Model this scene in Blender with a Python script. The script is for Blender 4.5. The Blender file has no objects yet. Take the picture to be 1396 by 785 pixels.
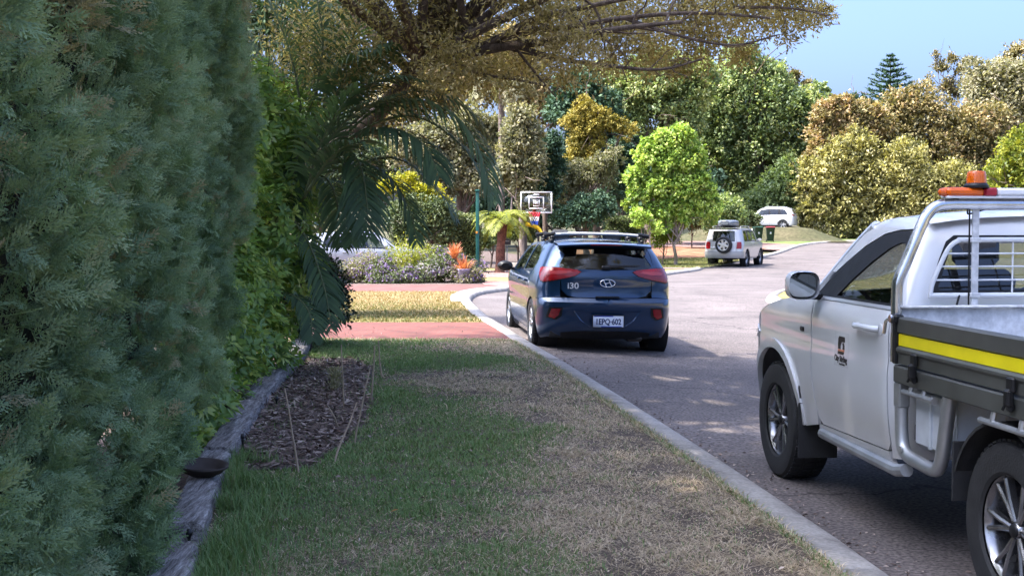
import bpy, math, random
import numpy as np
from mathutils import Vector, Matrix
from mathutils.geometry import delaunay_2d_cdt

R = math.radians
rng = np.random.default_rng(7)
random.seed(7)
scene = bpy.context.scene
COL = scene.collection

# ------------------------------------------------------------------ camera
cam_d = bpy.data.cameras.new('camera')
cam_d.sensor_width = 36.0
cam_d.lens = 1700.0 / 1396.0 * 36.0
cam_d.clip_start = 0.05
cam_d.clip_end = 2000
cam = bpy.data.objects.new('camera', cam_d)
COL.objects.link(cam)
cam.location = (0, 0, 1.70)
cam.rotation_euler = (math.pi / 2 - 0.05, 0, 0)
scene.camera = cam

# ------------------------------------------------------------------ light
SUN = Vector((-0.50, -0.06, 0.80)).normalized()          # direction towards the sun
world = bpy.data.worlds.new('World')
scene.world = world
world.use_nodes = True
wn = world.node_tree
sky = wn.nodes.new('ShaderNodeTexSky')
sky.sky_type = 'NISHITA'
sky.sun_disc = False
sky.sun_elevation = math.asin(SUN.z)
sky.sun_rotation = math.atan2(SUN.x, SUN.y)
sky.air_density = 0.5
sky.dust_density = 7.0
sky.ozone_density = 10.0
bg = wn.nodes['Background']
bg.inputs['Strength'].default_value = 0.15
wn.links.new(sky.outputs[0], bg.inputs['Color'])
sd = bpy.data.lights.new('sun', 'SUN')
sd.energy = 2.0
sd.angle = R(0.55)
sd.color = (1.0, 0.93, 0.82)
sun = bpy.data.objects.new('sun', sd)
COL.objects.link(sun)
sun.rotation_euler = SUN.to_track_quat('Z', 'Y').to_euler()

scene.view_settings.view_transform = 'Standard'
scene.view_settings.look = 'None'
scene.view_settings.exposure = 2.38
scene.view_settings.gamma = 1.0
cy = scene.cycles
cy.max_bounces = 7
cy.diffuse_bounces = 5
cy.glossy_bounces = 3
cy.transmission_bounces = 3
cy.transparent_max_bounces = 12
cy.use_denoising = True
cy.sample_clamp_indirect = 6
cy.caustics_reflective = False
cy.caustics_refractive = False

# ------------------------------------------------------------------ helpers: objects
def tag(o, label=None, cat=None, group=None, kind=None):
    if label: o['label'] = label
    if cat: o['category'] = cat
    if group: o['group'] = group
    if kind: o['kind'] = kind
    return o

def empty(name, loc=(0, 0, 0), rz=0, label=None, cat=None, group=None):
    o = bpy.data.objects.new(name, None)
    COL.objects.link(o)
    o.empty_display_size = 0.2
    o.location = loc
    o.rotation_euler = (0, 0, rz)
    return tag(o, label, cat, group)

def np_mesh(name, V, faces, mat, parent=None, smooth=False, tint=None):
    """faces: list of int arrays, each (M,k). tint: per-face float over the concatenated faces."""
    me = bpy.data.meshes.new(name)
    V = np.asarray(V, np.float32)
    fs = [np.asarray(f, np.int32) for f in faces if len(f)]
    me.vertices.add(len(V))
    me.vertices.foreach_set('co', V.ravel())
    loops = np.concatenate([f.ravel() for f in fs])
    sizes = np.concatenate([np.full(len(f), f.shape[1], np.int32) for f in fs])
    starts = np.concatenate([[0], np.cumsum(sizes)[:-1]]).astype(np.int32)
    me.loops.add(len(loops))
    me.loops.foreach_set('vertex_index', loops)
    me.polygons.add(len(sizes))
    me.polygons.foreach_set('loop_start', starts)
    me.polygons.foreach_set('loop_total', sizes)
    if smooth:
        me.polygons.foreach_set('use_smooth', np.ones(len(sizes), bool))
    me.update(calc_edges=True)
    if tint is not None:
        a = me.attributes.new('tint', 'FLOAT', 'FACE')
        a.data.foreach_set('value', np.asarray(tint, np.float32))
    if mat: me.materials.append(mat)
    o = bpy.data.objects.new(name, me)
    COL.objects.link(o)
    if parent: o.parent = parent
    return o

class MB:
    """collects primitives and links them as one mesh object"""
    def __init__(s): s.v = []; s.f = {}; s.n = 0; s.M = None
    def add(s, V, F):
        V = np.asarray(V, float).reshape(-1, 3)
        if s.M is not None: V = V @ s.M[:3, :3].T + s.M[:3, 3]
        s.v.append(V)
        for f in F:
            f = np.asarray(f, int)
            if f.ndim == 1: f = f[None]
            s.f.setdefault(f.shape[1], []).append(f + s.n)
        s.n += len(V)
        return s
    def box(s, c, d, rz=0, bevel=0.0, rot=None):
        x, y, z = (q / 2 for q in d)
        if bevel > 0:
            b = min(bevel, x * .9, y * .9, z * .9)
            pts = []
            for sx in (-1, 1):
                for sy in (-1, 1):
                    for sz in (-1, 1):
                        pts += [(sx * x, sy * (y - b), sz * (z - b)), (sx * (x - b), sy * y, sz * (z - b)), (sx * (x - b), sy * (y - b), sz * z)]
            P = np.array(pts)
            def i(sx, sy, sz, k): return ((sx > 0) * 4 + (sy > 0) * 2 + (sz > 0)) * 3 + k
            F = []
            for q in (-1, 1):
                F.append([i(q, -1, -1, 0), i(q, 1, -1, 0), i(q, 1, 1, 0), i(q, -1, 1, 0)])
                F.append([i(-1, q, -1, 1), i(1, q, -1, 1), i(1, q, 1, 1), i(-1, q, 1, 1)])
                F.append([i(-1, -1, q, 2), i(1, -1, q, 2), i(1, 1, q, 2), i(-1, 1, q, 2)])
            for a in (-1, 1):
                for b2 in (-1, 1):
                    F.append([i(a, b2, -1, 0), i(a, b2, 1, 0), i(a, b2, 1, 1), i(a, b2, -1, 1)])
                    F.append([i(a, -1, b2, 0), i(a, 1, b2, 0), i(a, 1, b2, 2), i(a, -1, b2, 2)])
                    F.append([i(-1, a, b2, 1), i(1, a, b2, 1), i(1, a, b2, 2), i(-1, a, b2, 2)])
            T = [[i(a, b2, c2, 0), i(a, b2, c2, 1), i(a, b2, c2, 2)] for a in (-1, 1) for b2 in (-1, 1) for c2 in (-1, 1)]
            FF = [np.array(F), np.array(T)]
        else:
            P = np.array([(sx * x, sy * y, sz * z) for sx in (-1, 1) for sy in (-1, 1) for sz in (-1, 1)])
            FF = [np.array([(0, 1, 3, 2), (4, 6, 7, 5), (0, 4, 5, 1), (2, 3, 7, 6), (0, 2, 6, 4), (1, 5, 7, 3)])]
        if rot is not None:
            P = P @ np.array(Matrix(rot).to_3x3()).T
        if rz:
            c_, s_ = math.cos(rz), math.sin(rz)
            P = np.stack([P[:, 0] * c_ - P[:, 1] * s_, P[:, 0] * s_ + P[:, 1] * c_, P[:, 2]], 1)
        return s.add(P + np.array(c), FF)
    def tube(s, path, rad, n=8, cap=True, flat=1.0):
        P = np.asarray(path, float); m = len(P)
        rad = np.full(m, rad, float) if np.isscalar(rad) else np.asarray(rad, float)
        T = np.gradient(P, axis=0); T /= np.linalg.norm(T, axis=1)[:, None] + 1e-12
        up = np.array([0, 0, 1.]) if abs(T[0, 2]) < .9 else np.array([1., 0, 0])
        a = np.cross(T[0], up); a /= np.linalg.norm(a)
        V = []
        ang = np.arange(n) * 2 * math.pi / n
        for i in range(m):
            a = a - T[i] * (a @ T[i]); a /= np.linalg.norm(a)
            b = np.cross(T[i], a)
            V.append(P[i] + rad[i] * (np.cos(ang)[:, None] * a + np.sin(ang)[:, None] * b * flat))
        V = np.concatenate(V)
        F = []
        k = np.arange(n); k2 = (k + 1) % n
        for i in range(m - 1):
            F.append(np.stack([i * n + k, i * n + k2, (i + 1) * n + k2, (i + 1) * n + k], 1))
        s.add(V, F)
        if cap:
            s.add(V[:n][::-1], [np.arange(n)]); s.add(V[-n:], [np.arange(n)])
        return s
    def lathe(s, prof, n=24, axis='z', c=(0, 0, 0)):
        """prof: list of (radius, height)"""
        pr = np.array(prof, float); m = len(pr)
        ang = np.arange(n) * 2 * math.pi / n
        X = pr[:, 0][:, None] * np.cos(ang); Y = pr[:, 0][:, None] * np.sin(ang); Z = np.repeat(pr[:, 1][:, None], n, 1)
        if axis == 'z': V = np.stack([X, Y, Z], 2)
        elif axis == 'y': V = np.stack([X, Z, Y], 2)
        else: V = np.stack([Z, X, Y], 2)
        k = np.arange(n); k2 = (k + 1) % n
        F = [np.stack([i * n + k, i * n + k2, (i + 1) * n + k2, (i + 1) * n + k], 1) for i in range(m - 1)]
        return s.add(V.reshape(-1, 3) + np.array(c), F)
    def grid(s, G):
        G = np.asarray(G, float); a, b = G.shape[:2]
        i, j = np.meshgrid(np.arange(a - 1), np.arange(b - 1), indexing='ij')
        q = (i * b + j).ravel()
        return s.add(G.reshape(-1, 3), [np.stack([q, q + 1, q + b + 1, q + b], 1)])
    def prism(s, poly, z0, z1, axis='z'):
        """extrude a 2D polygon (convex or simple) along an axis"""
        n = len(poly); P = np.array(poly, float)
        def mk(z):
            if axis == 'z': return np.stack([P[:, 0], P[:, 1], np.full(n, z)], 1)
            if axis == 'y': return np.stack([P[:, 0], np.full(n, z), P[:, 1]], 1)
            return np.stack([np.full(n, z), P[:, 0], P[:, 1]], 1)
        k = np.arange(n); k2 = (k + 1) % n
        s.add(np.concatenate([mk(z0), mk(z1)]), [np.stack([k, k2, k2 + n, k + n], 1)])
        s.add(mk(z0), [k[::-1]]); s.add(mk(z1), [k])
        return s
    def build(s, name, mat, parent=None, smooth=False):
        V = np.concatenate(s.v)
        faces = [np.concatenate(x) for x in s.f.values()]
        o = np_mesh(name, V, faces, mat, parent, smooth)
        if smooth == 'auto':
            me = o.data
            me.polygons.foreach_set('use_smooth', np.ones(len(me.polygons), bool))
            me.set_sharp_from_angle(angle=R(35)) if hasattr(me, 'set_sharp_from_angle') else None
        return o

def interp_curve(pts):
    """monotone cubic through (x,y) points"""
    X = np.array([p[0] for p in pts], float); Y = np.array([p[1] for p in pts], float)
    h = np.diff(X); d = np.diff(Y) / h
    m = np.zeros(len(X)); m[0] = d[0]; m[-1] = d[-1]
    for i in range(1, len(X) - 1):
        if d[i - 1] * d[i] > 0:
            w1 = 2 * h[i] + h[i - 1]; w2 = h[i] + 2 * h[i - 1]
            m[i] = (w1 + w2) / (w1 / d[i - 1] + w2 / d[i])
    def f(x):
        x = np.clip(np.asarray(x, float), X[0], X[-1])
        i = np.clip(np.searchsorted(X, x) - 1, 0, len(X) - 2)
        t = (x - X[i]) / h[i]
        return ((1 + 2 * t) * (1 - t) ** 2 * Y[i] + t * (1 - t) ** 2 * h[i] * m[i] + t * t * (3 - 2 * t) * Y[i + 1] + t * t * (t - 1) * h[i] * m[i + 1])
    return f

def spline(pts, n):
    """Catmull-Rom through 3D/2D points, n samples per span"""
    P = np.array(pts, float); Q = np.vstack([2 * P[0] - P[1], P, 2 * P[-1] - P[-2]])
    out = []
    for i in range(1, len(Q) - 2):
        for t in np.arange(n) / n:
            out.append(.5 * ((2 * Q[i]) + (-Q[i - 1] + Q[i + 1]) * t + (2 * Q[i - 1] - 5 * Q[i] + 4 * Q[i + 1] - Q[i + 2]) * t * t + (-Q[i - 1] + 3 * Q[i] - 3 * Q[i + 1] + Q[i + 2]) * t ** 3))
    out.append(P[-1]); return np.array(out)

def vnoise(x, y, scale=1.0, seed=0):
    x = np.asarray(x) / scale + 1000.3; y = np.asarray(y) / scale + 1000.7
    xi = np.floor(x).astype(np.int64); yi = np.floor(y).astype(np.int64)
    fx = x - xi; fy = y - yi; fx = fx * fx * (3 - 2 * fx); fy = fy * fy * (3 - 2 * fy)
    def h(a, b):
        n = (a * 374761393 + b * 668265263 + seed * 974711) & 0x7fffffff
        n = ((n ^ (n >> 13)) * 1274126177) & 0x7fffffff
        n = (n ^ (n >> 16)) & 0xffffff
        return n / 0xffffff
    return (h(xi, yi) * (1 - fx) + h(xi + 1, yi) * fx) * (1 - fy) + (h(xi, yi + 1) * (1 - fx) + h(xi + 1, yi + 1) * fx) * fy

def in_poly(px, py, poly):
    P = np.asarray(poly, float); inside = np.zeros(len(px), bool)
    j = len(P) - 1
    for i in range(len(P)):
        a, b = P[i], P[j]
        c = ((a[1] > py) != (b[1] > py)) & (px < (b[0] - a[0]) * (py - a[1]) / (b[1] - a[1] + 1e-12) + a[0])
        inside ^= c; j = i
    return inside

# ------------------------------------------------------------------ materials
def mat_new(name):
    m = bpy.data.materials.new(name); m.use_nodes = True
    nt = m.node_tree; b = nt.nodes['Principled BSDF']
    return m, nt, b

def M_plain(name, col, rough=.5, metal=0., coat=0., spec=.5, noise=0., nscale=8., bump=0., bscale=60.):
    m, nt, b = mat_new(name)
    b.inputs['Base Color'].default_value = (*col, 1)
    b.inputs['Roughness'].default_value = rough
    b.inputs['Metallic'].default_value = metal
    b.inputs['Specular IOR Level'].default_value = spec
    if coat:
        b.inputs['Coat Weight'].default_value = coat
        b.inputs['Coat Roughness'].default_value = .03
    tc = nt.nodes.new('ShaderNodeTexCoord')
    if noise:
        n = nt.nodes.new('ShaderNodeTexNoise'); n.inputs['Scale'].default_value = nscale; n.inputs['Detail'].default_value = 6
        nt.links.new(tc.outputs['Object'], n.inputs['Vector'])
        r = nt.nodes.new('ShaderNodeMapRange')
        r.inputs['From Min'].default_value = .3; r.inputs['From Max'].default_value = .7
        r.inputs['To Min'].default_value = 1 - noise; r.inputs['To Max'].default_value = 1 + noise
        nt.links.new(n.outputs['Fac'], r.inputs['Value'])
        mx = nt.nodes.new('ShaderNodeVectorMath'); mx.operation = 'SCALE'
        mx.inputs[0].default_value = col
        nt.links.new(r.outputs[0], mx.inputs['Scale'])
        nt.links.new(mx.outputs[0], b.inputs['Base Color'])
        r2 = nt.nodes.new('ShaderNodeMapRange')
        r2.inputs['To Min'].default_value = max(0, rough - .12); r2.inputs['To Max'].default_value = min(1, rough + .12)
        nt.links.new(n.outputs['Fac'], r2.inputs['Value'])
        nt.links.new(r2.outputs[0], b.inputs['Roughness'])
    if bump:
        n2 = nt.nodes.new('ShaderNodeTexNoise'); n2.inputs['Scale'].default_value = bscale; n2.inputs['Detail'].default_value = 4
        nt.links.new(tc.outputs['Object'], n2.inputs['Vector'])
        bp = nt.nodes.new('ShaderNodeBump'); bp.inputs['Strength'].default_value = bump; bp.inputs['Distance'].default_value = .02
        nt.links.new(n2.outputs['Fac'], bp.inputs['Height'])
        nt.links.new(bp.outputs[0], b.inputs['Normal'])
    return m

def M_leaf(name, cols, trans=.35, rough=.5, spec=.3):
    """leaf colour varies leaf by leaf through the face attribute 'tint'"""
    m, nt, b = mat_new(name)
    at = nt.nodes.new('ShaderNodeAttribute'); at.attribute_name = 'tint'
    cr = nt.nodes.new('ShaderNodeValToRGB')
    el = cr.color_ramp.elements
    el[0].position = 0; el[0].color = (*cols[0], 1)
    el[1].position = 1; el[1].color = (*cols[-1], 1)
    for i, c in enumerate(cols[1:-1]):
        e = el.new((i + 1) / (len(cols) - 1)); e.color = (*c, 1)
    nt.links.new(at.outputs['Fac'], cr.inputs['Fac'])
    nt.links.new(cr.outputs[0], b.inputs['Base Color'])
    b.inputs['Roughness'].default_value = rough
    b.inputs['Specular IOR Level'].default_value = spec
    if trans > 0:
        t = nt.nodes.new('ShaderNodeBsdfTranslucent')
        g = nt.nodes.new('ShaderNodeMix'); g.data_type = 'RGBA'; g.blend_type = 'MULTIPLY'; g.inputs[0].default_value = 1
        nt.links.new(cr.outputs[0], g.inputs[6]); g.inputs[7].default_value = (1.0, 1.05, .55, 1)
        nt.links.new(g.outputs[2], t.inputs['Color'])
        mx = nt.nodes.new('ShaderNodeMixShader'); mx.inputs[0].default_value = trans
        nt.links.new(b.outputs[0], mx.inputs[1]); nt.links.new(t.outputs[0], mx.inputs[2])
        nt.links.new(mx.outputs[0], nt.nodes['Material Output'].inputs['Surface'])
    return m

def M_ramp(name, stops, scale=3., detail=8, rough=.9, bump=.3, bscale=None, second=None, coords='Object', stretch=(1, 1, 1), spec=.3):
    """noise driven colour ramp, optional second fine speckle (scale, strength)"""
    m, nt, b = mat_new(name)
    tc = nt.nodes.new('ShaderNodeTexCoord')
    mp = nt.nodes.new('ShaderNodeMapping'); mp.inputs['Scale'].default_value = stretch
    nt.links.new(tc.outputs[coords], mp.inputs['Vector'])
    n = nt.nodes.new('ShaderNodeTexNoise'); n.inputs['Scale'].default_value = scale; n.inputs['Detail'].default_value = detail
    n.inputs['Roughness'].default_value = .62
    nt.links.new(mp.outputs[0], n.inputs['Vector'])
    cr = nt.nodes.new('ShaderNodeValToRGB'); el = cr.color_ramp.elements
    el[0].position = stops[0][0]; el[0].color = (*stops[0][1], 1)
    el[1].position = stops[-1][0]; el[1].color = (*stops[-1][1], 1)
    for p, c in stops[1:-1]:
        e = el.new(p); e.color = (*c, 1)
    nt.links.new(n.outputs['Fac'], cr.inputs['Fac'])
    out = cr.outputs[0]
    n2 = nt.nodes.new('ShaderNodeTexNoise'); n2.inputs['Scale'].default_value = (second[0] if second else (bscale or scale * 12)); n2.inputs['Detail'].default_value = 3
    nt.links.new(mp.outputs[0], n2.inputs['Vector'])
    if second:
        r = nt.nodes.new('ShaderNodeMapRange'); r.inputs['From Min'].default_value = .25; r.inputs['From Max'].default_value = .75
        r.inputs['To Min'].default_value = 1 - second[1]; r.inputs['To Max'].default_value = 1 + second[1]
        nt.links.new(n2.outputs['Fac'], r.inputs['Value'])
        mx = nt.nodes.new('ShaderNodeVectorMath'); mx.operation = 'SCALE'
        nt.links.new(out, mx.inputs[0]); nt.links.new(r.outputs[0], mx.inputs['Scale'])
        out = mx.outputs[0]
    nt.links.new(out, b.inputs['Base Color'])
    b.inputs['Roughness'].default_value = rough
    b.inputs['Specular IOR Level'].default_value = spec
    if bump:
        bp = nt.nodes.new('ShaderNodeBump'); bp.inputs['Strength'].default_value = bump; bp.inputs['Distance'].default_value = .01
        nt.links.new(n2.outputs['Fac'], bp.inputs['Height'])
        nt.links.new(bp.outputs[0], b.inputs['Normal'])
    return m

def M_glass(name, tint, refl=1.0):
    m, nt, b = mat_new(name)
    nt.nodes.remove(b)
    tr = nt.nodes.new('ShaderNodeBsdfTransparent'); tr.inputs['Color'].default_value = (*tint, 1)
    gl = nt.nodes.new('ShaderNodeBsdfGlossy'); gl.inputs['Roughness'].default_value = .01
    gl.inputs['Color'].default_value = (.95, .97, 1, 1)
    fr = nt.nodes.new('ShaderNodeLayerWeight'); fr.inputs['Blend'].default_value = .5
    pw = nt.nodes.new('ShaderNodeMath'); pw.operation = 'POWER'; pw.inputs[1].default_value = 4.0; nt.links.new(fr.outputs['Facing'], pw.inputs[0])
    ml = nt.nodes.new('ShaderNodeMath'); ml.operation = 'MULTIPLY_ADD'; ml.inputs[1].default_value = .9; ml.inputs[2].default_value = .055 * refl; ml.use_clamp = True
    nt.links.new(pw.outputs[0], ml.inputs[0])
    mx = nt.nodes.new('ShaderNodeMixShader')
    nt.links.new(ml.outputs[0], mx.inputs[0]); nt.links.new(tr.outputs[0], mx.inputs[1]); nt.links.new(gl.outputs[0], mx.inputs[2])
    nt.links.new(mx.outputs[0], nt.nodes['Material Output'].inputs['Surface'])
    return m

def M_lens(name, col, trans=.0):
    m, nt, b = mat_new(name)
    b.inputs['Base Color'].default_value = (*col, 1)
    b.inputs['Roughness'].default_value = .22
    b.inputs['Coat Weight'].default_value = .45
    b.inputs['Coat Roughness'].default_value = .02
    tc = nt.nodes.new('ShaderNodeTexCoord')
    w = nt.nodes.new('ShaderNodeTexWave'); w.inputs['Scale'].default_value = 40; w.wave_type = 'BANDS'; w.bands_direction = 'Z'
    nt.links.new(tc.outputs['Object'], w.inputs['Vector'])
    bp = nt.nodes.new('ShaderNodeBump'); bp.inputs['Strength'].default_value = .15; bp.inputs['Distance'].default_value = .004
    nt.links.new(w.outputs['Fac'], bp.inputs['Height']); nt.links.new(bp.outputs[0], b.inputs['Normal'])
    if trans:
        b.inputs['Transmission Weight'].default_value = trans
    return m

# ------------------------------------------------------------------ terrain
_T = interp_curve([(-60, 0), (8, 0), (12, .05), (16, .11), (21, .12), (27, .06), (34, .0), (45, -.12), (58, -.22), (66, -.13), (75, .08), (86, .38), (96, .6), (112, 1.0), (160, 3.0), (260, 5.0)])
def T(x, y):
    x = np.asarray(x, float); y = np.asarray(y, float)
    w = np.clip((y - 8.5) / 6, 0, 1); w = w * w * (3 - 2 * w)
    w2 = 1 - np.clip((y - 21) / 11, 0, 1); w2 = w2 * w2 * (3 - 2 * w2)
    xx = np.clip(x - 1.1, -1.3, 2.6)
    return _T(y) - .058 * xx * w * w2
# ================================================================== GROUND
H = .10                                       # kerb height: verges lie this much above the road
KL = spline([(3.9, -30), (2.8, -8), (2.28, 0), (1.80, 5.6), (1.66, 7.0), (1.44, 8.86), (1.08, 11.26), (.71, 13.3), (.32, 15.3), (.05, 17.0), (-.26, 19.0), (-.54, 21.5), (-.80, 25.0),
             (-.84, 28.0), (-.60, 30.4), (.15, 32.4), (1.7, 35.2), (3.7, 39.8), (5.8, 46.0), (7.8, 52.0), (9.1, 57.2), (13.5, 68), (15.6, 73), (20.3, 85.5), (25.5, 92.0), (36, 97), (70, 101)], 6)
KR = spline([(11.6, -30), (10.4, -8), (9.7, 0), (9.1, 6.0), (8.2, 12), (7.1, 18.5), (6.1, 23.5), (5.62, 26.4), (5.95, 29.0),
             (7.6, 33), (10.4, 38.0), (13.0, 44), (15.6, 51), (18, 58.4), (22.6, 69), (25.4, 75), (31, 83), (40, 88), (70, 91)], 6)

def offset(C, d):
    Tn = np.gradient(C, axis=0); Tn /= np.linalg.norm(Tn, axis=1)[:, None]
    N = np.stack([-Tn[:, 1], Tn[:, 0]], 1)           # left of travel
    return C + N * d

def resample(C, n):
    s = np.concatenate([[0], np.cumsum(np.linalg.norm(np.diff(C, axis=0), axis=1))])
    t = np.linspace(0, s[-1], n)
    return np.stack([np.interp(t, s, C[:, 0]), np.interp(t, s, C[:, 1])], 1)

def strip(name, A, B, n, m, mat, dz, thick=0, parent=None, kind='structure'):
    A = resample(np.asarray(A, float), n); B = resample(np.asarray(B, float), n)
    t = np.linspace(0, 1, m)[None, :, None]
    G = A[:, None] * (1 - t) + B[:, None] * t
    Z = T(G[..., 0], G[..., 1]) + dz
    o = MB().grid(np.dstack([G, Z])).build(name, mat, parent, True)
    if kind: o['kind'] = kind
    return o

def region(name, poly, mat, dz, step=.8, fz=None):
    """flat sheet of any outline following the terrain"""
    P = np.array(poly, float); E = []
    pts = []
    for i in range(len(P)):
        a, b = P[i], P[(i + 1) % len(P)]; k = max(1, int(np.linalg.norm(b - a) / step))
        for t in range(k): pts.append(a + (b - a) * t / k)
    n = len(pts)
    lo, hi = P.min(0), P.max(0)
    gx, gy = np.meshgrid(np.arange(lo[0] + step / 2, hi[0], step), np.arange(lo[1] + step / 2, hi[1], step))
    g = np.stack([gx.ravel(), gy.ravel()], 1); g = g[in_poly(g[:, 0], g[:, 1], P)]
    allp = [Vector(p) for p in pts] + [Vector(p) for p in g]
    vs, es, fs, *_ = delaunay_2d_cdt(allp, [(i, (i + 1) % n) for i in range(n)], [], 0, 1e-5)
    V = np.array([tuple(v) for v in vs]); F = np.array([f for f in fs if len(f) == 3])
    c = V[F].mean(1); F = F[in_poly(c[:, 0], c[:, 1], P)]
    Z = T(V[:, 0], V[:, 1]) + dz
    o = np_mesh(name, np.column_stack([V, Z]), [F], mat, None, True); o['kind'] = 'structure'
    return o

m_asphalt = M_ramp('asphalt', [(.30, (.094, .080, .075)), (.47, (.129, .109, .102)), (.55, (.144, .121, .113)), (.72, (.18, .153, .143))], scale=.55, detail=12, rough=.88, bump=.8, second=(42, .75), spec=.25)
def add_cracks(m):
    nt = m.node_tree; b = nt.nodes['Principled BSDF']; src = b.inputs['Base Color'].links[0].from_socket
    tc = nt.nodes.new('ShaderNodeTexCoord'); ns = nt.nodes.new('ShaderNodeTexNoise'); ns.inputs['Scale'].default_value = 1.4; ns.inputs['Detail'].default_value = 8
    nt.links.new(tc.outputs['Object'], ns.inputs['Vector'])
    ad = nt.nodes.new('ShaderNodeMix'); ad.data_type = 'RGBA'; ad.blend_type = 'LINEAR_LIGHT'; ad.inputs[0].default_value = .55
    nt.links.new(tc.outputs['Object'], ad.inputs[6]); nt.links.new(ns.outputs['Color'], ad.inputs[7])
    vo = nt.nodes.new('ShaderNodeTexVoronoi'); vo.feature = 'DISTANCE_TO_EDGE'; vo.inputs['Scale'].default_value = .22; nt.links.new(ad.outputs[2], vo.inputs['Vector'])
    mr = nt.nodes.new('ShaderNodeMapRange'); mr.inputs['From Min'].default_value = .0012; mr.inputs['From Max'].default_value = .0055; mr.inputs['To Min'].default_value = .45; mr.inputs['To Max'].default_value = 1; nt.links.new(vo.outputs['Distance'], mr.inputs['Value'])
    n3 = nt.nodes.new('ShaderNodeTexNoise'); n3.inputs['Scale'].default_value = .9; n3.inputs['Detail'].default_value = 5; nt.links.new(tc.outputs['Object'], n3.inputs['Vector'])
    m3 = nt.nodes.new('ShaderNodeMapRange'); m3.inputs['From Min'].default_value = .60; m3.inputs['From Max'].default_value = .70; m3.inputs['To Min'].default_value = 1; m3.inputs['To Max'].default_value = .74; nt.links.new(n3.outputs['Fac'], m3.inputs['Value'])
    mu = nt.nodes.new('ShaderNodeMath'); mu.operation = 'MULTIPLY'; nt.links.new(mr.outputs[0], mu.inputs[0]); nt.links.new(m3.outputs[0], mu.inputs[1])
    sc = nt.nodes.new('ShaderNodeVectorMath'); sc.operation = 'SCALE'; nt.links.new(src, sc.inputs[0]); nt.links.new(mu.outputs[0], sc.inputs['Scale']); nt.links.new(sc.outputs[0], b.inputs['Base Color'])
add_cracks(m_asphalt)
# darker tyre scuffs and seams are handled by a fine second texture in the same material
m_concrete = M_ramp('kerb_concrete', [(.30, (.16, .143, .128)), (.45, (.27, .248, .228)), (.7, (.36, .335, .31))], scale=3.2, detail=10, rough=.9, bump=.4, second=(50, .25))
m_soil = M_ramp('verge_soil', [(.3, (.055, .042, .03)), (.55, (.11, .082, .062)), (.75, (.17, .13, .10))], scale=1.6, rough=1, bump=.6, second=(70, .5))
m_drygrass = M_ramp('dry_grass_ground', [(.30, (.14, .14, .045)), (.5, (.23, .185, .07)), (.7, (.33, .235, .115))], scale=.55, rough=1, bump=.6, second=(45, .45), stretch=(.6, 1.4, 1))
m_greengrass = M_ramp('green_grass_ground', [(.3, (.07, .11, .03)), (.5, (.12, .17, .045)), (.7, (.22, .26, .08))], scale=.9, rough=1, bump=.6, second=(40, .45))
m_mulch = M_ramp('mulch_ground', [(.3, (.10, .045, .022)), (.55, (.28, .13, .065)), (.75, (.42, .22, .12))], scale=1.3, rough=1, bump=.7, second=(35, .4))
m_darkmulch = M_ramp('dark_mulch_ground', [(.3, (.07, .05, .04)), (.55, (.13, .095, .08)), (.75, (.20, .15, .13))], scale=6, rough=1, bump=.9, second=(70, .6))
m_scrub = M_ramp('scrub_ground', [(.3, (.04, .05, .02)), (.55, (.09, .08, .04)), (.75, (.17, .14, .08))], scale=.3, rough=1, bump=.3, second=(5, .4))

def M_brick(name, c1, c2, mortar, scale, rot=0.):
    m, nt, b = mat_new(name)
    tc = nt.nodes.new('ShaderNodeTexCoord'); mp = nt.nodes.new('ShaderNodeMapping'); mp.inputs['Rotation'].default_value = (0, 0, rot)
    nt.links.new(tc.outputs['Object'], mp.inputs['Vector'])
    br = nt.nodes.new('ShaderNodeTexBrick'); br.inputs['Scale'].default_value = scale
    br.inputs['Color1'].default_value = (*c1, 1); br.inputs['Color2'].default_value = (*c2, 1); br.inputs['Mortar'].default_value = (*mortar, 1)
    br.inputs['Mortar Size'].default_value = .018; br.inputs['Brick Width'].default_value = .5; br.inputs['Row Height'].default_value = .25
    nt.links.new(mp.outputs[0], br.inputs['Vector'])
    n = nt.nodes.new('ShaderNodeTexNoise'); n.inputs['Scale'].default_value = 1.7; n.inputs['Detail'].default_value = 8
    nt.links.new(mp.outputs[0], n.inputs['Vector'])
    r = nt.nodes.new('ShaderNodeMapRange'); r.inputs['From Min'].default_value = .3; r.inputs['From Max'].default_value = .7; r.inputs['To Min'].default_value = .72; r.inputs['To Max'].default_value = 1.25
    nt.links.new(n.outputs['Fac'], r.inputs['Value'])
    mx = nt.nodes.new('ShaderNodeVectorMath'); mx.operation = 'SCALE'
    nt.links.new(br.outputs['Color'], mx.inputs[0]); nt.links.new(r.outputs[0], mx.inputs['Scale'])
    nt.links.new(mx.outputs[0], b.inputs['Base Color'])
    b.inputs['Roughness'].default_value = .9
    bp = nt.nodes.new('ShaderNodeBump'); bp.inputs['Strength'].default_value = .4; bp.inputs['Distance'].default_value = .006; bp.invert = True
    nt.links.new(br.outputs['Fac'], bp.inputs['Height']); nt.links.new(bp.outputs[0], b.inputs['Normal'])
    return m
m_brick = M_brick('red_brick_paving', (.22, .068, .05), (.16, .05, .04), (.13, .08, .065), 2.3, .06)
m_pinkpave = M_brick('pink_paving', (.27, .155, .13), (.22, .125, .105), (.16, .115, .095), 2.3, .3)

# the wide ground sheet
xs = np.concatenate([np.linspace(-400, -60, 10), np.linspace(-50, 90, 71), np.linspace(110, 400, 8)])
ys = np.concatenate([np.linspace(-120, -34, 6), np.linspace(-30, 120, 76), np.linspace(135, 900, 14)])
GX, GY = np.meshgrid(xs, ys, indexing='ij')
o = MB().grid(np.dstack([GX, GY, T(GX, GY) - .06])).build('ground', m_scrub, None, True); o['kind'] = 'structure'

# road
strip('road', KL, KR, 260, 13, m_asphalt, 0)

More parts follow.
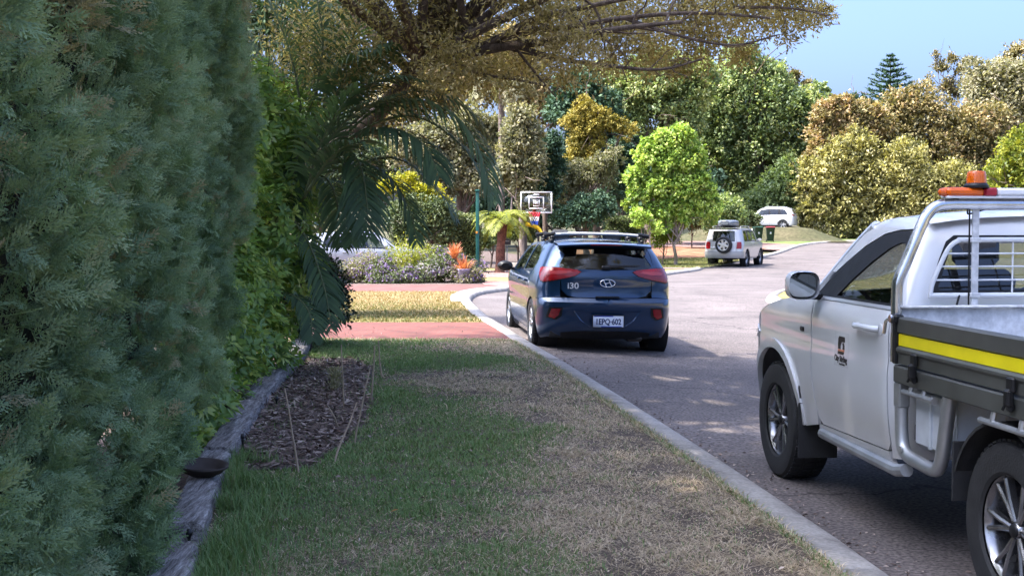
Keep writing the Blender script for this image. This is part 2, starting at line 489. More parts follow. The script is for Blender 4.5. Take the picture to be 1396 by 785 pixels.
# verges (lie at kerb height)
BACK_L = [(-60, -30), (-60, 140)]
kl = offset(KL, .25)
def kl_between(y0, y1, d=.15):
    C = offset(KL, d); i0 = np.argmin(abs(KL[:, 1] - y0)); i1 = np.argmin(abs(KL[:, 1] - y1)); return [tuple(p) for p in C[i0:i1 + 1]]
def kr_between(y0, y1, d=-.15):
    C = offset(KR, d); i0 = np.argmin(abs(KR[:, 1] - y0)); i1 = np.argmin(abs(KR[:, 1] - y1)); return [tuple(p) for p in C[i0:i1 + 1]]

def cut(C, y):                                   # the point of the kerb line at height y (first crossing)
    for a, b in zip(C[:-1], C[1:]):
        if (a[1] - y) * (b[1] - y) <= 0 and a[1] != b[1]:
            t = (y - a[1]) / (b[1] - a[1]); return (a[0] + t * (b[0] - a[0]), y)
def edge(y0, y1):                                # kerb back edge from y0 up to y1
    C = offset(KL, .255)
    return [cut(C, y0)] + [tuple(p) for p in C if y0 < p[1] < y1] + [cut(C, y1)]
region('verge_lawn', edge(-29, 15.42) + [(-3.3, 15.42), (-9, 15.42), (-9, -29)], m_soil, H, .6)
region('driveway', edge(15.42, 18.1) + [(-14, 18.1), (-14, 15.42)], m_brick, H + .004, .6)
region('verge_lawn', edge(18.1, 29.0) + [(-14, 29.0), (-14, 18.1)], m_drygrass, H, .6)
region('footpath', edge(29.0, 32.2)[:-1] + [(-.15, 32.5), (-.6, 33.7), (-14, 33.7), (-14, 29.0)], m_brick, H + .004, .6)
region('garden_bed', [(-.75, 33.7), (-1.0, 36.6), (-1.1, 43.5), (-22, 43.5), (-22, 33.7)], m_darkmulch, H - .006, .8)
region('footpath', [(-.15, 32.5)] + edge(32.7, 36.6) + [(-1.0, 36.6), (-.75, 33.7)], m_pinkpave, H + .004, .5)
region('verge_lawn', edge(36.6, 40.2) + [(-1.1, 40.2), (-1.0, 36.6)], m_drygrass, H, .6)
region('driveway', edge(40.2, 47.0) + [(-6, 49.8), (-4, 43.5), (-1.1, 43.5), (-1.1, 40.2)], m_pinkpave, H + .004, .8)
region('verge_lawn', edge(47.0, 51.5) + [(-6, 54), (-6, 49.8)], m_drygrass, H, .8)
region('footpath', edge(51.5, 53.2) + [(4.9, 54.2), (4.0, 51.8)], m_pinkpave, H + .004, .8)
region('garden_bed', [(-22, 43.5), (-4.4, 43.5), (-6, 49.8), (-6, 54), (4.8, 52.3), (5.0, 56), (-1, 75), (-22, 75)], m_darkmulch, H - .02, 1.2)
region('verge_lawn', edge(53.2, 66) + [(10.5, 67.0), (5.6, 63), (4.0, 56.0), (4.7, 54.1)], m_greengrass, H, .8)
region('garden_bed', [(5.0, 62), (10.5, 67.0), (13.0, 71.5), (16.0, 78.2), (13, 80), (4, 79.8), (2, 68)], m_mulch, H + .02, .8)
region('driveway', edge(76, 84) + [(14, 92), (4, 96), (2, 88)], m_pinkpave, H + .004, 1.)
region('verge_lawn', edge(84, 96.8) + [(34, 112), (10, 112), (14, 92)], m_greengrass, H, 1.2)
region('verge_lawn', [tuple(p) for p in offset(KR, -.15)] + [(140, 91), (140, -30)], m_drygrass, H, 2.2)

# kerbs: a raised concrete edge with a sloping face, one long mesh per side
def UNP(u, v, dz=0.):
    """the ground point (raised by dz) that a pixel of the photograph shows"""
    d = PXd(u, v); ys_ = np.arange(4, 130, .02); x_ = d[0] * ys_; z_ = 1.7 + d[1] * ys_; k = int(np.argmax(z_ <= T(x_, ys_) + dz)); return np.array([x_[k], ys_[k], float(T(x_[k], ys_[k])) + dz])
def PXd(u, v):
    c_, s_ = math.cos(.05), math.sin(.05); dx, dz = (u - 698) / 1700, -(v - 392.5) / 1700; y = c_ + dz * s_
    return np.array([dx / y, (-s_ + dz * c_) / y])
def kerb(name, C, side):
    prof = [(0, -.03), (0.0, .012), (.035, .075), (.075, .100), (.12, .110), (.265, .116), (.275, .02)]
    rows = []
    for d, z in prof:
        P = offset(C, d * side)
        seg_ = np.linalg.norm(np.diff(C, axis=0), axis=1); tight = np.zeros(len(C), bool); tight[1:-1] = (seg_[:-1] < .013) & (seg_[1:] < .013) | (np.abs(seg_[1:] - .012) < .001) | (np.abs(seg_[:-1] - .012) < .001)
        rows.append(np.column_stack([P, T(P[:, 0], P[:, 1]) + z - .022 * tight * (z > .03)]))
    o = MB().grid(np.array(rows)).build(name, m_concrete, None, False); o['kind'] = 'structure'
    return o
def dense(C):
    s = np.concatenate([[0], np.cumsum(np.linalg.norm(np.diff(C, axis=0), axis=1))])
    t = np.arange(0, s[-1], .5); j = np.arange(.7, s[-1] - 1, 2.7); t = np.sort(np.concatenate([t[np.abs(t[:, None] - j).min(1) > .03], j - .014, j - .006, j + .006, j + .014]))
    return np.stack([np.interp(t, s, C[:, 0]), np.interp(t, s, C[:, 1])], 1)
KLd, KRd = dense(KL), dense(KR)
kerb('kerb', KLd, 1); kerb('kerb', KRd, -1)
# the flatter layback kerb where the driveway enters
C = offset(KL, -.001)
i0 = np.argmin(abs(KL[:, 1] - 23.5)); i1 = np.argmin(abs(KL[:, 1] - 35.4))
seg = KL[i0:i1]
A = offset(seg, .262); Bq = offset(seg, .44)
strip('kerb', A, Bq, 60, 3, m_concrete, H + .014)
# ================================================================== FOLIAGE TOOLS
def unit(v): return v / (np.linalg.norm(v, axis=-1, keepdims=True) + 1e-9)

def leaf_arrays(P, D, N, L, W, fold=.0):
    """one four-cornered leaf per point, folded along its midrib when fold > 0"""
    D = unit(D); S = unit(np.cross(D, N)); U = np.cross(S, D)
    L = np.broadcast_to(np.asarray(L, float), (len(P),))[:, None]; W = np.broadcast_to(np.asarray(W, float), (len(P),))[:, None]
    a = P; c = P + D * L
    m = P + D * L * .45 + U * W * fold
    V = np.stack([a, m + S * W * .5, c, m - S * W * .5], 1).reshape(-1, 3)
    i = np.arange(len(P))[:, None] * 4
    if fold:
        F = np.concatenate([i + [0, 1, 2], i + [0, 2, 3]], 1).reshape(-1, 3)
    else:
        F = i + [0, 1, 2, 3]
    return V, F

GAPS = [(*UNP(u, v)[:2], a, b) for u, v, a, b in [(805, 500, .42, .30), (945, 519, .50, .30), (985, 524, .30, .22), (960, 548, .22, .18), (1000, 579, .60, .22), (880, 510, .25, .2), (720, 522, .45, .22), (960, 681, .28, .20), (868, 745, .22, .16), (650, 640, .22, .16), (1135, 608, .35, .22), (1025, 540, .35, .2), (905, 535, .2, .16)]]
class Leaves:
    def __init__(s): s.V = []; s.F = {3: [], 4: []}; s.t = {3: [], 4: []}; s.n = 0
    def add(s, P, D, N, L, W, tint, fold=0.):
        V, F = leaf_arrays(P, D, N, L, W, fold); k = F.shape[1]
        s.F[k].append(F + s.n); s.V.append(V); s.n += len(V)
        s.t[k].append(np.repeat(tint, 2) if k == 3 else np.asarray(tint))
        return s
    def raw(s, V, F, tint):
        k = F.shape[1]; s.F[k].append(F + s.n); s.V.append(V); s.n += len(V); s.t[k].append(tint); return s
    def build(s, name, mat, parent=None):
        fs = []; ts = []
        for k in (3, 4):
            if s.F[k]: fs.append(np.concatenate(s.F[k])); ts.append(np.concatenate(s.t[k]))
        return np_mesh(name, np.concatenate(s.V), fs, mat, parent, False, np.clip(np.concatenate(ts), 0, 1))

def rdir(n): return unit(rng.normal(size=(n, 3)))

def blob_leaves(lv, blobs, n, L, W, per=14, spread=.16, tint0=.5, tvar=.22, hollow=.6, droop=.2, fold=.0, zsq=1.0, flat=0., face=None, gap_loc=None):
    """leaves in twig clusters near the skin of each blob (cx,cy,cz,r)"""
    B = np.array(blobs, float); r = B[:, 3]
    nc = max(1, n // per)
    bi = rng.choice(len(B), nc, p=r ** 2 / (r ** 2).sum())
    d = rdir(nc); d[:, 2] = np.where(d[:, 2] < -.55, -d[:, 2], d[:, 2])
    rad = hollow + (1.08 - hollow) * rng.random(nc) ** .55
    bump = 1 + .22 * (vnoise(np.arctan2(d[:, 1], d[:, 0]) * 2.2 + bi * 7.7, d[:, 2] * 2.6 + bi * 3.1, .55, 5) - .5)
    C = B[bi, :3] + d * (r[bi] * rad * bump)[:, None] * np.array([1, 1, zsq])
    # drop clusters buried deep in another blob
    keep = np.ones(nc, bool)
    for k in range(len(B)):
        q = np.linalg.norm((C - B[k, :3]) / np.array([1, 1, zsq]), axis=1) < r[k] * .5
        keep &= ~(q & (bi != k) & (hollow > .2))
    C = C[keep]; d = d[keep]; bi = bi[keep]; nc = len(C)
    ct = tint0 + rng.normal(size=nc) * tvar * .6 + (vnoise(C[:, 0] + C[:, 2], C[:, 1] - C[:, 2] * .7, r.mean() * .8, 9) - .5) * tvar * 1.6
    k = per; idx = np.repeat(np.arange(nc), k); m = nc * k
    sp = spread * r[bi][idx][:, None]
    off = rng.normal(size=(m, 3)) * sp * np.array([1, 1, 1 - flat])
    P = C[idx] + off
    Dd = unit(d[idx] * .7 + rdir(m) * .9 + np.array([0, 0, -droop]))
    Nn = unit(rdir(m) + np.array([0, 0, .9]) + d[idx] * .5)
    if face is not None:                                          # blades squared to the sun so the crown blocks more of it
        f_ = np.array(face); Nn = unit(f_ + rng.normal(size=(m, 3)) * .28); Dd = unit(Dd - Nn * (Dd * Nn).sum(1, keepdims=True))
    if gap_loc is not None:                                       # openings in the canopy through which sun reaches the ground
        Wp = P + np.array(gap_loc); tt_ = Wp[:, 2] / SUN.z; gx_ = Wp[:, 0] - SUN.x * tt_; gy_ = Wp[:, 1] - SUN.y * tt_; ok = np.ones(m, bool)
        for cx_, cy_, rx_, ry_ in GAPS: ok &= ((gx_ - cx_) / rx_) ** 2 + ((gy_ - cy_) / ry_) ** 2 > 1
        P, Dd, Nn, idx = P[ok], Dd[ok], Nn[ok], idx[ok]; m = len(P)
    s = rng.uniform(.65, 1.3, m)
    lv.add(P, Dd, Nn, L * s, W * s, ct[idx] + rng.normal(size=m) * tvar * .45, fold)
    return lv

m_bark = M_ramp('bark_grey_brown', [(.3, (.07, .05, .038)), (.55, (.15, .11, .085)), (.75, (.25, .19, .15))], scale=5, rough=.95, bump=.8, second=(30, .35), stretch=(2.5, 2.5, .5))
m_bark_pale = M_ramp('bark_pale', [(.3, (.16, .12, .10)), (.55, (.27, .21, .18)), (.75, (.38, .31, .27))], scale=4, rough=.9, bump=.5, second=(22, .3), stretch=(2.5, 2.5, .5))

def tube_wobble(mb, a, b, r0, r1, k=5, amp=.06, n=7, sag=0.):
    a = np.array(a, float); b = np.array(b, float); L = np.linalg.norm(b - a)
    t = np.linspace(0, 1, k + 1)[:, None]
    P = a + (b - a) * t
    w = rng.normal(size=(k + 1, 3)) * amp * L; w[0] = 0; w[-1] = 0
    P = P + w; P[:, 2] += sag * L * np.sin(np.pi * t[:, 0])
    mb.tube(P, np.linspace(r0, r1, k + 1), n)
    return P

def wood(name, base, top, r0, ends, mat, parent, branch_r=.35, sub=2, lean=.03):
    """trunk from base to top, then a limb to each end with a few twigs off it"""
    mb = MB()
    base = np.array(base, float); top = np.array(top, float)
    P = tube_wobble(mb, base - [0, 0, .15], top, r0, r0 * .62, 6, lean, 9)
    for e in ends:
        e = np.array(e[:3], float)
        i = rng.integers(3, len(P))
        Q = tube_wobble(mb, P[i], e, r0 * branch_r * 1.1, r0 * .10, 5, .05, 6, .06)
        for _ in range(sub):
            j = rng.integers(2, len(Q)); L = np.linalg.norm(e - P[i]) * rng.uniform(.25, .45)
            dd = unit(rng.normal(size=3) + [0, 0, .4])
            tube_wobble(mb, Q[j], Q[j] + dd * L, r0 * .13, r0 * .04, 3, .06, 5)
    return mb.build(name, mat, parent, True)

def rand_blobs(c, rx, ry, rz, n, r, seed):
    g = np.random.default_rng(seed); out = []
    for _ in range(n * 6):
        if len(out) == n: break
        d = unit(g.normal(size=3)); q = g.uniform(.45, .92)
        p = np.array(c) + d * q * np.array([rx, ry, rz]); rr = r * g.uniform(.75, 1.25)
        if all(np.linalg.norm(p - o[:3]) > .55 * min(rr, o[3]) for o in map(np.array, out)): out.append((*p, rr))
    out.append((*c, min(rx, ry, rz) * .7)); return out

def PX(u, v, Y):
    """pixel column / row at distance Y: lays objects out on the map from measurements of the photograph"""
    c_, s_ = math.cos(.05), math.sin(.05); dx, dz = (u - 698) / 1700, -(v - 392.5) / 1700
    y = c_ + dz * s_; z = -s_ + dz * c_
    return np.array([dx / y * Y, Y, 1.7 + z / y * Y])

def tree(name, base_xy, blobs, n, L, W, mats, label, cat='tree', group=None, r0=.18, bark=None, top=None, per=14, spread=.16, sub=2, crown_name='crown', nlimb=9, inner=False, **kw):
    x, y = base_xy; z = float(T(x, y)) + .05
    t = empty(name, (x, y, z), 0, label, cat, group)
    B = np.array(blobs, float); loc = np.array([x, y, z])
    Bl = B.copy(); Bl[:, :3] -= loc
    if top is None: top = (0, 0, max(.5, Bl[:, 2].min() * .9 + .1 * Bl[:, 2].mean()))
    lim = Bl[rng.permutation(len(Bl))[:nlimb]]
    wood('trunk', (0, 0, 0), top, r0, lim, bark or m_bark, t, sub=sub)
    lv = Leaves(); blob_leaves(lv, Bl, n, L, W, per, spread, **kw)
    if inner:                                                  # inner leaves tinted darker to stand in for shade deep in the crown
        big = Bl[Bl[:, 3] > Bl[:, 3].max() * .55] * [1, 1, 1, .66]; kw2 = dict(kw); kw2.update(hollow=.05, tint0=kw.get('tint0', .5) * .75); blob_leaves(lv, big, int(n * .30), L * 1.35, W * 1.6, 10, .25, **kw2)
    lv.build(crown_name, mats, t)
    return t
# ================================================================== LEAF COLOURS
ml_cyp = M_leaf('cypress_foliage', [(.10, .17, .095), (.21, .31, .17), (.33, .45, .25), (.42, .35, .21)], .3, .62, .25)
ml_shef = M_leaf('shrub_leaf', [(.09, .17, .05), (.18, .31, .08), (.32, .45, .10), (.60, .62, .17)], .38, .33, .5)
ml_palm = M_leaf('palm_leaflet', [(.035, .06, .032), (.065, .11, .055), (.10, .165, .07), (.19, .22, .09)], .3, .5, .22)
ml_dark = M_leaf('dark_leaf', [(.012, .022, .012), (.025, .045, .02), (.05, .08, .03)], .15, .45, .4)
ml_over = M_leaf('overhang_leaf', [(.13, .105, .045), (.26, .21, .09), (.42, .33, .16), (.60, .48, .28)], .55, .5, .35)
ml_green = M_leaf('mid_green_leaf', [(.10, .145, .06), (.20, .265, .10), (.34, .41, .15), (.54, .54, .24)], .38, .5, .4)
ml_lime = M_leaf('lime_leaf', [(.14, .24, .05), (.30, .43, .08), (.46, .58, .13), (.62, .68, .22)], .4, .5, .35)
ml_gold = M_leaf('golden_conifer_leaf', [(.10, .10, .02), (.22, .19, .035), (.38, .30, .06), (.50, .40, .10)], .2, .6, .25)
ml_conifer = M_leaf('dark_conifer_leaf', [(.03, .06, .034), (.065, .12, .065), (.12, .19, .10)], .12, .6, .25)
ml_olive = M_leaf('grey_olive_leaf', [(.11, .115, .06), (.21, .205, .105), (.34, .31, .18), (.48, .42, .27)], .33, .6, .3)
ml_bronze = M_leaf('bronze_tip_leaf', [(.11, .105, .045), (.25, .205, .085), (.42, .335, .14), (.54, .37, .20)], .3, .5, .35)
ml_bottle = M_leaf('yellow_olive_leaf', [(.11, .11, .045), (.29, .265, .09), (.52, .47, .16), (.70, .62, .30)], .34, .5, .35)
ml_yellow = M_leaf('yellow_leaf', [(.20, .22, .02), (.42, .38, .02), (.62, .50, .03)], .35, .5, .35)
ml_ygreen = M_leaf('yellow_green_leaf', [(.09, .13, .02), (.22, .25, .03), (.42, .40, .05)], .35, .5, .35)
ml_hedge = M_leaf('clipped_hedge_leaf', [(.06, .085, .03), (.125, .16, .055), (.24, .26, .09)], .2, .5, .35)
ml_purple = M_leaf('purple_flower', [(.15, .09, .23), (.30, .20, .40), (.48, .38, .58)], .3, .7, .2)
ml_white = M_leaf('white_flower', [(.45, .36, .44), (.62, .56, .62)], .3, .7, .2)
ml_orange = M_leaf('orange_strap_leaf', [(.35, .10, .05), (.62, .22, .10), (.75, .40, .22)], .3, .5, .3)
ml_grass = M_leaf('grass_blade', [(.08, .14, .05), (.13, .22, .08), (.20, .31, .11), (.30, .23, .14), (.50, .385, .26), (.74, .61, .46)], .25, .6, .3)
ml_grass_sun = M_leaf('dry_grass_blade', [(.10, .13, .035), (.20, .185, .065), (.33, .245, .11), (.45, .31, .17)], .2, .7, .3)
ml_drypalm = M_leaf('dead_palm_leaflet', [(.22, .13, .06), (.36, .23, .10), (.46, .33, .17)], .3, .7, .2)
m_hedgecore = M_ramp('hedge_dark_core', [(.3, (.010, .012, .006)), (.6, (.03, .028, .016)), (.8, (.05, .04, .025))], scale=9, rough=1, bump=1., second=(40, .4))  # near-black colour standing in for the shade inside a hedge

# ================================================================== CYPRESS HEDGE (close left)
def face_x(y): return -1.20 - .115 * y                      # hedge face line at mid height
def spray_proto(g):
    """a flat fan of scale-leaf twigs, unit length along +x, lying in the xy plane"""
    P = []; D = []; L = []; W = []
    def twig(p, a, l, w): P.append((p[0], p[1], 0)); D.append((math.cos(a), math.sin(a), 0)); L.append(l); W.append(w)
    nseg = 7
    for i in range(nseg):
        x = i / nseg
        twig((x * .92, 0), g.normal() * .05, .16, .030)
        for s in (-1, 1):
            if g.random() < .12: continue
            a = s * (.75 - .25 * x) + g.normal() * .08
            l = (.46 * (1 - x) ** .8 + .10) * g.uniform(.75, 1.15)
            for j in range(4):
                t = j / 4
                px, py = x * .92 + math.cos(a) * l * t, math.sin(a) * l * t
                twig((px, py), a + g.normal() * .06, l * .34, .034)
                if j < 3:
                    for s2 in (-1, 1):
                        if g.random() < .25: continue
                        twig((px, py), a + s2 * .62 + g.normal() * .1, l * .34 * (1 - t * .6), .030)
    return np.array(P), np.array(D), np.array(L), np.array(W)

y_end = interp_curve([(-.5, 6.6), (.25, 6.9), (.6, 7.8), (.95, 8.9), (1.5, 10.1), (2.1, 11.2), (2.8, 12.3), (9, 12.9)])
def build_hedge():
    t = empty('cypress_hedge', (-2.4, 7.0, 0), 0, 'tall dense blue-green cypress hedge filling the left of the photo beside the timber edging', 'hedge')
    loc = np.array([-2.4, 7.0, 0])
    g = np.random.default_rng(3)
    protos = [spray_proto(g) for _ in range(6)]
    N = 28000
    y = 2.6 + 10.4 * g.random(N) ** .95; z = .02 + 4.3 * g.random(N)
    top = 1.9 + .2 * y
    keep = (z < top) | (g.random(N) < .25)
    keep &= y < y_end(z) + .35 * (vnoise(y, z, .3, 21) - .5)
    y, z = y[keep], z[keep]; N = len(y)
    # lumpy face: big billows, tufts, and shadow gaps between them
    def depth(y, z):
        return (.22 * (vnoise(y, z, 1.1, 1) - .5) + .36 * (vnoise(y, z * .8, .42, 2) - .5) + .10 * (vnoise(y, z, .18, 3) - .5)
                - .10 * np.clip(.5 - z, 0, .5) + .15 * np.clip((9 - y) / 3, 0, 1))
    x = face_x(y) + depth(y, z) - .24 * g.random(N) ** 2.6
    # rounded end of the hedge at the far side
    e = np.clip((y - 12.0) / 1.0, 0, 1); x = x - .9 * e ** 2
    C = np.stack([x, y, z], 1) - loc
    lv = Leaves()
    which = g.integers(0, 6, N)
    size = g.uniform(.07, .155, N) * (1 + .5 * (vnoise(y, z, .5, 15) - .3))
    ax = unit(np.stack([.75 + .3 * g.normal(size=N), -.35 + .55 * g.normal(size=N), .42 + .42 * g.normal(size=N)], 1))
    nn = unit(np.stack([.85 + .45 * g.normal(size=N), -.45 + .6 * g.normal(size=N), .45 + .5 * g.normal(size=N)], 1))
    base_t = .42 + .5 * (vnoise(y, z, .55, 11) - .5) + .10 * g.normal(size=N)
    brown = (g.random(N) < .015) | ((vnoise(y, z, .30, 19) > .86) & (g.random(N) < .45))
    for k in range(6):
        m = which == k
        P, D, L, W = protos[k]
        A = ax[m]; Sd = unit(np.cross(nn[m], A)); Nn = np.cross(A, Sd); s = size[m][:, None]
        Pw = C[m][:, None] + (A[:, None] * P[None, :, :1] + Sd[:, None] * P[None, :, 1:2]) * s[..., None]
        # droop / curl of the spray tip
        Pw = Pw + Nn[:, None] * (-.28 * (P[:, 0] ** 2 + P[:, 1] ** 2 * 1.5))[None, :, None] * s[..., None] * .55
        Dw = A[:, None] * D[None, :, :1] + Sd[:, None] * D[None, :, 1:2] + Nn[:, None] * (-.3 * P[:, 0])[None, :, None]
        Nw = np.broadcast_to(Nn[:, None], Pw.shape) + g.normal(size=Pw.shape) * .45
        tt = (base_t[m][:, None] + .16 * (P[None, :, 0] - .4) + g.normal(size=(m.sum(), len(P))) * .05)
        tt = np.where(brown[m][:, None], .95, np.clip(tt, 0, .78))
        lv.add(Pw.reshape(-1, 3), Dw.reshape(-1, 3), Nw.reshape(-1, 3), (s * L[None]).ravel(), (s * W[None] * 1.25).ravel(), tt.ravel())
    lv.build('foliage', ml_cyp, t)
    # coarse foliage of the top and of the part beyond the frame, where only its shade reaches the picture
    lv = Leaves(); M_ = 9000
    y = g.uniform(2.5, 13, M_); x = face_x(y) - g.random(M_) * 1.4; z = 3.9 + .55 * g.random(M_) ** .7 + .25 * vnoise(x, y, .8, 4)
    lv.add(np.stack([x, y, z], 1) - loc, rdir(M_) + [0, 0, .6], rdir(M_), .22, .10, np.full(M_, .5) + g.normal(size=M_) * .12)
    lv.build('upper_foliage', ml_cyp, t)
    # solid dark core that stands in for the shaded inside and blocks light
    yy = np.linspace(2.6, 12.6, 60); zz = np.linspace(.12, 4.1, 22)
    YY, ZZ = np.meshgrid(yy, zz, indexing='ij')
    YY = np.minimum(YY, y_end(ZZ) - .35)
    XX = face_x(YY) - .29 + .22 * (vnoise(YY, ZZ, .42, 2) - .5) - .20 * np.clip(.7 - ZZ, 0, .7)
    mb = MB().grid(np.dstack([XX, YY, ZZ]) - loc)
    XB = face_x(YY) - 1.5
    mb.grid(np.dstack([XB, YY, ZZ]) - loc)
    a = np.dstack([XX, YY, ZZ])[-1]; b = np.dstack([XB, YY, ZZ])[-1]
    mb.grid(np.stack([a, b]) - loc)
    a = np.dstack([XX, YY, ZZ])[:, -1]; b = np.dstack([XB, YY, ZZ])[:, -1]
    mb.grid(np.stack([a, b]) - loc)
    mb.build('dark_core', m_hedgecore, t, True)
    mb = MB()
    for yk in np.arange(2, 12.6, 1.1):
        tube_wobble(mb, np.array([face_x(yk) - .8, yk, 0]) - loc, np.array([face_x(yk) - .8, yk + .1, 3.0]) - loc, .07, .04, 4, .02)
    mb.build('trunk', m_bark, t, True)
build_hedge()

# ================================================================== LEAFY SHRUB (light green, between hedge and palm)
def whorl_leaves(lv, C, A, nleaf, L, W, tint, g, up=.25):
    """drooping hand-like whorls of long leaves at C around axis A"""
    n = len(C); A = unit(A)
    ref = np.where(np.abs(A[:, 2:3]) < .9, np.array([[0, 0, 1.]]), np.array([[1., 0, 0]]))
    U = unit(np.cross(A, ref)); V = np.cross(A, U)
    for j in range(nleaf):
        a = 2 * math.pi * j / nleaf + g.normal(size=n) * .2 + C[:, 0] * 9
        rad = U * np.cos(a)[:, None] + V * np.sin(a)[:, None]
        D = unit(rad + A * (up + g.normal(size=n) * .22)[:, None])
        Nn = unit(A - D * (A * D).sum(1, keepdims=True) + g.normal(size=(n, 3)) * .12)
        l = L * g.uniform(.7, 1.2, n)
        # two-piece leaf: inner half rising, outer half drooping
        p0 = C + D * (.18 * L)
        lv.add(p0, D, Nn, l, W * g.uniform(.8, 1.2, n), tint + g.normal(size=n) * .05, .16)

def build_shrub():
    t = empty('leafy_shrub', (-2.75, 12.2, .08), 0, 'light green large-leaved shrub with yellow new tips growing against the end of the cypress hedge', 'shrub')
    loc = np.array([-2.75, 12.2, .08]); g = np.random.default_rng(12)
    blobs = []
    for (u, v, Y, r) in [(395, 160, 13.6, .38), (335, 135, 13.4, .34), (372, 205, 13.3, .42), (330, 240, 13.0, .40), (400, 262, 13.2, .34), (365, 310, 12.8, .46), (310, 330, 12.4, .38),
                         (395, 360, 12.9, .36), (345, 385, 12.4, .46), (290, 415, 11.6, .36), (372, 430, 12.6, .36), (325, 450, 11.8, .44), (275, 480, 11.0, .34), (358, 480, 12.2, .34),
                         (300, 520, 11.1, .36), (262, 545, 10.5, .30), (335, 525, 11.7, .26), (245, 610, 8.9, .24), (282, 580, 10.0, .26), (232, 650, 8.3, .20), (262, 570, 9.3, .30), (300, 560, 10.5, .28), (235, 590, 8.9, .26), (305, 480, 11.0, .36), (255, 500, 10.0, .32), (285, 440, 10.8, .36), (310, 380, 11.4, .38), (268, 535, 9.6, .30), (295, 350, 11.9, .34), (225, 612, 8.3, .22), (248, 560, 9.0, .26), (260, 465, 10.0, .30), (282, 400, 10.7, .32), (300, 320, 11.4, .32), (318, 230, 12.0, .32), (325, 175, 12.4, .30), (350, 120, 13.0, .30), (375, 170, 13.0, .34), (275, 520, 9.8, .26), (318, 285, 12.4, .34), (340, 560, 11.8, .16)]:
        p = PX(u, v, Y) - loc; blobs.append((*p, r))
    B = np.array(blobs)
    nc = 3300
    bi = g.choice(len(B), nc, p=B[:, 3] ** 2 / (B[:, 3] ** 2).sum())
    d = unit(g.normal(size=(nc, 3)) + np.array([.35, -.45, .25]))
    C = B[bi, :3] + d * (B[bi, 3] * (.55 + .5 * g.random(nc)))[:, None]
    A = unit(d + np.array([0, 0, .7]) + .3 * g.normal(size=(nc, 3)))
    yellow = (g.random(nc) < .30) & (d[:, 2] > -.1)
    tint = np.where(yellow, .80, .42 + .15 * g.normal(size=nc))
    lv = Leaves(); whorl_leaves(lv, C, A, 7, .105, .042, tint, g, .2)
    # a few orange dead leaves
    k = 14; i = g.integers(0, nc, k)
    lv.build('foliage', ml_shef, t)
    for q in i[:9]:
        lo = Leaves(); lo.add(C[q:q + 1] + .03, rdir(1), rdir(1), .09, .05, g.random(1), .2); lo.build('dead_leaf', ml_orange, t)
    mb = MB()
    for b in B:
        tube_wobble(mb, (-.15 + .2 * g.normal(), .2 * g.normal(), 0), b[:3], .03, .008, 5, .05, 6)
    mb.build('stem', m_bark, t, True)
build_shrub()

# ================================================================== PALMS
def frond(parent, base, d0, L, droop, leaf, mat_l, mat_s, width=.022, nl=34, seed=0, hang=.35, name='frond', twist=0., tint=.4, stiff=0., path=None):
    """arching rachis with leaflets down both sides"""
    g = np.random.default_rng(seed); n = 22
    if path is not None:
        q = spline(path, 8); sl = np.concatenate([[0], np.cumsum(np.linalg.norm(np.diff(q, axis=0), axis=1))]); tq = np.linspace(0, sl[-1], n + 1); P = [np.array([np.interp(w_, sl, q[:, c_]) for c_ in range(3)]) for w_ in tq]
    else:
        base = np.array(base, float); d = unit(np.array(d0, float)); P = [base.copy()]; ds = L / n
        for i in range(n):
            d = unit(d + np.array([0, 0, -droop / n * (1 + 1.2 * i / n)])); P.append(P[-1] + d * ds)
    P = np.array(P); Tn = unit(np.gradient(P, axis=0))
    mb = MB().tube(P, np.linspace(.017, .003, n + 1), 5)
    s = mb.build(name, mat_s, parent, True)
    lv = Leaves(); tt = np.linspace(.16, .99, nl)
    for sgn in (-1, 1):
        tj = tt + g.normal(size=nl) * .006
        ii = np.clip(tj * n, 0, n - .001); i0 = ii.astype(int); f = (ii - i0)[:, None]
        p = P[i0] * (1 - f) + P[np.minimum(i0 + 1, n)] * f; tg = Tn[i0]
        side = unit(np.cross(tg, np.array([0, 0, 1.])) + 1e-4); up = np.cross(side, tg)
        side, up = side * math.cos(twist) + up * math.sin(twist), up * math.cos(twist) - side * math.sin(twist)
        ll = leaf * np.sin(np.clip(tj * 1.02, 0, 1) * math.pi * .86 + .30) ** .6 * g.uniform(.88, 1.08, nl)
        D = unit(side * sgn + tg * (.55 + .5 * tj[:, None]) + up * (.22 + stiff) + g.normal(size=(nl, 3)) * .05)
        # each leaflet is a strip of four pieces that bends down with its weight
        k = 5; cur = p.copy(); dd = D.copy(); rows = []
        for j in range(k):
            wdt = width * [0.45, 1.0, .95, .6, .04][j]
            wv = unit(np.cross(dd, up)) * wdt * .5
            rows.append(np.stack([cur - wv, cur + wv], 1))
            dd = unit(dd + np.array([0, 0, -hang * (1 - .6 * stiff)]) * (.35 + .35 * j) ); cur = cur + dd * (ll / (k - 1))[:, None]
        Vv = np.stack(rows, 1).reshape(-1, 3)        # nl, k, 2
        b = np.arange(nl)[:, None, None] * (2 * k) + (np.arange(k - 1) * 2)[None, :, None]
        F = np.concatenate([b, b + 1, b + 3, b + 2], 2).reshape(-1, 4)
        lv.raw(Vv, F, np.repeat(np.clip(tint + g.normal(size=nl) * .12, 0, 1), k - 1))
    o = lv.build('leaflets', mat_l, s)
    return s

m_cane = M_plain('palm_cane', (.16, .17, .07), .6, noise=.3, nscale=10)
m_frondstem = M_plain('frond_stem', (.10, .12, .045), .6, noise=.25, nscale=6)
m_palmtrunk = M_ramp('palm_trunk_bark', [(.3, (.12, .09, .075)), (.55, (.22, .17, .15)), (.75, (.32, .26, .23))], scale=3, rough=.95, bump=.8, second=(18, .3), stretch=(.6, .6, 5))

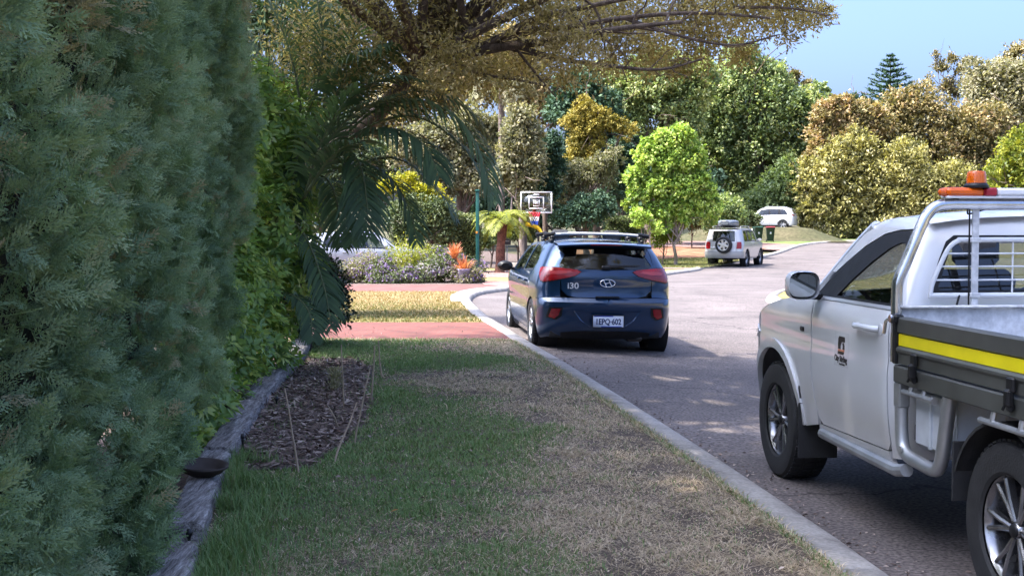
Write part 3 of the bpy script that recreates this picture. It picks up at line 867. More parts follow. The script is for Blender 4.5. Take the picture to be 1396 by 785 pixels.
def build_golden_palm():
    base = np.array([-3.05, 14.7, .05])
    t = empty('cane_palm', base, 0, 'tall dark green clumping palm with long drooping fronds above the dark bush', 'palm')
    mb = MB(); g = np.random.default_rng(5); crowns = []
    for (dx, dy, h, lx) in [(0, 0, 2.3, .1), (-.25, .2, 2.9, -.35), (.2, .25, 1.9, .35), (-.1, -.15, 1.5, .1), (-.35, -.1, 3.4, -.15), (.1, .3, 2.6, .25)]:
        p = tube_wobble(mb, (dx, dy, 0), (dx + lx, dy, h), .035, .026, 6, .012, 8); crowns.append(p[-1])
    mb.build('trunk', m_cane, t, True)
    Q = lambda u, v, Y: PX(u, v, Y) - base
    # fronds laid along paths measured in the photograph: list of (u, v) with start and end distance
    paths = [
        ([(470, 185), (500, 158), (533, 142), (578, 138), (620, 158), (652, 200), (672, 268)], 13.5, 12.9, .64),
        ([(478, 170), (515, 140), (560, 125), (605, 130), (640, 152), (668, 190)], 13.7, 13.9, .50),
        ([(470, 205), (505, 180), (545, 178), (580, 200), (598, 240)], 13.2, 12.5, .55),
        ([(455, 160), (468, 100), (485, 40), (510, -20), (545, -60)], 13.7, 13.4, .62),
        ([(440, 150), (452, 80), (462, 10), (475, -60)], 13.9, 14.0, .55),
        ([(425, 160), (428, 90), (415, 20), (395, -40)], 13.9, 14.2, .50),
        ([(448, 175), (480, 115), (520, 75), (565, 60), (600, 70)], 13.9, 14.4, .55),
        ([(450, 215), (475, 205), (492, 230), (500, 275), (503, 325)], 13.0, 12.3, .48),
        ([(455, 230), (500, 225), (535, 245), (560, 290), (568, 330)], 13.5, 13.0, .42),
        ([(430, 235), (450, 250), (462, 290), (466, 335)], 13.2, 12.6, .42),
        ([(400, 300), (420, 330), (436, 372), (446, 410), (451, 446)], 12.7, 12.2, .36),
        ([(380, 398), (403, 405), (421, 425), (427, 462)], 12.4, 12.0, .32),
        ([(392, 355), (419, 358), (440, 385), (452, 412)], 12.8, 12.4, .30),
        ([(398, 200), (390, 150), (372, 100), (345, 60)], 13.9, 14.0, .45),
        ([(420, 190), (405, 215), (398, 260), (396, 300)], 13.2, 12.8, .38),
        ([(440, 200), (470, 165), (505, 120), (530, 70)], 14.1, 14.5, .5),
        ([(460, 130), (500, 90), (545, 20), (590, -20)], 13.9, 14.0, .6),
        ([(465, 195), (520, 165), (570, 160), (620, 190), (655, 235), (668, 280)], 13.9, 13.6, .52),
        ([(445, 165), (462, 120), (490, 85), (530, 60)], 13.3, 13.0, .55), ([(450, 180), (470, 145), (500, 118), (540, 105), (580, 110)], 13.0, 12.6, .5),
        ([(425, 250), (450, 190), (490, 150), (540, 130)], 12.9, 12.6, .5), ([(415, 270), (432, 210), (455, 160), (485, 120)], 12.8, 12.5, .5), ([(420, 260), (450, 215), (485, 195), (520, 205)], 12.6, 12.2, .45),
        ([(430, 130), (440, 60), (432, 0), (415, -60)], 13.3, 13.3, .5), ([(410, 150), (400, 90), (380, 30), (352, -20)], 13.2, 13.2, .45),
([(455, 210), (480, 240), (486, 285), (480, 330)], 12.7, 12.3, .42),
        ([(470, 235), (520, 215), (560, 225), (600, 262), (622, 300)], 13.8, 13.6, .40),
    ]
    for i, (pth, ya, yb, lf) in enumerate(paths):
        P3 = [Q(u, v, ya + (yb - ya) * k / (len(pth) - 1)) for k, (u, v) in enumerate(pth)]
        big = i in (0, 1, 2, 18)
        frond(t, None, None, None, None, lf * (1.15 if big else 1), ml_palm, m_frondstem, .036 if big else .030, 36 if big else 25 + int(6 * lf), 100 + i, .42 if big else .24, tint=.42 if i % 3 else .58, path=P3)
    specs = [(Q(*paths[i][0][0], paths[i][1]),) for i in range(len(paths))]
    # stalks that carry the fronds up from the canes
    mb = MB()
    for (b,) in specs:
        c = crowns[int(np.argmin([np.linalg.norm(b - q) for q in crowns]))]
        st = c * .55 + np.array([0, 0, .1]); mb.tube(spline([st, (st + b) / 2 + [-.04, 0, .03], b], 4), np.linspace(.009, .008, 9), 5)
    mb.build('frond_stalk', m_frondstem, t, True)
build_golden_palm()
# thin strap-leaved palms behind it fill the dark corner
def strap_plant(name, base, n, L, w, mat, label, cat, seed, spread=.8, curl=.5, group=None, part='leaf', zup=1.0):
    g = np.random.default_rng(seed); t = empty(name, base, 0, label, cat, group); lv = Leaves()
    k = 6; az = g.uniform(0, 2 * math.pi, n); ri = g.uniform(.1, spread, n)
    dd = unit(np.stack([np.cos(az) * ri, np.sin(az) * ri, np.full(n, zup)], 1)); cur = g.normal(size=(n, 3)) * .03 * [1, 1, 0]
    ll = L * g.uniform(.6, 1.1, n); rows = []
    sd = unit(np.stack([-np.sin(az), np.cos(az), np.zeros(n)], 1))
    for j in range(k):
        ww = w * [.6, 1, 1, .8, .5, .05][j] * .5
        rows.append(np.stack([cur - sd * ww, cur + sd * ww], 1))
        dd = unit(dd + np.array([0, 0, -curl]) * (.15 + .22 * j) * ri[:, None]); cur = cur + dd * (ll / (k - 1))[:, None]
    Vv = np.stack(rows, 1).reshape(-1, 3); b = np.arange(n)[:, None, None] * (2 * k) + (np.arange(k - 1) * 2)[None, :, None]
    F = np.concatenate([b, b + 1, b + 3, b + 2], 2).reshape(-1, 4)
    lv.raw(Vv, F, np.repeat(g.random(n), k - 1)); lv.build(part, mat, t); return t
strap_plant('strap_leaf_plant', (-3.05, 14.3, .28), 260, 3.4, .05, ml_palm, 'tall dark strap-leaved plant in the shade behind the drooping palm', 'plant', 21, .42, .5)
strap_plant('strap_leaf_plant', (-2.55, 14.9, .28), 120, .75, .03, ml_palm, 'low strap-leaved clump at the far end of the timber edging under the dark bush', 'plant', 22, 1.1, .8)

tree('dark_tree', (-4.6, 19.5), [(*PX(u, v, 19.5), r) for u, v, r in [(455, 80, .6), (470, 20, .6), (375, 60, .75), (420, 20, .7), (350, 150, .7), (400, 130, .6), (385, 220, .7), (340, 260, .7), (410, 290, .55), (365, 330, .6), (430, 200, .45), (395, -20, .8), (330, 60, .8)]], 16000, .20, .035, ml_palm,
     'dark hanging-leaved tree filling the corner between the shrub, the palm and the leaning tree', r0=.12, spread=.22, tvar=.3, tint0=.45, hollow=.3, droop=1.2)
# dark bush against the sunlit brick
b0 = PX(430, 405, 14.9)
bl = [(*PX(432, 395, 14.9), .31), (*PX(412, 420, 14.9), .34), (*PX(448, 425, 14.9), .26), (*PX(420, 372, 14.9), .30), (*PX(445, 385, 14.9), .22), (*PX(398, 395, 14.9), .34), (*PX(455, 404, 14.9), .18)]
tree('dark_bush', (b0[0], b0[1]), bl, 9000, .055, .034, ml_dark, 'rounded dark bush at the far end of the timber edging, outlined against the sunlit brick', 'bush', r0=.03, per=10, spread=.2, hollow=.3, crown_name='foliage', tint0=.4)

# ================================================================== OVERHANGING TREE
def build_overhang():
    base = np.array([-3.35, 14.6, .2])
    t = empty('spreading_tree', base, 0, 'large leaning tree whose low brownish canopy hangs over the verge and road', 'tree')
    g = np.random.default_rng(31); mb = MB()
    Q = lambda u, v, Y: PX(u, v, Y) - base
    trunk = spline([(0, 0, -.15), (.25, -.1, 1.2), Q(452, 205, 14.9), Q(505, 165, 14.8), Q(545, 120, 14.6), Q(572, 82, 14.4)], 5)
    mb.tube(trunk, np.linspace(.13, .085, len(trunk)), 12)
    limbs = [
        ([(572, 82, 14.4), (600, 40, 14.2), (640, -30, 13.8), (700, -120, 13.0)], .075, .04),
        ([(560, 98, 14.5), (610, 62, 14.1), (660, 25, 13.7), (700, -10, 13.3), (760, -80, 12.6)], .065, .035),
        ([(575, 85, 14.4), (640, 72, 13.9), (700, 62, 13.5), (760, 55, 13.2), (840, 40, 12.8), (930, 30, 12.4)], .07, .018),
        ([(660, 68, 13.8), (720, 30, 13.3), (790, 12, 12.9), (870, -5, 12.4)], .045, .02),
        ([(700, 62, 13.5), (760, 80, 13.3), (830, 90, 13.2), (900, 95, 13.1), (960, 80, 13.0)], .03, .010),
        ([(600, 75, 14.2), (650, 100, 14.1), (700, 108, 14.0), (745, 118, 14.0)], .03, .008),
        ([(640, 72, 13.9), (700, 45, 13.6), (770, 38, 13.3), (850, 25, 13.0), (950, 18, 12.8), (1050, 25, 12.6)], .045, .012),
        ([(850, 25, 13.0), (930, 50, 12.9), (1000, 62, 12.8), (1060, 48, 12.8)], .02, .007),
        ([(1000, 10, 12.7), (1080, 12, 12.7), (1130, 22, 12.7)], .018, .006),
        ([(560, 98, 14.5), (520, 60, 14.8), (480, 20, 15.2), (440, -30, 15.4)], .07, .03),
        ([(480, 20, 15.2), (500, -20, 14.6), (560, -80, 14)], .04, .02),
        ([(505, 165, 14.8), (470, 120, 15.2), (400, 70, 15.8)], .05, .02),
        ([(700, 62, 13.5), (730, 100, 13.5), (760, 135, 13.5)], .018, .006),
    ]
    tips = []
    for pts, r0, r1 in limbs:
        P = spline([Q(*p) for p in pts], 4); mb.tube(P, np.linspace(r0, r1, len(P)), 8); tips.append((P, r1))
        for i in range(3, len(P), 2):
            for _ in range(2):
                d = unit(np.array([g.normal() * .6 + .35, g.normal() * .7, g.normal() * .45 + .1])); L = g.uniform(.3, .8) * (.45 if r1 < .013 else 1)
                tube_wobble(mb, P[i], P[i] + d * L, r1 * .8, .004, 4, .06, 5)
    for _ in range(26):                                    # high limbs out of the frame that carry the canopy
        a = Q(572, 82, 14.4) if g.random() < .6 else Q(640, -30, 13.8)
        e = np.array([g.uniform(-5.5, 4.0), g.uniform(4, 17), g.uniform(5.4, 7.5)]) - base
        tube_wobble(mb, a, e, .06, .015, 6, .04, 6, .05)
    mb.build('trunk', m_bark, t, True)
    # canopy : leaf sprays hanging along twigs
    lv = Leaves()
    blobs = []
    def low(u, v, Y, r): blobs.append((*(Q(u, v, Y)), r))
    for (u, v, r) in [(470, 40, .6), (520, 20, .55), (430, 90, .6), (560, 30, .45), (610, 15, .4), (650, 60, .30), (615, 95, .28), (660, 110, .26), (700, 90, .28), (745, 60, .32), (735, 25, .36), (690, 5, .34),
                      (780, 85, .30), (800, 40, .34), (845, 15, .36), (850, 70, .30), (900, 45, .34), (890, 90, .22), (945, 20, .36), (950, 70, .28), (995, 40, .30), (1030, 15, .28), (1010, 80, .16), (1060, 45, .20),
                      (1080, 12, .24), (1105, 30, .16), (1125, 18, .12), (760, 8, .34), (820, -15, .4), (905, -10, .4), (1000, -15, .34), (1060, -20, .3), (660, -15, .4), (600, -25, .45), (540, 75, .32), (580, 130, .24),
                      (500, 110, .4), (620, 50, .25), (760, 110, .16), (700, 125, .16), (830, 95, .14), (925, 98, .13)]:
        low(u, v, g.uniform(12.4, 15.2), r)
    B = np.array(blobs)
    blob_leaves(lv, B[B[:, 3] > .38], 19000, .062, .019, 16, .30, tint0=.50, tvar=.24, hollow=.15, droop=.35, gap_loc=base)
    blob_leaves(lv, B[B[:, 3] <= .38], 46000, .062, .020, 16, .34, tint0=.56, tvar=.26, hollow=.1, droop=.35, gap_loc=base)
    # the back of the canopy, out of the frame above the lawn
    up = []
    for _ in range(34):
        x = g.uniform(-4.2, 3.6); y = g.uniform(11.0, 15.2)
        if x > 2.2 and y > 13.8: continue
        up.append((x - base[0], y - base[1], 4.9 + .06 * y + g.uniform(-.3, 1.0), g.uniform(.6, .95)))
    blob_leaves(lv, up, 4500, .14, .06, 14, .28, tint0=.5, tvar=.2, hollow=.3, gap_loc=base)
    lv.build('crown', ml_over, t)
build_overhang()

# ================================================================== UNSEEN GUMS ADDED BEHIND THE HEDGE (placed to throw the shade over the verge)
def shade_gum(x, y, y0, y1, label, seed):
    g = np.random.default_rng(seed); t = empty('shade_gum', (x, y, 0), 0, label, 'tree'); mb = MB()
    P = tube_wobble(mb, (0, 0, -.1), (-.4, .3, 9.5), .42, .24, 8, .008, 12); up = []
    for _ in range(38):
        px_ = g.uniform(-9.4, -3.0); py_ = g.uniform(y0, y1); up.append((px_ - x, py_ - y, g.uniform(12.2, 14.2), g.uniform(.9, 1.4)))
    for e in up[::3]: tube_wobble(mb, P[g.integers(5, 9)], e[:3], .13, .03, 5, .05, 7, .04)
    mb.build('trunk', m_bark_pale, t, True)
    lv = Leaves(); blob_leaves(lv, up, 11500, .24, .12, 14, .30, tint0=.5, tvar=.25, hollow=.3, face=tuple(SUN), zsq=.6, gap_loc=(x, y, 0)); lv.build('crown', ml_green, t)
shade_gum(-7.5, 4.5, 3.4, 8.6, 'nearer unseen pale-trunked gum tree added behind the cypress hedge to shade the verge', 301)
shade_gum(-8.0, 11.5, 8.2, 14.2, 'farther unseen pale-trunked gum tree added behind the cypress hedge to shade the verge', 302)
# ================================================================== LAWN, EDGING, MULCH
def blades(name, x, y, z0, h, w, tint, mat, lean, g, parent=None):
    n = len(x); az = g.uniform(0, 2 * math.pi, n)
    D = unit(np.stack([np.cos(az) * lean, np.sin(az) * lean, np.ones(n)], 1)); Sd = np.stack([-np.sin(az), np.cos(az), np.zeros(n)], 1)
    ca = g.uniform(0, 2 * math.pi, n); Sd = unit(Sd + .6 * np.stack([np.cos(ca), np.sin(ca), np.zeros(n)], 1))
    p = np.stack([x, y, z0], 1); w = w[:, None]; h = h[:, None]
    m = p + D * h * .55; D2 = unit(D + np.stack([np.cos(az) * lean * .8, np.sin(az) * lean * .8, -.35 * lean], 1)); e = m + D2 * h * .5
    V = np.stack([p - Sd * w * .5, p + Sd * w * .5, m + Sd * w * .4, m - Sd * w * .4, e], 1).reshape(-1, 3)
    i = np.arange(n)[:, None] * 5
    return np_mesh(name, V, [i + [0, 1, 2, 3], i + [3, 2, 4]], mat, parent, False, np.clip(np.concatenate([tint, tint]), 0, 1))

timber_x = interp_curve([(-30, -1.2), (3.0, -1.12), (5.7, -1.56), (8.4, -1.99), (11.2, -2.25), (13.6, -2.36), (15.6, -2.60), (30, -4.0)])                       # centre line of the timber edging
klx = interp_curve([(a[1], a[0]) for a in KLd if -28 < a[1] < 30])
BED = [(-1.80, 8.0), (-1.36, 8.15), (-1.22, 9.2), (-1.20, 10.2), (-1.30, 11.2), (-1.42, 12.7), (-1.72, 13.5), (-2.22, 13.5), (-2.17, 11.9), (-2.12, 10.4), (-1.97, 9.2)]

def dryness(x, y):
    d = klx(y) - x                                            # distance from the kerb
    n1 = vnoise(x, y, 1.3, 41); n2 = vnoise(x, y, .45, 42); n3 = vnoise(x, y, .16, 43)
    band = 1 / (1 + np.exp((d - (1.30 + .9 * (n1 - .5) * 2)) / .25))
    near = np.clip((7.4 - y) / 1.8, 0, 1) * .45
    return np.clip(np.maximum(band, near) + .55 * (n1 - .5) + .5 * (n2 - .5) + .3 * (n3 - .5) + .09, 0, 1)

def build_lawn():
    g = np.random.default_rng(77)
    N = 430000
    # denser near the camera, where each blade shows
    y = 5.0 + 10.5 * g.random(N) ** 1.6; x = g.uniform(-3.4, 2.1, N)
    k = (x > timber_x(y) + .12) & (x < klx(y) - .265) & (y < 15.44)
    jx = x + .16 * (vnoise(x, y, .3, 48) - .5) + .08 * (vnoise(x, y, .1, 49) - .5); inb = in_poly(jx, y, BED); k &= ~(inb & (g.random(N) < .84))
    x, y = x[k], y[k]; n = len(x); dr = dryness(x, y)
    bald = vnoise(x, y, .35, 44) * .6 + vnoise(x, y, .12, 45) * .4
    k = (g.random(n) > np.clip((bald - .52) * 3.5, 0, .8) * dr); x, y, dr = x[k], y[k], dr[k]; n = len(x)
    straw = g.random(n) < (.05 + .90 * dr)
    far = np.clip((y - 6) / 12, 0, 1)
    h = np.where(straw, g.uniform(.035, .11, n), g.uniform(.018, .05, n)) * (1 - .2 * far)
    tuft = vnoise(x, y, .22, 46); h *= .65 + .9 * tuft ** 1.5 + .35 * np.clip(1 - (x - timber_x(y)) / .7, 0, 1)
    w = np.where(straw, .0040, .0048) * (1 + 1.5 * far)
    t = np.where(straw, g.uniform(.58, 1.0, n), .18 + .30 * g.random(n) + .12 * (vnoise(x, y, .8, 47) - .5))
    lean = np.where(straw, g.uniform(1.6, 6.0, n), g.uniform(.2, 1.1, n))
    # a fringe of blades that leans over the kerb and the driveway edge
    m = 8000; ye = g.uniform(5.0, 15.4, m); xe = klx(ye) - .285 + g.uniform(-.04, .03, m)
    m2 = 5000; x3 = g.uniform(-3.0, 0.0, m2); y3 = 15.4 + g.uniform(-.1, .08, m2)
    x = np.concatenate([x, xe, x3]); y = np.concatenate([y, ye, y3]); q = m + m2
    h = np.concatenate([h, g.uniform(.03, .07, q)]); w = np.concatenate([w, np.full(q, .006)])
    t = np.concatenate([t, np.where(g.random(q) < .6, g.uniform(.6, 1, q), g.uniform(.2, .5, q))]); lean = np.concatenate([lean, g.uniform(.5, 2, q)])
    o = blades('lawn_grass', x, y, T(x, y) + H - .004, h, w, t, ml_grass, lean, g)
    tag(o, 'patchy shaded lawn of green and straw-dry grass between the timber edging and the kerb', 'grass', None, 'stuff')
    # longer weeds against the timber
    N = 5200; y = g.uniform(4.6, 8.4, N); x = timber_x(y) + .11 + np.abs(g.normal(size=N)) * .16
    k = vnoise(x, y, .3, 50) > .42; x, y = x[k], y[k]; N = len(x)
    o = blades('long_grass', x, y, T(x, y) + H - .004, g.uniform(.06, .17, N), np.full(N, .006), g.uniform(.2, .5, N), ml_grass, g.uniform(.15, .8, N), g)
    tag(o, 'longer green grass tufts along the near end of the timber edging', 'grass', None, 'stuff')
    # sunlit strip between the two brick pavings
    N = 70000; y = 18.15 + 10.85 * g.random(N); x = g.uniform(-6.5, -.1, N)
    ke = interp_curve([(a[1], a[0]) for a in KLd if 17 < a[1] < 29.6]); k = x < ke(y) - np.where(y < 23.4, .28, .46); x, y = x[k], y[k]; N = len(x)
    nn = vnoise(x, y, 1.6, 60); greenish = np.clip(1.1 - (y - 18.5) / 5 + (nn - .5), 0, 1)
    t = np.where(g.random(N) < greenish * .8, g.uniform(0, .45, N), g.uniform(.5, 1, N))
    o = blades('lawn_grass', x, y, T(x, y) + H - .004, g.uniform(.03, .065, N), np.full(N, .013), t, ml_grass_sun, g.uniform(.2, 1.5, N), g)
    tag(o, 'sunlit yellow and orange dry grass strip between the two red brick pavings', 'grass', None, 'stuff')
    N = 26000; y = 53.2 + 13 * g.random(N); x = g.uniform(4.5, 13.5, N)
    k = in_poly(x, y, [(8.2, 53.4), (12.6, 66), (10.5, 67), (5.6, 63), (4, 56), (4.7, 54.1)]); x, y = x[k], y[k]; N = len(x)
    o = blades('lawn_grass', x, y, T(x, y) + H - .004, g.uniform(.05, .1, N), np.full(N, .03), g.uniform(0, .5, N), ml_grass_sun, g.uniform(.2, 1.2, N), g)
    tag(o, 'green dappled lawn at the street bend under the lime green tree', 'grass', None, 'stuff')
build_lawn()

m_timber = M_ramp('weathered_timber', [(.30, (.06, .055, .05)), (.46, (.20, .18, .17)), (.55, (.27, .25, .24)), (.72, (.42, .40, .385))], scale=7, rough=.95, bump=1.0, second=(26, .5), stretch=(5, .45, 5))
def build_timber():
    g = np.random.default_rng(15)
    cuts = [4.7, 6.15, 8.3, 10.4, 12.6, 15.4]
    names = ['short near timber sleeper with a broken rounded end beside the long grass', 'weathered timber sleeper between the broken one and the dark bowl',
             'weathered timber sleeper from the dark bowl to the middle of the mulch bed', 'weathered timber sleeper beside the far half of the mulch bed',
             'farthest timber sleeper running up to the dark bush']
    for k in range(5):
        a, b = cuts[k] + .012, cuts[k + 1] - .012; m = 44
        ys_ = np.linspace(a, b, m); wob = .012 * (vnoise(ys_, ys_ * 0, .5, 70 + k) - .5)
        prof = [(-.10, 0), (-.10, .135), (-.08, .152), (-.03, .158), (.03, .156), (.075, .150), (.095, .13), (.10, .0)]
        rows = []
        for dx, z in prof:
            ex = dx * (1 + .10 * (vnoise(ys_, ys_ * 0 + z * 10 + dx * 30, .12, 80 + k) - .5))
            zz = z - .022 * vnoise(ys_, ys_ * 0 + dx * 20, .10, 90 + k) - .012 * vnoise(ys_, ys_ * 0 + dx * 50, .03, 95 + k)
            endf = np.minimum((ys_ - a) / .05, (b - ys_) / .05).clip(0, 1) ** .5
            if k == 0: endf = np.minimum(endf, ((b - ys_) / .35).clip(.25, 1))
            rows.append(np.stack([timber_x(ys_) + wob + ex * (.75 + .25 * endf), ys_, T(timber_x(ys_), ys_) + H - .03 + zz * (.35 + .65 * endf if z > .1 else 1)], 1))
        G = np.array(rows); mb = MB().grid(G)
        mb.add(G[:, 0], [np.arange(8)]); mb.add(G[:, -1], [np.arange(8)[::-1]])
        o = mb.build('timber_sleeper', m_timber, None, 'auto')
        tag(o, names[k], 'edging', 'timber sleepers edging the lawn')
build_timber()

m_chip = M_leaf('bark_chip', [(.09, .062, .05), (.19, .135, .11), (.31, .235, .20), (.50, .41, .34)], 0, .9, .2)
def build_mulch():
    g = np.random.default_rng(16)
    region('garden_bed', BED, m_darkmulch, H + .012, .15)
    N = 12000; x = g.uniform(-2.4, -1.0, N); y = g.uniform(7.8, 13.7, N); k = in_poly(x, y, BED); x, y = x[k], y[k]; n = len(x)
    lv = Leaves()
    lv.add(np.stack([x, y, T(x, y) + H + .014 + .02 * g.random(n)], 1), rdir(n) * [1, 1, .22], np.array([0, 0, 1.]) + .45 * g.normal(size=(n, 3)), g.uniform(.03, .10, n), g.uniform(.008, .024, n), g.random(n) ** 1.4)
    o = lv.build('bark_mulch', m_chip); tag(o, 'brown bark chips covering the bed beside the timber edging', 'mulch', None, 'stuff')
    # bare soil strip under the hedge, back of the timber
    region('garden_bed', [(timber_x(4) - .1, 4), (timber_x(9) - .1, 9), (timber_x(15.3) - .1, 15.3), (-8, 15.3), (-8, 4)], m_darkmulch, H + .006, .6)
    m_stick = M_plain('dry_stick', (.44, .33, .24), .8, noise=.25, nscale=20)
    m_stickd = M_plain('old_stick', (.36, .28, .19), .8, noise=.25, nscale=20)
    def stick(u0, v0, u1, v1, Y, dY, r, mat, label):
        """bottom at (u1, v1) on the ground, top seen at (u0, v0)"""
        a = UNP(u1, v1, H); b = PX(u0, v0, a[1] + dY); a[2] -= .02
        P = np.linspace(a, b, 5) + g.normal(size=(5, 3)) * .004
        o = MB().tube(P, np.linspace(r, r * .55, 5), 6).build('garden_stake', mat, None, True)
        tag(o, label, 'stake')
    stick(388, 530, 408, 646, 8.75, .0, .0075, m_stick, 'pale straight stick pushed upright into the near end of the mulch bed')
    stick(487, 548, 453, 630, 9.3, .15, .0085, m_stick, 'pale stick leaning to the right at the near right corner of the mulch bed')
    stick(447, 553, 464, 584, 11.0, 0, .009, m_stickd, 'short stick leaning left behind the right-leaning pale stick')
    stick(465, 470, 470, 560, 11.8, 0, .009, m_stickd, 'thin brown upright stick in the middle of the mulch bed near the grey tuft')
    stick(505, 500, 482, 606, 10.0, .1, .008, m_stickd, 'thin olive stalk leaning right at the grass edge of the mulch bed')
    stick(510, 472, 507, 545, 12.4, 0, .011, m_stickd, 'left one of the pair of brown stalks standing in the green grass')
    stick(516, 464, 520, 514, 14.2, 0, .011, m_stickd, 'right one of the pair of brown stalks standing in the green grass')
    m_blk = M_plain('black_plastic', (.012, .012, .013), .45)
    def riser(u, v, Y, h, label):
        p = UNP(u, v, H)
        t = empty('sprinkler_riser', p, 0, label, 'sprinkler', 'black sprinkler risers beside the timber edging')
        MB().lathe([(.0, h), (.011, h), (.011, h * .8), (.008, h * .78), (.008, 0), (0, 0)], 10).build('post', m_blk, t, True)
        MB().lathe([(.0, h + .03), (.010, h + .028), (.016, h + .012), (.016, h - .004), (0, h - .006)], 12).build('nozzle', m_blk, t, True)
    riser(407, 490, 15.6, .11, 'farthest black sprinkler riser beside the timber edging under the dark bush')
    riser(377, 556, 12.1, .07, 'small black sprinkler riser at the timber halfway along the mulch bed')
    riser(331, 620, 9.35, .12, 'black sprinkler riser beside the dark bowl on the timber')
    riser(258, 748, 6.65, .07, 'nearest black sprinkler riser in the long grass at the broken timber')
    # the dark shallow bowl resting on the timber
    p = UNP(283, 636, H + .17); p[0] -= .03
    m_bowl = M_plain('dark_clay', (.045, .032, .026), .7, noise=.4, nscale=12)
    o = MB().lathe([(0, .0), (.08, .0), (.12, .03), (.14, .06), (.150, .065), (.150, .05), (.135, .045), (.115, .018), (.07, .012), (0, .012)][::-1], 36).build('plant_saucer', m_bowl, None, True)
    o.location = (p[0], p[1], float(T(p[0], p[1])) + H + .122); o.rotation_euler = (R(3), R(4), 0)
    tag(o, 'dark shallow plant saucer resting on the timber edging under the leafy shrub', 'saucer')
    # grey tuft in the bed
    p = UNP(457, 535, H); lv = Leaves(); n = 500
    q = np.stack([g.normal(size=n) * .035, g.normal(size=n) * .035, .02 + .2 * g.random(n)], 1)
    lv.add(q, unit(q * [3, 3, 1] + rdir(n) * .3 + [0, 0, .4]), rdir(n), .03, .008, g.random(n) * .6 + .3)
    o = lv.build('young_shrub', ml_olive); o.location = (p[0], p[1], float(T(p[0], p[1])) + H); tag(o, 'small grey-green seedling shrub in the mulch bed', 'shrub')
    # fallen leaves on the lawn
    def fallen(u, v, mat, label, L=.05):
        p = UNP(u, v, .012 if u > 1200 else H + .04); lv = Leaves(); lv.add(np.array([[0, 0, 0.]]), np.array([[1, .4, .25]]), np.array([[-.3, .3, 1.]]), L, L * .6, np.array([.7]), .2)
        o = lv.build('fallen_leaf', mat); o.location = (p[0], p[1], p[2]); tag(o, label, 'leaf')
    fallen(532, 698, ml_orange, 'fallen orange leaf on the shaded lawn')
    fallen(583, 684, ml_white, 'upper one of the two pale fallen leaves on the shaded lawn', .04)
    fallen(557, 708, ml_white, 'lower one of the two pale fallen leaves on the shaded lawn', .04)
    fallen(1326, 762, ml_orange, 'fallen tan leaf on the road beside the utility truck rear wheel', .06)
build_mulch()
def build_litter():
    g = np.random.default_rng(90); n = 1500; y = 5 + 12 * g.random(n) ** 1.3; foot = g.random(n) < .55
    x = np.where(foot, klx(y) + np.abs(g.normal(size=n)) * .14 + .01, klx(y) - .27 - g.random(n) * 3.4); on = x > timber_x(y) + .1; x, y, foot = x[on], y[on], foot[on]; n = len(x)
    z = T(x, y) + np.where(foot, .006, H + .03); lv = Leaves(); s = g.uniform(.012, .04, n)
    lv.add(np.stack([x, y, z], 1), rdir(n) * [1, 1, .25], np.array([0, 0, 1.]) + .4 * g.normal(size=(n, 3)), s, s * .45, g.random(n), .25)
    tag(lv.build('leaf_litter', m_chip), 'small dry leaves scattered along the gutter and over the lawn', 'leaf litter', None, 'stuff')
build_litter()
# ================================================================== FAR SIDE OF THE STREET
def shell(u, v, Y, r): return (*PX(u, v, Y), r)
def pxblobs(L, Y, jit=0, seed=0):
    """(u, v, radius in px) measured in the photograph -> real blobs about distance Y"""
    g = np.random.default_rng(seed); out = []
    for u, v, r in L:
        y = Y + g.uniform(-jit, jit); out.append((*PX(u, v, y), r * y / 1700.0))
    return out

def rough_tree(name, Y, L, n, leaf, mats, label, cat='tree', base=None, jit=0, depth=1.0, seed=1, extra=0, **kw):
    """blobs measured in px, given real depth by copies set back behind them"""
    g = np.random.default_rng(seed); B = pxblobs(L, Y, jit, seed)
    more = []
    for (x, y, z, r) in B:
        more.append((x + g.normal() * r * .3, y + r * g.uniform(.7, 1.3) * depth, z + g.normal() * r * .2, r * g.uniform(.8, 1.0)))
    sat = []
    for (x, y, z, r) in B:                                     # small sprays of foliage that break the outline
        for _ in range(4):
            d = unit(g.normal(size=3) + np.array([0, -.3, .45])); e = g.uniform(.85, 1.25); sat.append((x + d[0] * r * e, y + d[1] * r * .8, z + d[2] * r * e, r * g.uniform(.22, .48)))
    B = B + more; nb = len(B); B = B + [q for q in sat if q[2] - q[3] > float(T(q[0], q[1])) + .1]
    A = np.array(B)
    if base is None: base = (A[:, 0].mean(), A[:, 1].mean())
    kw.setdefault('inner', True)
    return tree(name, base, B, n, leaf, leaf * kw.pop('wr', .55), mats, label, cat, **kw)

GF = 'trees closing the far end of the street'
# big green trees in the middle
rough_tree('broadleaf_tree', 104, [(1000, 118, 38), (1040, 145, 40), (1078, 165, 36), (1102, 150, 28), (960, 140, 36), (985, 185, 36), (1040, 205, 40), (1075, 225, 36), (1005, 240, 34), (960, 215, 36), (1105, 205, 26), (1060, 262, 26), (1015, 85, 24), (1052, 108, 24), (1112, 128, 14), (1000, 262, 28), (1092, 250, 22), (1118, 160, 18)],
           70000, .30, ml_green, 'tallest mid-green broadleaf tree at the street end above the white parked wagon', depth=1, seed=2, r0=.55, spread=.11, tvar=.42, tint0=.48, hollow=.6, group=GF)
rough_tree('broadleaf_tree', 96, [(870, 118, 34), (905, 105, 34), (938, 120, 30), (845, 140, 30), (890, 150, 34), (930, 165, 30), (822, 118, 26), (860, 182, 30), (955, 100, 22), (915, 200, 26)],
           44000, .28, ml_green, 'yellow-green spreading tree behind the golden conifers, left of the tallest tree', seed=3, r0=.4, spread=.12, tvar=.42, tint0=.62, hollow=.6, group=GF)
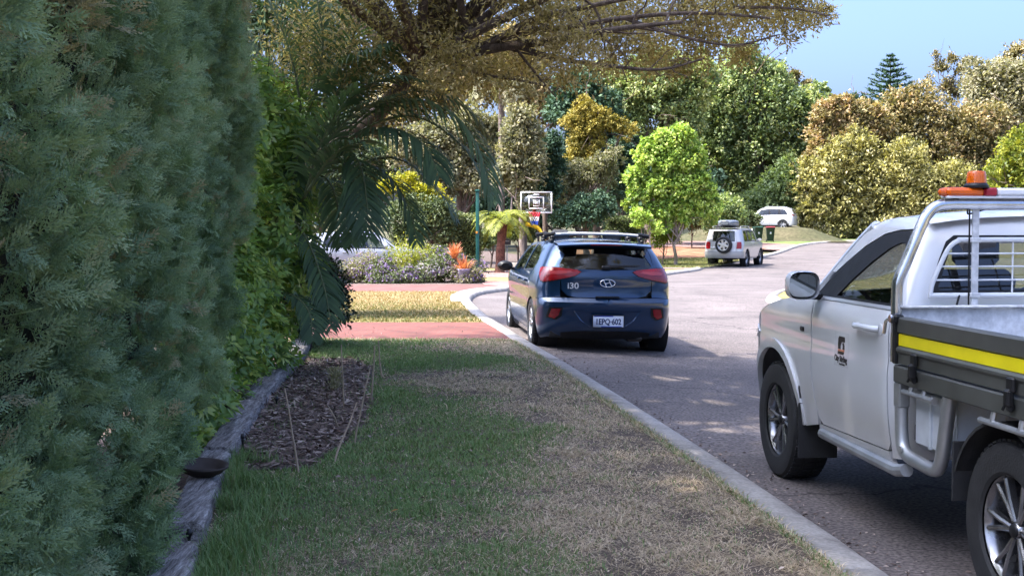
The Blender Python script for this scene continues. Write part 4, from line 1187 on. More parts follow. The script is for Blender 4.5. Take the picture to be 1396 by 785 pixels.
rough_tree('dark_conifer', 66, [(790, 125, 26), (815, 150, 26), (775, 150, 22), (835, 185, 26), (805, 185, 24), (850, 215, 22)], 16000, .24, ml_conifer,
           'dark blue-green conifer rising behind the golden rounded conifers', seed=4, r0=.25, spread=.18, tvar=.3, tint0=.6, group=GF)
rough_tree('golden_conifer', 62, [(797, 150, 14), (783, 168, 14), (803, 172, 17), (818, 160, 13), (790, 190, 14), (812, 192, 14), (786, 212, 14), (805, 212, 13), (828, 168, 12), (845, 172, 10), (850, 185, 9), (862, 178, 8), (795, 140, 8)], 16000, .13, ml_gold,
           'golden-yellow conifer with rounded lumps above the basketball board', seed=5, r0=.2, spread=.13, tvar=.28, tint0=.6, wr=.5, hollow=.8)
rough_tree('olive_shrub', 58, [(780, 250, 22), (805, 240, 20), (790, 275, 18), (825, 225, 15), (765, 270, 14), (838, 215, 12), (828, 245, 12), (770, 235, 12)], 13000, .13, ml_olive,
           'grey-brown rounded shrub below the golden conifer', 'shrub', seed=6, r0=.12, spread=.14, tvar=.26, tint0=.4, wr=.5)
rough_tree('dark_conifer', 56, [(738, 230, 16), (750, 200, 16), (745, 260, 18), (735, 205, 12), (760, 228, 12)], 10000, .15, ml_conifer, 'narrow dark green conifer right of the grey-green tree and behind the basketball board', seed=7, r0=.15, spread=.16, tvar=.28, tint0=.3)
rough_tree('dark_shrub', 54, [(795, 290, 18), (815, 280, 16), (780, 300, 15), (808, 300, 14), (830, 285, 12), (765, 300, 12)], 11000, .12, ml_conifer, 'dark blue-green shrub low behind the roof of the blue hatchback', 'shrub', seed=8, r0=.08, spread=.16, tvar=.3, tint0=.55)
rough_tree('grey_green_tree', 54, [(712, 165, 18), (705, 195, 20), (722, 215, 20), (700, 225, 18), (728, 240, 14), (712, 250, 16), (730, 185, 12), (690, 205, 12), (690, 240, 14), (720, 275, 16), (742, 275, 10)], 15000, .15, ml_olive,
           'grey-green tree with fine foliage left of the basketball board', seed=9, r0=.16, spread=.2, tvar=.34, tint0=.55, bark=m_bark_pale)
rough_tree('dark_conifer', 64, [(855, 235, 18), (850, 262, 18), (842, 205, 14)], 7000, .16, ml_conifer, 'dark conifer just behind the left side of the lime green tree', seed=33, r0=.12, spread=.16, tvar=.28, tint0=.5)
# lime green tree with its stem and stake
lime = rough_tree('lime_green_tree', 56.5, [(905, 195, 17), (930, 190, 16), (885, 215, 17), (915, 225, 20), (945, 220, 17), (870, 240, 14), (895, 255, 20), (930, 258, 20), (955, 250, 15), (868, 265, 13), (910, 285, 20), (940, 285, 16), (890, 290, 14), (968, 265, 12), (880, 200, 10), (925, 178, 8), (975, 285, 11), (860, 283, 10), (905, 308, 12), (970, 300, 8), (930, 300, 11)],
           30000, .14, ml_lime, 'bright lime green young tree with a slim trunk at the bend, centre of the photo', base=(PX(921, 345, 56.5)[0], 56.5), seed=10, r0=.09, spread=.13, tvar=.42, tint0=.46, wr=.8, hollow=.5, bark=m_bark_pale, depth=.8, nlimb=14)
rough_tree('leaning_young_tree', 51, [(872, 305, 7), (893, 312, 7), (882, 300, 6), (868, 292, 7)], 1500, .12, ml_lime, 'small forked sapling right of the blue hatchback roof', seed=11, r0=.05, spread=.3, tvar=.2, tint0=.6, bark=m_bark_pale, base=(PX(885, 335, 51)[0], 51))
rough_tree('yellow_green_bush', 57, [(905, 318, 13), (912, 322, 12), (897, 326, 10), (905, 308, 10)], 4500, .11, ml_ygreen, 'small round yellow-green bush at the foot of the lime green tree', 'bush', seed=12, r0=.04, spread=.2, tvar=.3, tint0=.5)
# clipped hedge
def clipped_hedge(u0, v0, u1, v1, Y, depth, n, leaf, mat, label, seed, ycol=0):
    g = np.random.default_rng(seed); a = PX(u0, v1, Y); b = PX(u1, v0, Y); z0 = float(T((a[0] + b[0]) / 2, Y)) + .05
    t = empty('clipped_hedge', ((a[0] + b[0]) / 2, Y + depth / 2, z0), 0, label, 'hedge'); w = b[0] - a[0]; h = b[2] - z0
    f = g.integers(0, 5, n); f = np.where(f == 4, 0, f)
    p = np.stack([g.uniform(-w / 2, w / 2, n), g.uniform(-depth / 2, depth / 2, n), g.uniform(0, h, n)], 1)
    p[f == 0, 1] = -depth / 2; p[f == 1, 2] = h; p[f == 2, 0] = -w / 2; p[f == 3, 0] = w / 2
    p += g.normal(size=p.shape) * .05 + ((vnoise(p[:, 0], p[:, 2] + p[:, 1], .5, seed) - .5) * .18)[:, None]
    lv = Leaves(); lv.add(p, rdir(n) + [0, -.4, .4], rdir(n) + [0, -.4, .6], leaf, leaf * .6, .45 + .25 * g.normal(size=n) + (f == 1) * ycol)  # ycol shifts the top leaves towards yellow
    lv.build('foliage', mat, t); MB().box((0, 0, h / 2 - .04), (w - .16, depth - .16, h - .1)).build('dark_core', m_hedgecore, t); return t  # dark box painted as the shaded inside of the hedge
clipped_hedge(828, 297, 874, 322, 60, 1.6, 7000, .10, ml_hedge, 'low square-clipped hedge just right of the blue hatchback roof', 50)
clipped_hedge(600, 294, 652, 345, 46.5, 1.4, 9000, .085, ml_hedge, 'clipped hedge with a yellow top left of the green post', 51, .55)

# planting seen through and around the drooping palm
rough_tree('yellow_leaved_bush', 47, [(540, 252, 12), (555, 262, 12), (572, 268, 13), (590, 265, 12), (560, 246, 8), (525, 258, 9), (600, 278, 8)], 5200, .13, ml_yellow, 'bright yellow-leaved bush top behind the drooping palm', 'bush', seed=13, r0=.05, spread=.3, tvar=.5, tint0=.45)
rough_tree('round_dark_bush', 46, [(560, 290, 20), (590, 295, 22), (540, 300, 18), (575, 315, 22), (605, 318, 16), (610, 295, 12), (550, 325, 18)], 13000, .10, ml_hedge, 'round olive-green bush behind the flower bed, left of the clipped hedge', 'bush', seed=14, r0=.08, spread=.18, tvar=.3, tint0=.35)
rough_tree('olive_tree', 60, [(600, 190, 26), (640, 175, 26), (620, 225, 24), (660, 215, 22), (585, 235, 22), (650, 250, 22), (675, 250, 16), (560, 205, 24), (610, 260, 20), (670, 180, 18)], 22000, .18, ml_olive, 'dusty brownish tree behind the palm fronds, left of the grey-green tree', seed=15, r0=.2, spread=.2, tvar=.4, tint0=.5)
rough_tree('olive_tree', 78, [(640, 120, 40), (690, 110, 36), (590, 130, 40), (540, 150, 38), (730, 130, 30), (660, 80, 36), (600, 80, 38), (760, 160, 26), (500, 180, 34), (700, 70, 30), (540, 210, 30)], 24000, .30, ml_bronze, 'tall brownish tree seen through the overhanging canopy at upper centre', seed=16, r0=.35, spread=.2, tvar=.4, tint0=.45, group=GF)
rough_tree('dark_tree', 62, [(470, 240, 40), (430, 280, 40), (500, 270, 30), (400, 230, 40), (450, 190, 40), (520, 225, 28), (380, 300, 36), (350, 240, 40)], 20000, .22, ml_hedge, 'shaded green tree behind the palm and the silver car', seed=17, r0=.25, spread=.2, tvar=.3, tint0=.3)
rough_tree('broadleaf_tree', 84, [(750, 230, 30), (800, 250, 30), (850, 280, 26), (900, 250, 30), (700, 260, 30), (650, 280, 28), (770, 290, 22), (720, 300, 20), (960, 270, 26)], 17000, .34, ml_conifer, 'dark backing tree filling the gaps behind the conifers and the lime green tree', seed=18, r0=.3, spread=.2, tvar=.3, tint0=.45)
rough_tree('low_shrub', 68, [(975, 300, 14), (990, 285, 16), (960, 285, 14), (1005, 300, 12)], 5000, .17, ml_green, 'mid-green foliage with thin bare stems left of the silver four-wheel drive', 'shrub', seed=19, r0=.1, spread=.26, tvar=.4, tint0=.5, bark=m_bark_pale)
rough_tree('hanging_green_tree', 98, [(1060, 275, 20), (1090, 280, 16), (1030, 280, 16), (1075, 250, 22), (1110, 262, 16)], 9000, .32, ml_green, 'dark green foliage hanging over the white parked wagon', seed=35, r0=.2, spread=.22, tvar=.3, tint0=.25, base=(PX(1092, 300, 101)[0], 101))

for (u, v, Y, r, n_, lab) in [(672, 322, 54, 12, 4200, 'low green shrub behind the tall palm trunk'), (706, 318, 55, 12, 4200, 'low green shrub right of the tall palm trunk'), (650, 330, 52, 11, 3600, 'low shrub just right of the green post'),
        (945, 300, 78, 16, 4500, 'dark shrub behind the right side of the lime green tree'), (985, 305, 82, 14, 4000, 'dark shrub behind the roof of the silver four-wheel drive'), (1010, 300, 84, 14, 4000, 'dark shrub left of the white wagon'), (860, 320, 66, 12, 3600, 'dark shrub below the square-clipped hedge')]:
    rough_tree('low_shrub', Y, [(u, v, r), (u + r, v + 2, r * .8), (u - r, v + 3, r * .8), (u, v - r * .6, r * .7)], n_, .13 * Y / 60, ml_hedge, lab, 'shrub', seed=int(u), r0=.05, spread=.2, tvar=.3, tint0=.4)
# right hand group across the bend
rough_tree('bottlebrush_tree', 96, [(1115, 245, 24), (1140, 225, 28), (1170, 210, 28), (1120, 280, 24), (1150, 265, 32), (1190, 250, 36), (1230, 230, 36), (1130, 305, 20), (1165, 300, 30), (1210, 290, 40), (1260, 270, 40), (1300, 260, 36), (1100, 262, 16), (1250, 315, 36), (1300, 305, 36), (1180, 322, 16), (1098, 230, 12), (1110, 312, 12), (1118, 314, 20), (1148, 316, 22), (1182, 318, 24), (1218, 318, 24), (1255, 320, 24), (1100, 295, 16)],
           64000, .27, ml_bottle, 'large olive-yellow flowering tree reaching the ground behind the utility truck', seed=20, r0=.4, spread=.11, tvar=.5, tint0=.5, wr=.45, hollow=.6, base=(PX(1210, 320, 100)[0], 101))
rough_tree('bronze_tipped_tree', 98, [(1125, 160, 16), (1145, 148, 16), (1170, 160, 20), (1130, 190, 18), (1160, 190, 22), (1195, 170, 22), (1118, 205, 14), (1105, 220, 10)], 15000, .30, ml_bronze, 'reddish-tipped tree at the left top of the yellow flowering tree', seed=21, r0=.35, spread=.18, tvar=.5, tint0=.62)
rough_tree('bronze_tree', 100, [(1195, 205, 22), (1180, 222, 18), (1230, 215, 26), (1290, 240, 28), (1330, 252, 24), (1225, 150, 24), (1260, 160, 28), (1235, 185, 28), (1275, 195, 32), (1315, 180, 34), (1300, 215, 30), (1340, 215, 30), (1255, 135, 18), (1350, 170, 28)], 34000, .29, ml_bronze, 'brownish tree behind the yellow flowering tree, below the sparse branches', seed=22, r0=.4, spread=.18, tvar=.4, tint0=.42)
rough_tree('dense_olive_tree', 105, [(1340, 120, 24), (1365, 105, 22), (1390, 110, 26), (1350, 150, 28), (1385, 150, 30), (1420, 140, 30), (1330, 95, 12), (1375, 190, 26), (1440, 180, 34)], 22000, .30, ml_olive, 'dense dark olive tree at the right edge of the photo', seed=23, r0=.45, spread=.18, tvar=.3, tint0=.7)
rough_tree('yellow_green_tree', 88, [(1385, 215, 26), (1405, 240, 30), (1375, 250, 22), (1360, 235, 14), (1430, 200, 30), (1390, 190, 14), (1360, 275, 16), (1400, 290, 26), (1440, 260, 30)], 13000, .26, ml_ygreen, 'bright yellow-green tree at the right edge beside the amber beacon', seed=24, r0=.25, spread=.2, tvar=.4, tint0=.5)
rough_tree('broadleaf_tree', 120, [(1500, 180, 60), (1560, 220, 60), (1480, 260, 60), (1620, 200, 60)], 9000, .5, ml_green, 'green tree beyond the right edge of the photo', seed=25, r0=.4, spread=.2, tvar=.3, tint0=.4)
rough_tree('sparse_tree', 116, [(1285, 92, 7), (1298, 80, 6), (1308, 98, 6), (1290, 118, 8), (1270, 108, 5), (1317, 85, 5), (1275, 75, 4), (1300, 130, 9), (1312, 112, 5)], 2000, .26, ml_bronze, 'thin sparse-leaved tree against the sky right of the pine', seed=26, r0=.13, spread=.5, tvar=.3, tint0=.35, nlimb=16, sub=1)
rough_tree('sparse_tree', 110, [(1380, 78, 9), (1390, 95, 8), (1370, 85, 6), (1396, 70, 8)], 1500, .28, ml_bronze, 'thin leafy branch tips against the sky at the right edge of the photo', seed=27, r0=.13, spread=.5, tvar=.3, tint0=.4, nlimb=12, sub=1)
rough_tree('bare_topped_tree', 118, [(1070, 100, 7), (1085, 105, 7), (1078, 115, 8), (1100, 118, 6)], 1600, .26, ml_bronze, 'brownish sparse treetop just above the tallest green tree', seed=28, r0=.12, spread=.4, tvar=.3, tint0=.35, nlimb=8, sub=1)
rough_tree('broadleaf_tree', 130, [(1150, 170, 24), (1180, 150, 14), (1190, 185, 24), (1215, 165, 20), (1165, 140, 8)], 7000, .42, ml_conifer, 'dark tree in front of the foot of the pine', seed=29, r0=.3, spread=.2, tvar=.3, tint0=.4)

# trees added out of view to darken reflections in the cars' mirrors and paint
def back_tree(x, y, h, r, label, seed, mt):
    g = np.random.default_rng(seed); bl = [(x + g.uniform(-r, r), y + g.uniform(-r, r) * .7, h * g.uniform(.45, .9), r * g.uniform(.4, .6)) for _ in range(14)]
    tree('reflection_tree', (x, y), bl, 5000, .30, .18, mt, label, r0=.25, spread=.2, tvar=.3, tint0=.45, hollow=.6)
back_tree(-7.5, -16, 8, 3.2, 'unseen tree added behind the photographer on the verge for reflections', 401, ml_green)
back_tree(-2.0, -34, 10, 4.5, 'far unseen tree added behind the photographer for reflections', 402, ml_olive)
back_tree(15.5, -20, 9, 4.0, 'unseen tree added behind the photographer across the road for reflections', 403, ml_green)
back_tree(17.5, -2, 8, 3.5, 'unseen tree added level with the photographer across the road for reflections', 404, ml_hedge)
back_tree(8.5, -48, 11, 6.0, 'farthest unseen tree added behind the photographer for reflections', 405, ml_hedge)

def build_pine():
    Y = 170.; b = PX(1213, 160, Y); z0 = float(T(b[0], Y)); top = PX(1213, 75, Y)[2] - z0
    t = empty('norfolk_pine', (b[0], Y, z0), 0, 'distant symmetrical pine with layered branches against the sky', 'pine'); MB().tube([(0, 0, 0), (0, 0, top)], [.45, .04], 8).build('trunk', m_bark, t, True)
    lv = Leaves(); g = np.random.default_rng(8)
    n_t = 13
    for i in range(n_t):
        f = i / (n_t - 1); z = top - .25 - f * 8.6; rr = .35 + 4.7 * f ** .85
        for j in range(9):
            a = 2 * math.pi * (j + .5 * (i % 2)) / 9 + g.normal() * .1; L = rr * g.uniform(.85, 1.1); m = int(12 + L * 18); s = g.random(m)
            p = np.stack([np.cos(a) * s * L, np.sin(a) * s * L, z + .30 * (s * L) * .5 - .02 * 0 + .12 * s ** 2 * L], 1)
            lv.add(p, unit(np.stack([np.cos(a) + g.normal(size=m) * .7, np.sin(a) + g.normal(size=m) * .7, .35 + .3 * g.normal(size=m)], 1)), rdir(m) + [0, 0, 1], .5, .16, .5 + .2 * g.normal(size=m))
    lv.build('crown', ml_conifer, t)
build_pine()

# tall palm behind the cars: a thin pinkish trunk with hanging dead fronds, and the low date palm
def crown_palm(name, base, h, r, nf, L, lf, label, matl, seed, droop=2.0, width=.05, dead=0, lean=(0, 0), hang=.45, trunkmat=None):
    g = np.random.default_rng(seed); t = empty(name, base, 0, label, 'palm')
    P = tube_pts = np.array([(lean[0] * s ** 2, lean[1] * s ** 2, -.1 + (h + .1) * s) for s in np.linspace(0, 1, 9)])
    rr = r * (1 + .10 * np.sin(np.arange(9) * 2.2)); rr[0] *= 1.3
    MB().tube(P, rr, 10).build('trunk', trunkmat or m_palmtrunk, t, True); top = P[-1]
    for i in range(nf):
        a = 2 * math.pi * i / nf * 1.618 * 2 + g.normal() * .15; e = g.uniform(.15, 1.5)
        frond(t, top, (math.cos(a), math.sin(a), e), L * g.uniform(.85, 1.1), droop, lf, matl, m_frondstem, width, 22, seed * 50 + i, hang, tint=g.uniform(.35, .7))
    for i in range(dead):
        a = g.uniform(0, 6.3); frond(t, top - [0, 0, .15], (math.cos(a), math.sin(a), -.6), L * .85, 2.2, lf, ml_drypalm, m_frondstem, width, 18, seed * 90 + i, .6)
    return t
p = PX(684, 330, 58); crown_palm('tall_palm', (p[0], 58, float(T(p[0], 58))), PX(690, 120, 58)[2] + .2, .15, 16, 2.3, .75, 'tall palm with a thin grey-pink trunk and hanging brown fronds left of the basketball board', ml_olive, 61, 1.8, .06, 0)
p = PX(681, 345, 46); crown_palm('date_palm', (p[0], 46, float(T(p[0], 46)) + .05), PX(686, 305, 46)[2] - float(T(p[0], 46)), .17, 38, 1.35, .34, 'low yellow-green feathery palm with a stout red-brown trunk left of the basketball hoop', ml_ygreen, 62, 1.25, .03, 0, lean=(.14, 0), hang=.2, trunkmat=M_ramp('red_brown_palm_bark', [(.3, (.07, .03, .022)), (.6, (.16, .07, .05)), (.8, (.26, .13, .09))], scale=5, bump=.9, second=(16, .4)))

# flower bed
def flower_bed():
    g = np.random.default_rng(71); pts = []
    items = [(480, 372, 16, 0), (500, 362, 18, 0), (525, 370, 18, 1), (548, 358, 24, 2), (560, 345, 18, 2), (578, 352, 20, 2), (585, 372, 18, 1), (605, 365, 18, 1), (618, 358, 17, 1), (632, 372, 15, 0), (645, 378, 11, 0), (560, 378, 14, 1), (465, 380, 12, 0), (600, 348, 12, 1), (510, 382, 10, 1), (540, 382, 10, 1)]
    lab = ['purple-flowering low shrub at the left end of the bed behind the palm tips', 'silvery purple-dotted shrub left of the tall light green one', 'low dark shrub thick with purple flowers below the silver car',
           'light green leafy shrub in front of the silver car', 'tallest light green shrub top beside the silver car mirror', 'pale green shrub right of the tallest light green one in the bed',
           'dark-leaved purple-flowering shrub at the front centre of the bed', 'pink-mauve flowering shrub left of the orange strap-leaved plant', 'mauve-flowering shrub just in front of the orange strap-leaved plant',
           'brownish small-leaved shrub at the foot of the green post', 'brownish low shrub at the right end of the flower bed by the kerb', 'purple-flowering ground shrub on the brick edge at bed centre',
           'grey-green low shrub at the far left front of the bed', 'mauve flower heads behind the middle of the bed', 'small purple-flowering clump at the brick edge left of centre', 'small purple-flowering clump at the brick edge just left of bed centre']
    for i, (u, v, r, k) in enumerate(items):
        Y = 34.6 + (388 - v) / 58 * 2.6; c = PX(u, v, Y); rr = r * Y / 1700; z = float(T(c[0], Y)) + H
        t = empty('flowering_shrub', (c[0], Y, z), 0, lab[i], 'shrub', 'shrubs in the flower bed across the brick paving')
        bl = [(0, 0, c[2] - z, rr)] + [(g.normal() * rr * .6, g.normal() * rr * .5, (c[2] - z) * g.uniform(.35, .8), rr * .75) for _ in range(4)]
        lv = Leaves(); blob_leaves(lv, bl, 2600, .065, .034, 10, .22, tint0=[.45, .4, .62][k], tvar=.3, hollow=.45); lv.build('foliage', [ml_olive, ml_hedge, ml_ygreen][k], t)
        wd = MB()
        for b in bl: tube_wobble(wd, (0, 0, 0), b[:3], .012, .005, 3, .05, 5)
        wd.build('stem', m_bark, t, True)
        n = [150, 260, 60][k]; lf = Leaves(); B = np.array(bl); bi = g.integers(0, len(B), n); d = rdir(n); d[:, 2] = abs(d[:, 2]); d[:, 1] -= .3
        P = B[bi, :3] + unit(d) * (B[bi, 3] * 1.06)[:, None]; P[:, 2] = np.maximum(P[:, 2], .05)
        for q in range(3): lf.add(P, rdir(n), rdir(n) + [0, -.3, .6], .05, .05, g.random(n))
        lf.build('flowers', ml_purple if i not in (3, 6) else ml_white, t)['kind'] = 'stuff'
flower_bed()
p = PX(632, 372, 35.0); strap_plant('orange_cordyline', (p[0], 35.0, float(T(p[0], 35)) + H + .25), 80, .62, .04, ml_orange, 'orange-pink strap-leaved plant in front of the green post', 'plant', 23, 1.0, .35)
p = PX(620, 335, 35.3); strap_plant('orange_cordyline', (p[0], 35.3, p[2] - .35), 70, .50, .04, ml_orange, 'smaller orange strap-leaved rosette just left of the larger orange plant', 'plant', 24, 1.2, .3)
p = PX(632, 365, 34.6)
o = MB().lathe([(.0, .0), (.13, .0), (.17, .36), (.18, .37), (.18, .40), (.15, .40), (.14, .34), (0, .34)], 20).build('planter_tub', M_plain('pale_glazed_pot', (.34, .29, .37), .5, noise=.35, nscale=9), None, True)
o.location = (p[0], 34.9, float(T(p[0], 34.9)) + H); tag(o, 'pale mauve plant tub half hidden behind flowers below the orange plant', 'pot')

# green post, letterbox, hoop, bins, rocks, fence bits
m_gpost = M_plain('green_painted_steel', (.012, .075, .055), .45, noise=.15)
p = PX(651, 375, 36.0); t = empty('green_post', (p[0], 36.0, float(T(p[0], 36)) + H), 0, 'tall dark green steel post behind the orange plant beside the flower bed', 'post')
MB().box((0, 0, 1.25), (.10, .10, 2.7), bevel=.01).build('shaft', m_gpost, t)
MB().box((0, 0, 2.62), (.15, .15, .06), bevel=.02).build('cap', m_gpost, t)
MB().box((-.02, -.074, 1.42), (.05, .01, .06), bevel=.003).build('reflector', M_plain('orange_reflector', (.8, .25, .02), .3), t)
m_gal = M_plain('galvanised_steel', (.42, .43, .44), .45, .8, noise=.2, nscale=6)
m_charcoal = M_plain('charcoal_plastic', (.035, .035, .04), .5)
p = PX(691, 360, 47.2); t = empty('letterbox', (p[0], 47.2, float(T(p[0], 47.2)) + H), 0, 'grey rounded letterbox on a thin post beside the low palm', 'letterbox')
zt = PX(691, 332, 47.2)[2] - (float(T(p[0], 47.2)) + H)
MB().box((0, 0, zt / 2 - .08), (.05, .05, zt), bevel=.005).build('post', m_gal, t)
arc = [(.15 * math.cos(a), zt + .07 + .12 * math.sin(a)) for a in np.linspace(0, math.pi, 9)]
MB().prism([(-.15, zt - .05)] + arc[::-1] + [(.15, zt - .05)], -.2, .2, 'y').build('box', m_charcoal, t)
MB().box((0, -.206, zt + .09), (.2, .012, .025)).build('slot', m_gal, t)

def hoop():
    Y = 47.5; c = PX(734, 330, Y); z0 = float(T(c[0], Y)) + H; t = empty('basketball_hoop', (c[0], Y, z0), 0, 'portable basketball hoop with clear board and red white and blue net behind the blue hatchback', 'basketball hoop')
    a = PX(709.5, 291, Y) - [c[0], Y, z0]; b = PX(752, 262, Y) - [c[0], Y, z0]; cx_, cz = (a[0] + b[0]) / 2, (a[2] + b[2]) / 2; w, h = b[0] - a[0], b[2] - a[2]
    yb = -.55
    m_w = M_plain('white_frame', (.78, .78, .76), .4); m_blk = M_plain('black_steel', (.02, .02, .022), .4)
    bd = MB().box((cx_, yb, cz), (w - .06, .02, h - .06)).build('backboard', M_glass('backboard_acrylic', (.62, .63, .55)), t)
    fr = MB()
    for (x, z, dx, dz) in [(0, h / 2 - .02, w, .045), (0, -h / 2 + .02, w, .045), (-w / 2 + .02, 0, .045, h - .09), (w / 2 - .02, 0, .045, h - .09)]: fr.box((cx_ + x, yb, cz + z), (dx, .05, dz))
    fr.build('frame', m_w, t)
    sq = MB(); sw, sh = w * .46, h * .52; zc = cz - h * .02
    for (x, z, dx, dz) in [(0, sh / 2, sw, .035), (0, -sh / 2, sw, .035), (-sw / 2, 0, .035, sh), (sw / 2, 0, .035, sh)]: sq.box((cx_ + x, yb - .014, zc + z), (dx, .006, dz))
    for (x, z, dx, dz) in [(0, sh * .22, sw * .42, .02), (0, -sh * .28, sw * .42, .02), (-sw * .2, 0, .02, sh * .55), (sw * .2, 0, .02, sh * .55), (0, 0, .12, .10), (.0, h * .38, .22, .05)]: sq.box((cx_ + x, yb - .013, zc + z), (dx, .005, dz))
    sq.build('target_square', m_w, bd)
    rz = PX(728, 290, Y)[2] - z0; rx = PX(728, 290, Y)[0] - c[0]; ry = yb - .30; rr = .225
    ang = np.linspace(0, 2 * math.pi, 25)
    MB().tube([(rx + rr * math.cos(q), ry + rr * math.sin(q), rz) for q in ang], .011, 6, False).box((rx, yb - .06, rz - .03), (.12, .12, .09)).build('rim', M_plain('red_rim', (.55, .04, .03), .4), t, True)
    zb = rz - .46
    for k, (f0, f1, col, nm) in enumerate([(0, .36, (.72, .05, .08), 'red_net'), (.36, .70, (.8, .78, .8), 'white_net'), (.70, 1.0, (.03, .10, .55), 'blue_net')]):
        nt_ = MB(); n = 12
        def rp(f, q): r = rr * (1 - .48 * f ** .7); return (rx + r * math.cos(q), ry + r * math.sin(q), rz + (zb - rz) * f)
        for j in range(n):
            for sgn in (-1, 1):
                nt_.tube([rp(f, 2 * math.pi * (j + sgn * f * 3) / n) for f in np.linspace(f0, f1, 4)], .0115, 4, False)
        nt_.build('net', M_plain(nm, col, .8), t, True)
    pole = MB().tube([(0, .3, 0), (0, .05, 1.1), (0, -.05, cz - .1)], .045, 8); pole.tube([(0, -.05, cz - .15), (cx_, yb + .03, cz + .1)], .02, 6); pole.tube([(0, -.05, cz - .45), (cx_, yb + .03, cz - .2)], .02, 6)
    pole.build('pole', m_blk, t, True)
    MB().box((0, .45, .1), (.8, 1.1, .22), bevel=.07).build('base', m_blk, t)
hoop()
# the yellow curved slide beside the hoop
p0, p1, p2 = PX(716, 306, 47.0), PX(733, 312, 47.0), PX(741, 326, 46.8)
path = spline([p0, p1, p2, PX(746, 345, 46.6)], 6); Sd = np.array([.0, .24, 0]); up = np.array([.03, 0, .10])
G = np.array([path - Sd + up, path - Sd * .9, path + Sd * .9, path + Sd + up, path + Sd * 1.1 + up, path + Sd * 1.05 - up * .4, path - Sd * 1.05 - up * .4, path - Sd * 1.1 + up, path - Sd + up])
t = empty('yellow_slide', (p1[0], 47, float(T(p1[0], 47)) + H), 0, 'curved yellow plastic slide between the low palm and the hoop pole', 'slide')
lo_ = np.array([p1[0], 47, float(T(p1[0], 47)) + H])
MB().grid(G - lo_).build('chute', M_plain('yellow_plastic', (.75, .50, .01), .4), t, True)
lg = MB()
for q in (p0, p0 + [.05, .2, 0]):
    b_ = q - lo_; lg.tube([(b_[0], b_[1], 0), (b_[0], b_[1], b_[2])], .03, 6)
lg.build('leg', m_charcoal, t)

def wheelie_bin(u, v, Y, lid, label, rz):
    p = PX(u, v, Y); z = float(T(p[0], Y)) + H; t = empty('wheelie_bin', (p[0], Y, z), rz, label, 'bin', 'wheelie bins on the far lawn')
    m_b = M_plain('bin_green_plastic', (.006, .022, .014), .5); m_l = M_plain('bin_lid_' + lid[0], lid[1], .5)
    rows = []
    for z_, wx, wy in [(.06, .21, .22), (.55, .255, .28), (.93, .285, .33), (.98, .30, .35), (1.0, .30, .35)]:
        rows.append([(sx * wx, sy * wy, z_) for sx, sy in [(-1, -1), (1, -1), (1, 1), (-1, 1), (-1, -1)]])
    MB().grid(rows).build('body', m_b, t)
    MB().prism([(-.36, 1.0), (.40, 1.0), (.40, 1.03), (.2, 1.08), (-.25, 1.10), (-.38, 1.03)], -.30, .30, 'x').build('lid', m_l, t)
    MB().tube([(-.24, .40, .98), (.24, .40, .98)], .018, 6).build('handle', m_b, t)
    for s in (-1, 1): MB().lathe([(0, -.025), (.10, -.025), (.10, .025), (0, .025)], 14, 'x', (s * .25, .30, .10)).build('wheel', m_charcoal, t, True)
    MB().box((0, -.305, .62), (.12, .008, .15), rot=Matrix.Rotation(R(-4), 3, 'X')).build('emblem', M_plain('bin_print', (.5, .5, .5), .6), t)
wheelie_bin(1033, 328, 88.5, ('green', (.01, .05, .03)), 'all dark green wheelie bin, the left of the two on the far lawn', .1)
wheelie_bin(1050, 328, 88.5, ('red', (.20, .02, .025)), 'wheelie bin with a dark red lid, the right of the two on the far lawn', -.1)

# limestone rocks round the low palm and the raised bank under the white wagon
m_rock = M_ramp('limestone', [(.3, (.14, .12, .10)), (.55, (.26, .22, .18)), (.75, (.38, .33, .28))], scale=3, bump=.8, second=(14, .3))
def rock(c, r, seed, label, group=None):
    g = np.random.default_rng(seed); n, m = 9, 14; G = []
    for i in range(n + 1):
        th = math.pi * i / n
        G.append([(r[0] * math.sin(th) * math.cos(2 * math.pi * j / m), r[1] * math.sin(th) * math.sin(2 * math.pi * j / m), r[2] * math.cos(th)) for j in range(m + 1)])
    G = np.array(G); f = 1 + .35 * (vnoise(G[..., 0] * 2 + seed, G[..., 1] * 2 + G[..., 2] * 3, .5, seed) - .5); f[:, -1] = f[:, 0]; f[0] = f[0, 0]; f[-1] = f[-1, 0]
    o = MB().grid(G * f[..., None]).build('garden_rock', m_rock, None, True); o.location = (c[0], c[1], float(T(c[0], c[1])) + H + r[2] * .35); tag(o, label, 'rock', group)
for i, (u, Y, r) in enumerate([(694, 48.6, .45), (704, 48.9, .4), (713, 48.7, .5), (725, 49.0, .42), (735, 49.2, .4)]):
    q = PX(u, 350, Y); rock(q, (r, .3, .22), 200 + i, ['leftmost low rock beside the letterbox post', 'second low rock from the letterbox, in the row below the palm', 'middle low rock of the row below the yellow slide', 'fourth low rock from the letterbox in the row', 'last low rock of the row, nearest the blue hatchback roof'][i], 'low rocks along the garden edge')
